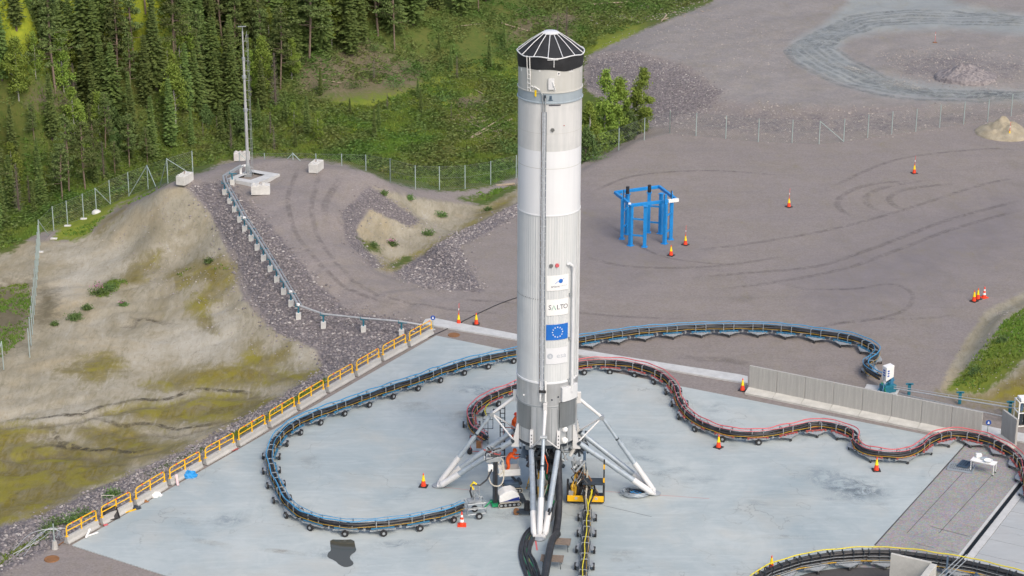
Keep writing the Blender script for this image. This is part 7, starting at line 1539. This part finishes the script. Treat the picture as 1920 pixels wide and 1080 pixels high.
def birch_meshes(seed, h=6.5, w_=1.3, leaf=0.11, n=2600, base=0.15):
    rg_ = random.Random(seed); tr = MB(); tr.path([(0, 0, -.3), (.05, 0, h * .3), (-.05, .08, h * .6), (0, 0, h * .95)], .06, 6); cr = MB()
    lob = []
    for i in range(34):
        f = rg_.random(); z_ = h * (base + (1 - base) * f); R_ = w_ * (math.sin(min(1, 0.12 + f * 1.0) * math.pi) ** 0.7) * 0.85 + .08; a = rg_.uniform(0, 6.28); r_ = R_ * rg_.uniform(.25, 1); c = Vector((r_ * math.cos(a), r_ * math.sin(a), z_)); lob.append((c, rg_.uniform(.22, .5) * (w_ / 1.3)))
        tr.tube((0, 0, max(.3, z_ - r_ * .8)), c, .02, .006, 4, cap=False)
    for c, r_ in lob: leafcloud(cr, [(c.x + rg_.gauss(0, r_ * .55), c.y + rg_.gauss(0, r_ * .55), c.z + rg_.gauss(0, r_ * .55)) for _ in range(n // 34)], leaf, rg_, 1)
    return tr, cr
TREES = {}
def proto(kind, builder, tm, cm):
    tr, cr = builder; TREES.setdefault(kind, []).append((tr.mesh('trunk', tm), cr.mesh('crown', cm)))
for sd_ in range(6): proto('spruce', spruce_meshes(sd_, 9.0, 1.65 + 0.2 * (sd_ % 3), 1.1), M['bark'], M['spruce'])
for sd_ in range(3): proto('slim', spruce_meshes(20 + sd_, 8.0, 1.0, 0.95), M['bark'], M['spruce'])
for sd_ in range(4): proto('pine', pine_meshes(40 + sd_), M['pinebark'], M['pine'])
for sd_ in range(4): proto('birch', birch_meshes(60 + sd_, w_=1.45, n=5200, leaf=0.12), M['birchbark'], M['birch'])
for sd_ in range(2): proto('fullbirch', birch_meshes(70 + sd_, 7.5, 1.35, 0.12, 9000, 0.04), M['birchbark'], M['birch'])
for sd_ in range(2): proto('bushy', birch_meshes(74 + sd_, 3.0, 1.1, 0.11, 3600, 0.0), M['bark'], M['shrub'])
for sd_ in range(2): proto('dead', spruce_meshes(80 + sd_, 6.0, 0.7, 0.9, dead=True), M['bark'], M['deadtwig'])
NAMES = {'spruce': 'spruce_tree', 'slim': 'spruce_tree', 'pine': 'pine_tree', 'birch': 'birch_tree', 'dead': 'dead_tree', 'fullbirch': 'birch_tree', 'bushy': 'young_tree'}
cnt = {}
def tree(kind, p, sc, label, group, sxy=None):
    t = thing(NAMES[kind], label, 'tree', p, random.uniform(0, 6.28), group); a, b = random.choice(TREES[kind]); s2 = sxy or sc
    t.scale = (s2, s2, sc)
    for nm, me_ in (('trunk', a), ('crown', b)): o = bpy.data.objects.new(nm, me_); C.objects.link(o); o.parent = t
    return t
DESC = {'bushy': 'leafy young tree', 'spruce': 'dark full spruce', 'slim': 'slim spruce', 'pine': 'open crowned pine', 'birch': 'light green birch', 'dead': 'grey dead spruce'}
def scatter(poly, n, mix, smin, smax, where, mind=1.3, lab=None):
    placed = []; xs_, ys_ = zip(*poly); tries = 0
    while len(placed) < n and tries < n * 40:
        tries += 1; q = (random.uniform(min(xs_), max(xs_)), random.uniform(min(ys_), max(ys_)))
        if not inside(np.array([q], float), poly)[0]: continue
        p = G(*q)
        if any((p.x - r_.x) ** 2 + (p.y - r_.y) ** 2 < mind * mind for r_ in ALLT): continue
        k = random.choices(list(mix), list(mix.values()))[0]; sc = random.uniform(smin, smax); ALLT.append(p); placed.append(p)
        sz = ['small', 'mid sized', 'tall', 'very tall'][min(3, int(4 * (sc - smin) / (smax - smin)))]
        bx = q[0]; side = 'at the far left' if bx < 90 else 'well left of the mast' if bx < 240 else 'left of the mast' if bx < 400 else 'behind the mast' if bx < 520 else 'right of the mast' if bx < 660 else 'left of the rocket top' if bx < 820 else 'nearest the rocket top'
        lb = '%s %s %s, %s' % (sz, DESC[k], where, side); tree(k, p, sc, lb, lb + ', several alike', sc * random.uniform(0.85, 1.15))
ALLT = []
random.seed(12)
# tree line and depth of the forest
scatter([(-40, 180), (120, 200), (330, 240), (440, 225), (520, 200), (550, 155), (560, 110), (400, 90), (100, 100), (-40, 120)], 110, {'spruce': 5, 'slim': 2.5, 'pine': 3, 'birch': 2, 'dead': 0.5}, 0.62, 1.0, 'on the forest edge', 1.35)
scatter([(240, 120), (560, 120), (740, 60), (760, -30), (260, -90), (170, 50)], 140, {'spruce': 6, 'slim': 1.5, 'pine': 4, 'birch': 1}, 0.85, 1.2, 'deep in the forest', 1.5)
scatter([(-40, 120), (240, 120), (200, 50), (-40, 50)], 34, {'spruce': 6, 'slim': 3, 'pine': 2}, 0.65, 1.0, 'before the sunlit clearing', 1.6)
scatter([(-40, 45), (230, 45), (260, -60), (-40, -60)], 20, {'slim': 4, 'birch': 3, 'spruce': 1}, 0.5, 0.8, 'in the sunlit clearing', 2.6)
scatter([(560, 110), (740, 100), (780, 40), (900, 25), (980, 0), (900, -40), (600, -20)], 34, {'pine': 5, 'spruce': 3, 'slim': 2}, 0.75, 1.05, 'on the brown slope', 1.9)
scatter([(-10, 240), (250, 262), (300, 300), (120, 380), (-10, 440)], 38, {'slim': 3, 'pine': 3, 'birch': 2, 'dead': 2}, 0.35, 0.8, 'in the scrub by the fence', 1.5)
scatter([(300, 250), (540, 215), (600, 240), (600, 280), (320, 290)], 16, {'slim': 2, 'dead': 3, 'birch': 1}, 0.25, 0.55, 'behind the mast hill', 2.0)
scatter([(-40, 210), (260, 230), (460, 225), (470, 262), (240, 300), (-40, 330)], 34, {'bushy': 5, 'birch': 2, 'slim': 2}, 0.4, 0.95, 'in the bushes below the forest', 1.3)
scatter([(600, 150), (930, 60), (980, 100), (700, 270), (600, 260)], 12, {'slim': 3, 'dead': 3}, 0.2, 0.42, 'alone in the green valley', 3.4)
for q, k, sc, lb in (((857, 148), 'dead', 0.42, 'small dark dead spruce standing alone in the valley'), ((1062, 82), 'dead', 0.7, 'taller grey dead spruce behind the rocket tip'), ((1045, 78), 'dead', 0.55, 'shorter grey dead spruce behind the rocket tip'), ((1012, 90), 'slim', 0.36, 'small green spruce just left of the rocket tip'), ((846, 225), 'dead', 0.3, 'tiny dead spruce beside the fallen logs')):
    tree(k, G(*q), sc, lb, 'lone small trees in the valley')
tree('fullbirch', G(1134, 278), 1.02, 'large full bright green birch beside the rocket', 'birches beside the rocket', 1.05); tree('fullbirch', G(1104, 296), 0.72, 'lower bright green birch growing against the rocket side', 'birches beside the rocket', 0.85)
tree('fullbirch', G(1160, 268), 0.80, 'middle birch right of the large one beside the rocket', 'birches beside the rocket', 0.95); tree('fullbirch', G(1203, 250), 0.86, 'slender bright green birch beside the fence, rightmost of the group', 'birches beside the rocket', 0.95)
tree('bushy', G(1180, 262), 0.9, 'low dark green bush under the birches beside the fence', 'birches beside the rocket', 0.9); tree('bushy', G(1098, 302), 1.0, 'low dark green bush against the rocket under the birch', 'birches beside the rocket', 1.0)
# undergrowth and grass as masses
def growth(name, polys, n, size, m, seed, hgt=0.4, blades=5, clump=False, label=None):
    rg_ = np.random.default_rng(seed); V = []; k = 0; rr = random.Random(seed); areas = []
    for pl_ in polys:
        w3 = [G(*p) for p in pl_]; wv = [(p.x, p.y) for p in w3]; areas.append((wv, abs(sum(wv[i][0] * wv[(i + 1) % len(wv)][1] - wv[(i + 1) % len(wv)][0] * wv[i][1] for i in range(len(wv)))) / 2))
    S = sum(a for _, a in areas); Fc = []
    for wv, a in areas:
        c = int(n * a / S); xs_, ys_ = zip(*wv); P_ = np.stack([rg_.uniform(min(xs_), max(xs_), c * 5), rg_.uniform(min(ys_), max(ys_), c * 5)], 1); P_ = P_[inside(P_, wv)]
        w_ = np.array([mnoise.noise(Vector((x_ * .25, y_ * .25, seed))) for x_, y_ in P_]); P_ = P_[w_ > rg_.uniform(-.5, .35, len(P_))][:c]
        for x_, y_ in P_:
            z_ = hz(x_, y_); sc = rr.uniform(.6, 1.4)
            for _ in range(blades):
                if clump:
                    ox, oy, oz = rr.gauss(0, size * sc), rr.gauss(0, size * sc), abs(rr.gauss(0, hgt * sc * .6)); s_ = rr.uniform(.06, .15)
                    V += [(x_ + ox - s_, y_ + oy + rr.uniform(-s_, s_), z_ + oz), (x_ + ox + rr.uniform(-s_, s_), y_ + oy - s_ * .4, z_ + oz + s_ * .9), (x_ + ox + s_, y_ + oy + rr.uniform(-s_, s_), z_ + oz + rr.uniform(-.3, .6) * s_)]
                else:
                    ox, oy = rr.uniform(-size, size), rr.uniform(-size, size); b = rr.uniform(.03, .06); h_ = hgt * sc * rr.uniform(.5, 1.2)
                    V += [(x_ + ox - b, y_ + oy, z_ - .02), (x_ + ox + b, y_ + oy + rr.uniform(-b, b), z_ - .02), (x_ + ox + rr.uniform(-.12, .12), y_ + oy + rr.uniform(-.12, .12), z_ + h_)]
                Fc.append((k, k + 1, k + 2)); k += 3
    me_ = bpy.data.meshes.new(name); me_.from_pydata(V, [], Fc); me_.materials.append(m); o = bpy.data.objects.new(name, me_); C.objects.link(o); stuff(o)
    if label: o['label'] = label
    return o
valley = [(0, 250), (250, 250), (450, 220), (560, 190), (700, 200), (830, 150), (930, 130), (968, 130), (968, 325), (920, 345), (820, 352), (740, 335), (690, 312), (640, 300), (480, 290), (400, 300), (300, 340), (200, 385), (95, 430), (0, 470)]
growth('meadow_grass', [valley], 24000, 0.16, M['tuft'], 1, 0.28, 4, label='tall green meadow grass filling the valley')
growth('meadow_grass', [[(1090, 240), (1120, 180), (1215, 215), (1215, 238), (1150, 280), (1085, 305)], [(1925, 578), (1888, 600), (1845, 650), (1785, 725), (1835, 728), (1890, 690), (1925, 660)], [(100, 440), (250, 375), (300, 352), (210, 392), (170, 440)], [(860, 372), (960, 350), (905, 384)], [(0, 1048), (95, 997), (90, 1008), (0, 1060)], [(430, 818), (610, 708), (622, 710), (440, 822)]], 4500, 0.12, M['tuft'], 2, 0.16, 4)
growth('undergrowth', [valley, [(0, 250), (560, 190), (560, 90), (0, 110)], [(560, 190), (830, 150), (1080, 110), (1320, 0), (1000, -10), (700, 40), (560, 100)]], 7500, 0.24, M['under'], 5, 0.4, 16, True, label='dense low leafy undergrowth across the valley and forest floor')
growth('undergrowth', [[(-40, 110), (150, 100), (200, 230), (-40, 300)]], 1800, 0.3, M['under'], 19, 0.45, 14, True)
growth('undergrowth', [[(-40, 262), (560, 215), (570, 90), (760, 20), (760, -60), (-40, -60)]], 5500, 0.3, M['under'], 9, 0.5, 14, True)
growth('meadow_grass', [[(-20, 545), (50, 532), (64, 585), (40, 640), (-20, 690)], [(170, 550), (220, 522), (240, 530), (195, 560)], [(330, 515), (380, 492), (436, 500), (430, 508), (380, 505), (345, 528)]], 760, 0.16, M['tuft'], 12, 0.16, 4)
def bush(q, sc, label, mm='shrub', flower=False):
    rg_ = random.Random(int(q[0] * 7 + q[1])); m = MB(); leafcloud(m, [(rg_.gauss(0, .32 * sc), rg_.gauss(0, .26 * sc), abs(rg_.gauss(0.1, .24 * sc))) for _ in range(420)], .07, rg_, 1)
    t = thing('shrub', label, 'shrub', G(*q)); m.obj('leaves', M[mm], t)
    if flower: m = MB(); leafcloud(m, [(rg_.gauss(-.1, .2 * sc), rg_.gauss(0, .2 * sc), .45 * sc + abs(rg_.gauss(0, .15 * sc))) for _ in range(60)], .05, rg_, 1); m.obj('flowers', M['flower'], t)
for q, sc, lb, fl in (((187, 552), 1.3, 'green shrub with pink flower spikes on the sandy slope', True), ((205, 543), .9, 'green shrub just right of the pink flowered one', False), ((140, 599), .9, 'dark green shrub low on the sandy basin floor', False), ((163, 580), .6, 'small green tuft between the sandy basin shrubs', False), ((231, 573), .5, 'tiny tuft with pink flowers on the sandy slope', True), ((103, 610), .4, 'tiny green tuft on the basin floor', False), ((392, 492), .6, 'small dark shrub high on the mossy slope', False),
                      ((157, 970), 1.0, 'green shrub in the rocks behind the first barriers, right of three', False), ((135, 978), .9, 'green shrub in the rocks, middle of three by the first barrier', False), ((108, 985), 1.1, 'green shrub in the rocks nearest the footed post', False), ((212, 930), .8, 'dark shrub in the rocks behind the third barrier', False), ((90, 996), .8, 'low shrub beside the footed post at lower left', False),
                      ((768, 374), .6, 'small yellow green shrub high on the ditch slope', False), ((828, 406), .8, 'green shrub halfway down the ditch slope', False), ((803, 440), .7, 'green shrub at the ditch bottom', False), ((736, 460), .7, 'shrub with purple flowers low on the ditch slope', True), ((915, 395), .5, 'small shrub at the upper end of the ditch', False), ((720, 365), .45, 'tiny tuft near the ramp crest', False), ((700, 462), .5, 'low green tuft in the rocks beside the ramp', False),
                      ((1880, 640), .8, 'bright green shrub on the right bank', False), ((1830, 700), .8, 'yellow green shrub low on the right bank', False)):
    bush(q, sc, lb, flower=fl)
rg = random.Random(77)
vb = [(785, 140), (690, 145), (660, 165), (740, 165), (830, 190), (870, 125), (940, 95), (765, 135), (600, 170), (960, 290), (940, 275), (900, 205), (700, 95), (970, 170), (1120, 300)]
for i, q in enumerate(vb): bush(q, rg.uniform(1.4, 2.4), '%s rounded green bush in the valley beyond the fence, counting from a random clump' % ordinal(i) if False else 'rounded green bush %s' % ['below the pine slope', 'at the left of the valley head', 'left of the valley, lower one', 'in the bright meadow left', 'in the bright meadow centre', 'above the bright meadow', 'near the grey dead spruces', 'upper middle of the valley', 'near the forest edge', 'behind the fence against the rocket', 'behind the fence left of the rocket', 'beside the fallen logs', 'under the slope pines', 'against the rocket side in the meadow', 'at the foot of the small birch'][i])
# fallen logs
lg = [((880, 262), (960, 225)), ((885, 258), (955, 215)), ((868, 245), (905, 262)), ((850, 245), (885, 252)), ((900, 200), (918, 190)), ((930, 240), (938, 262)), ((935, 245), (962, 258)), ((870, 262), (900, 268)), ((885, 235), (925, 250)), ((890, 170), (905, 178)), ((855, 52), (905, 46)), ((940, 45), (990, 60)), ((1250, 30), (1240, 42)), ((840, 230), (868, 238)), ((905, 245), (945, 250)), ((595, 150), (640, 158)), ((1110, 10), (1200, 4))]
for i, (a, b) in enumerate(lg):
    p, q = G(*a), G(*b)
    if (p - q).length > 9: q = p + (q - p).normalized() * 6
    up = Vector((0, 0, .12)); o = MB().tube(Vector((0, 0, 0)), q - p, rg.uniform(.06, .12), .05, 7).obj('fallen_log', M['log'], smooth=True); tag(o, ['long bleached log', 'thin bleached log', 'short bleached log'][i % 3] + (' lying in the brush pile left of the rocket' if 830 < a[0] < 980 and a[1] > 150 else ' lying near the top of the valley'), 'log', 'fallen logs', loc=p + up)
m = MB()
for k in range(260):
    a = G(rg.gauss(895, 28), rg.gauss(235, 20)) if k < 180 else G(rg.gauss(1190, 60), rg.gauss(22, 10)); d = Vector((rg.uniform(-1, 1), rg.uniform(-1, 1), rg.uniform(0, .25))) * rg.uniform(.3, 1.0); m.tube(a + Vector((0, 0, .08)), a + d + Vector((0, 0, .1)), rg.uniform(.015, .045), .012, 4, cap=False)
o = stuff(m.obj('brushwood', M['log'])); o['label'] = 'tangle of broken branches beside the fallen logs'
print('objects', len(bpy.data.objects), 'tris', sum(len(m_.polygons) for m_ in bpy.data.meshes))
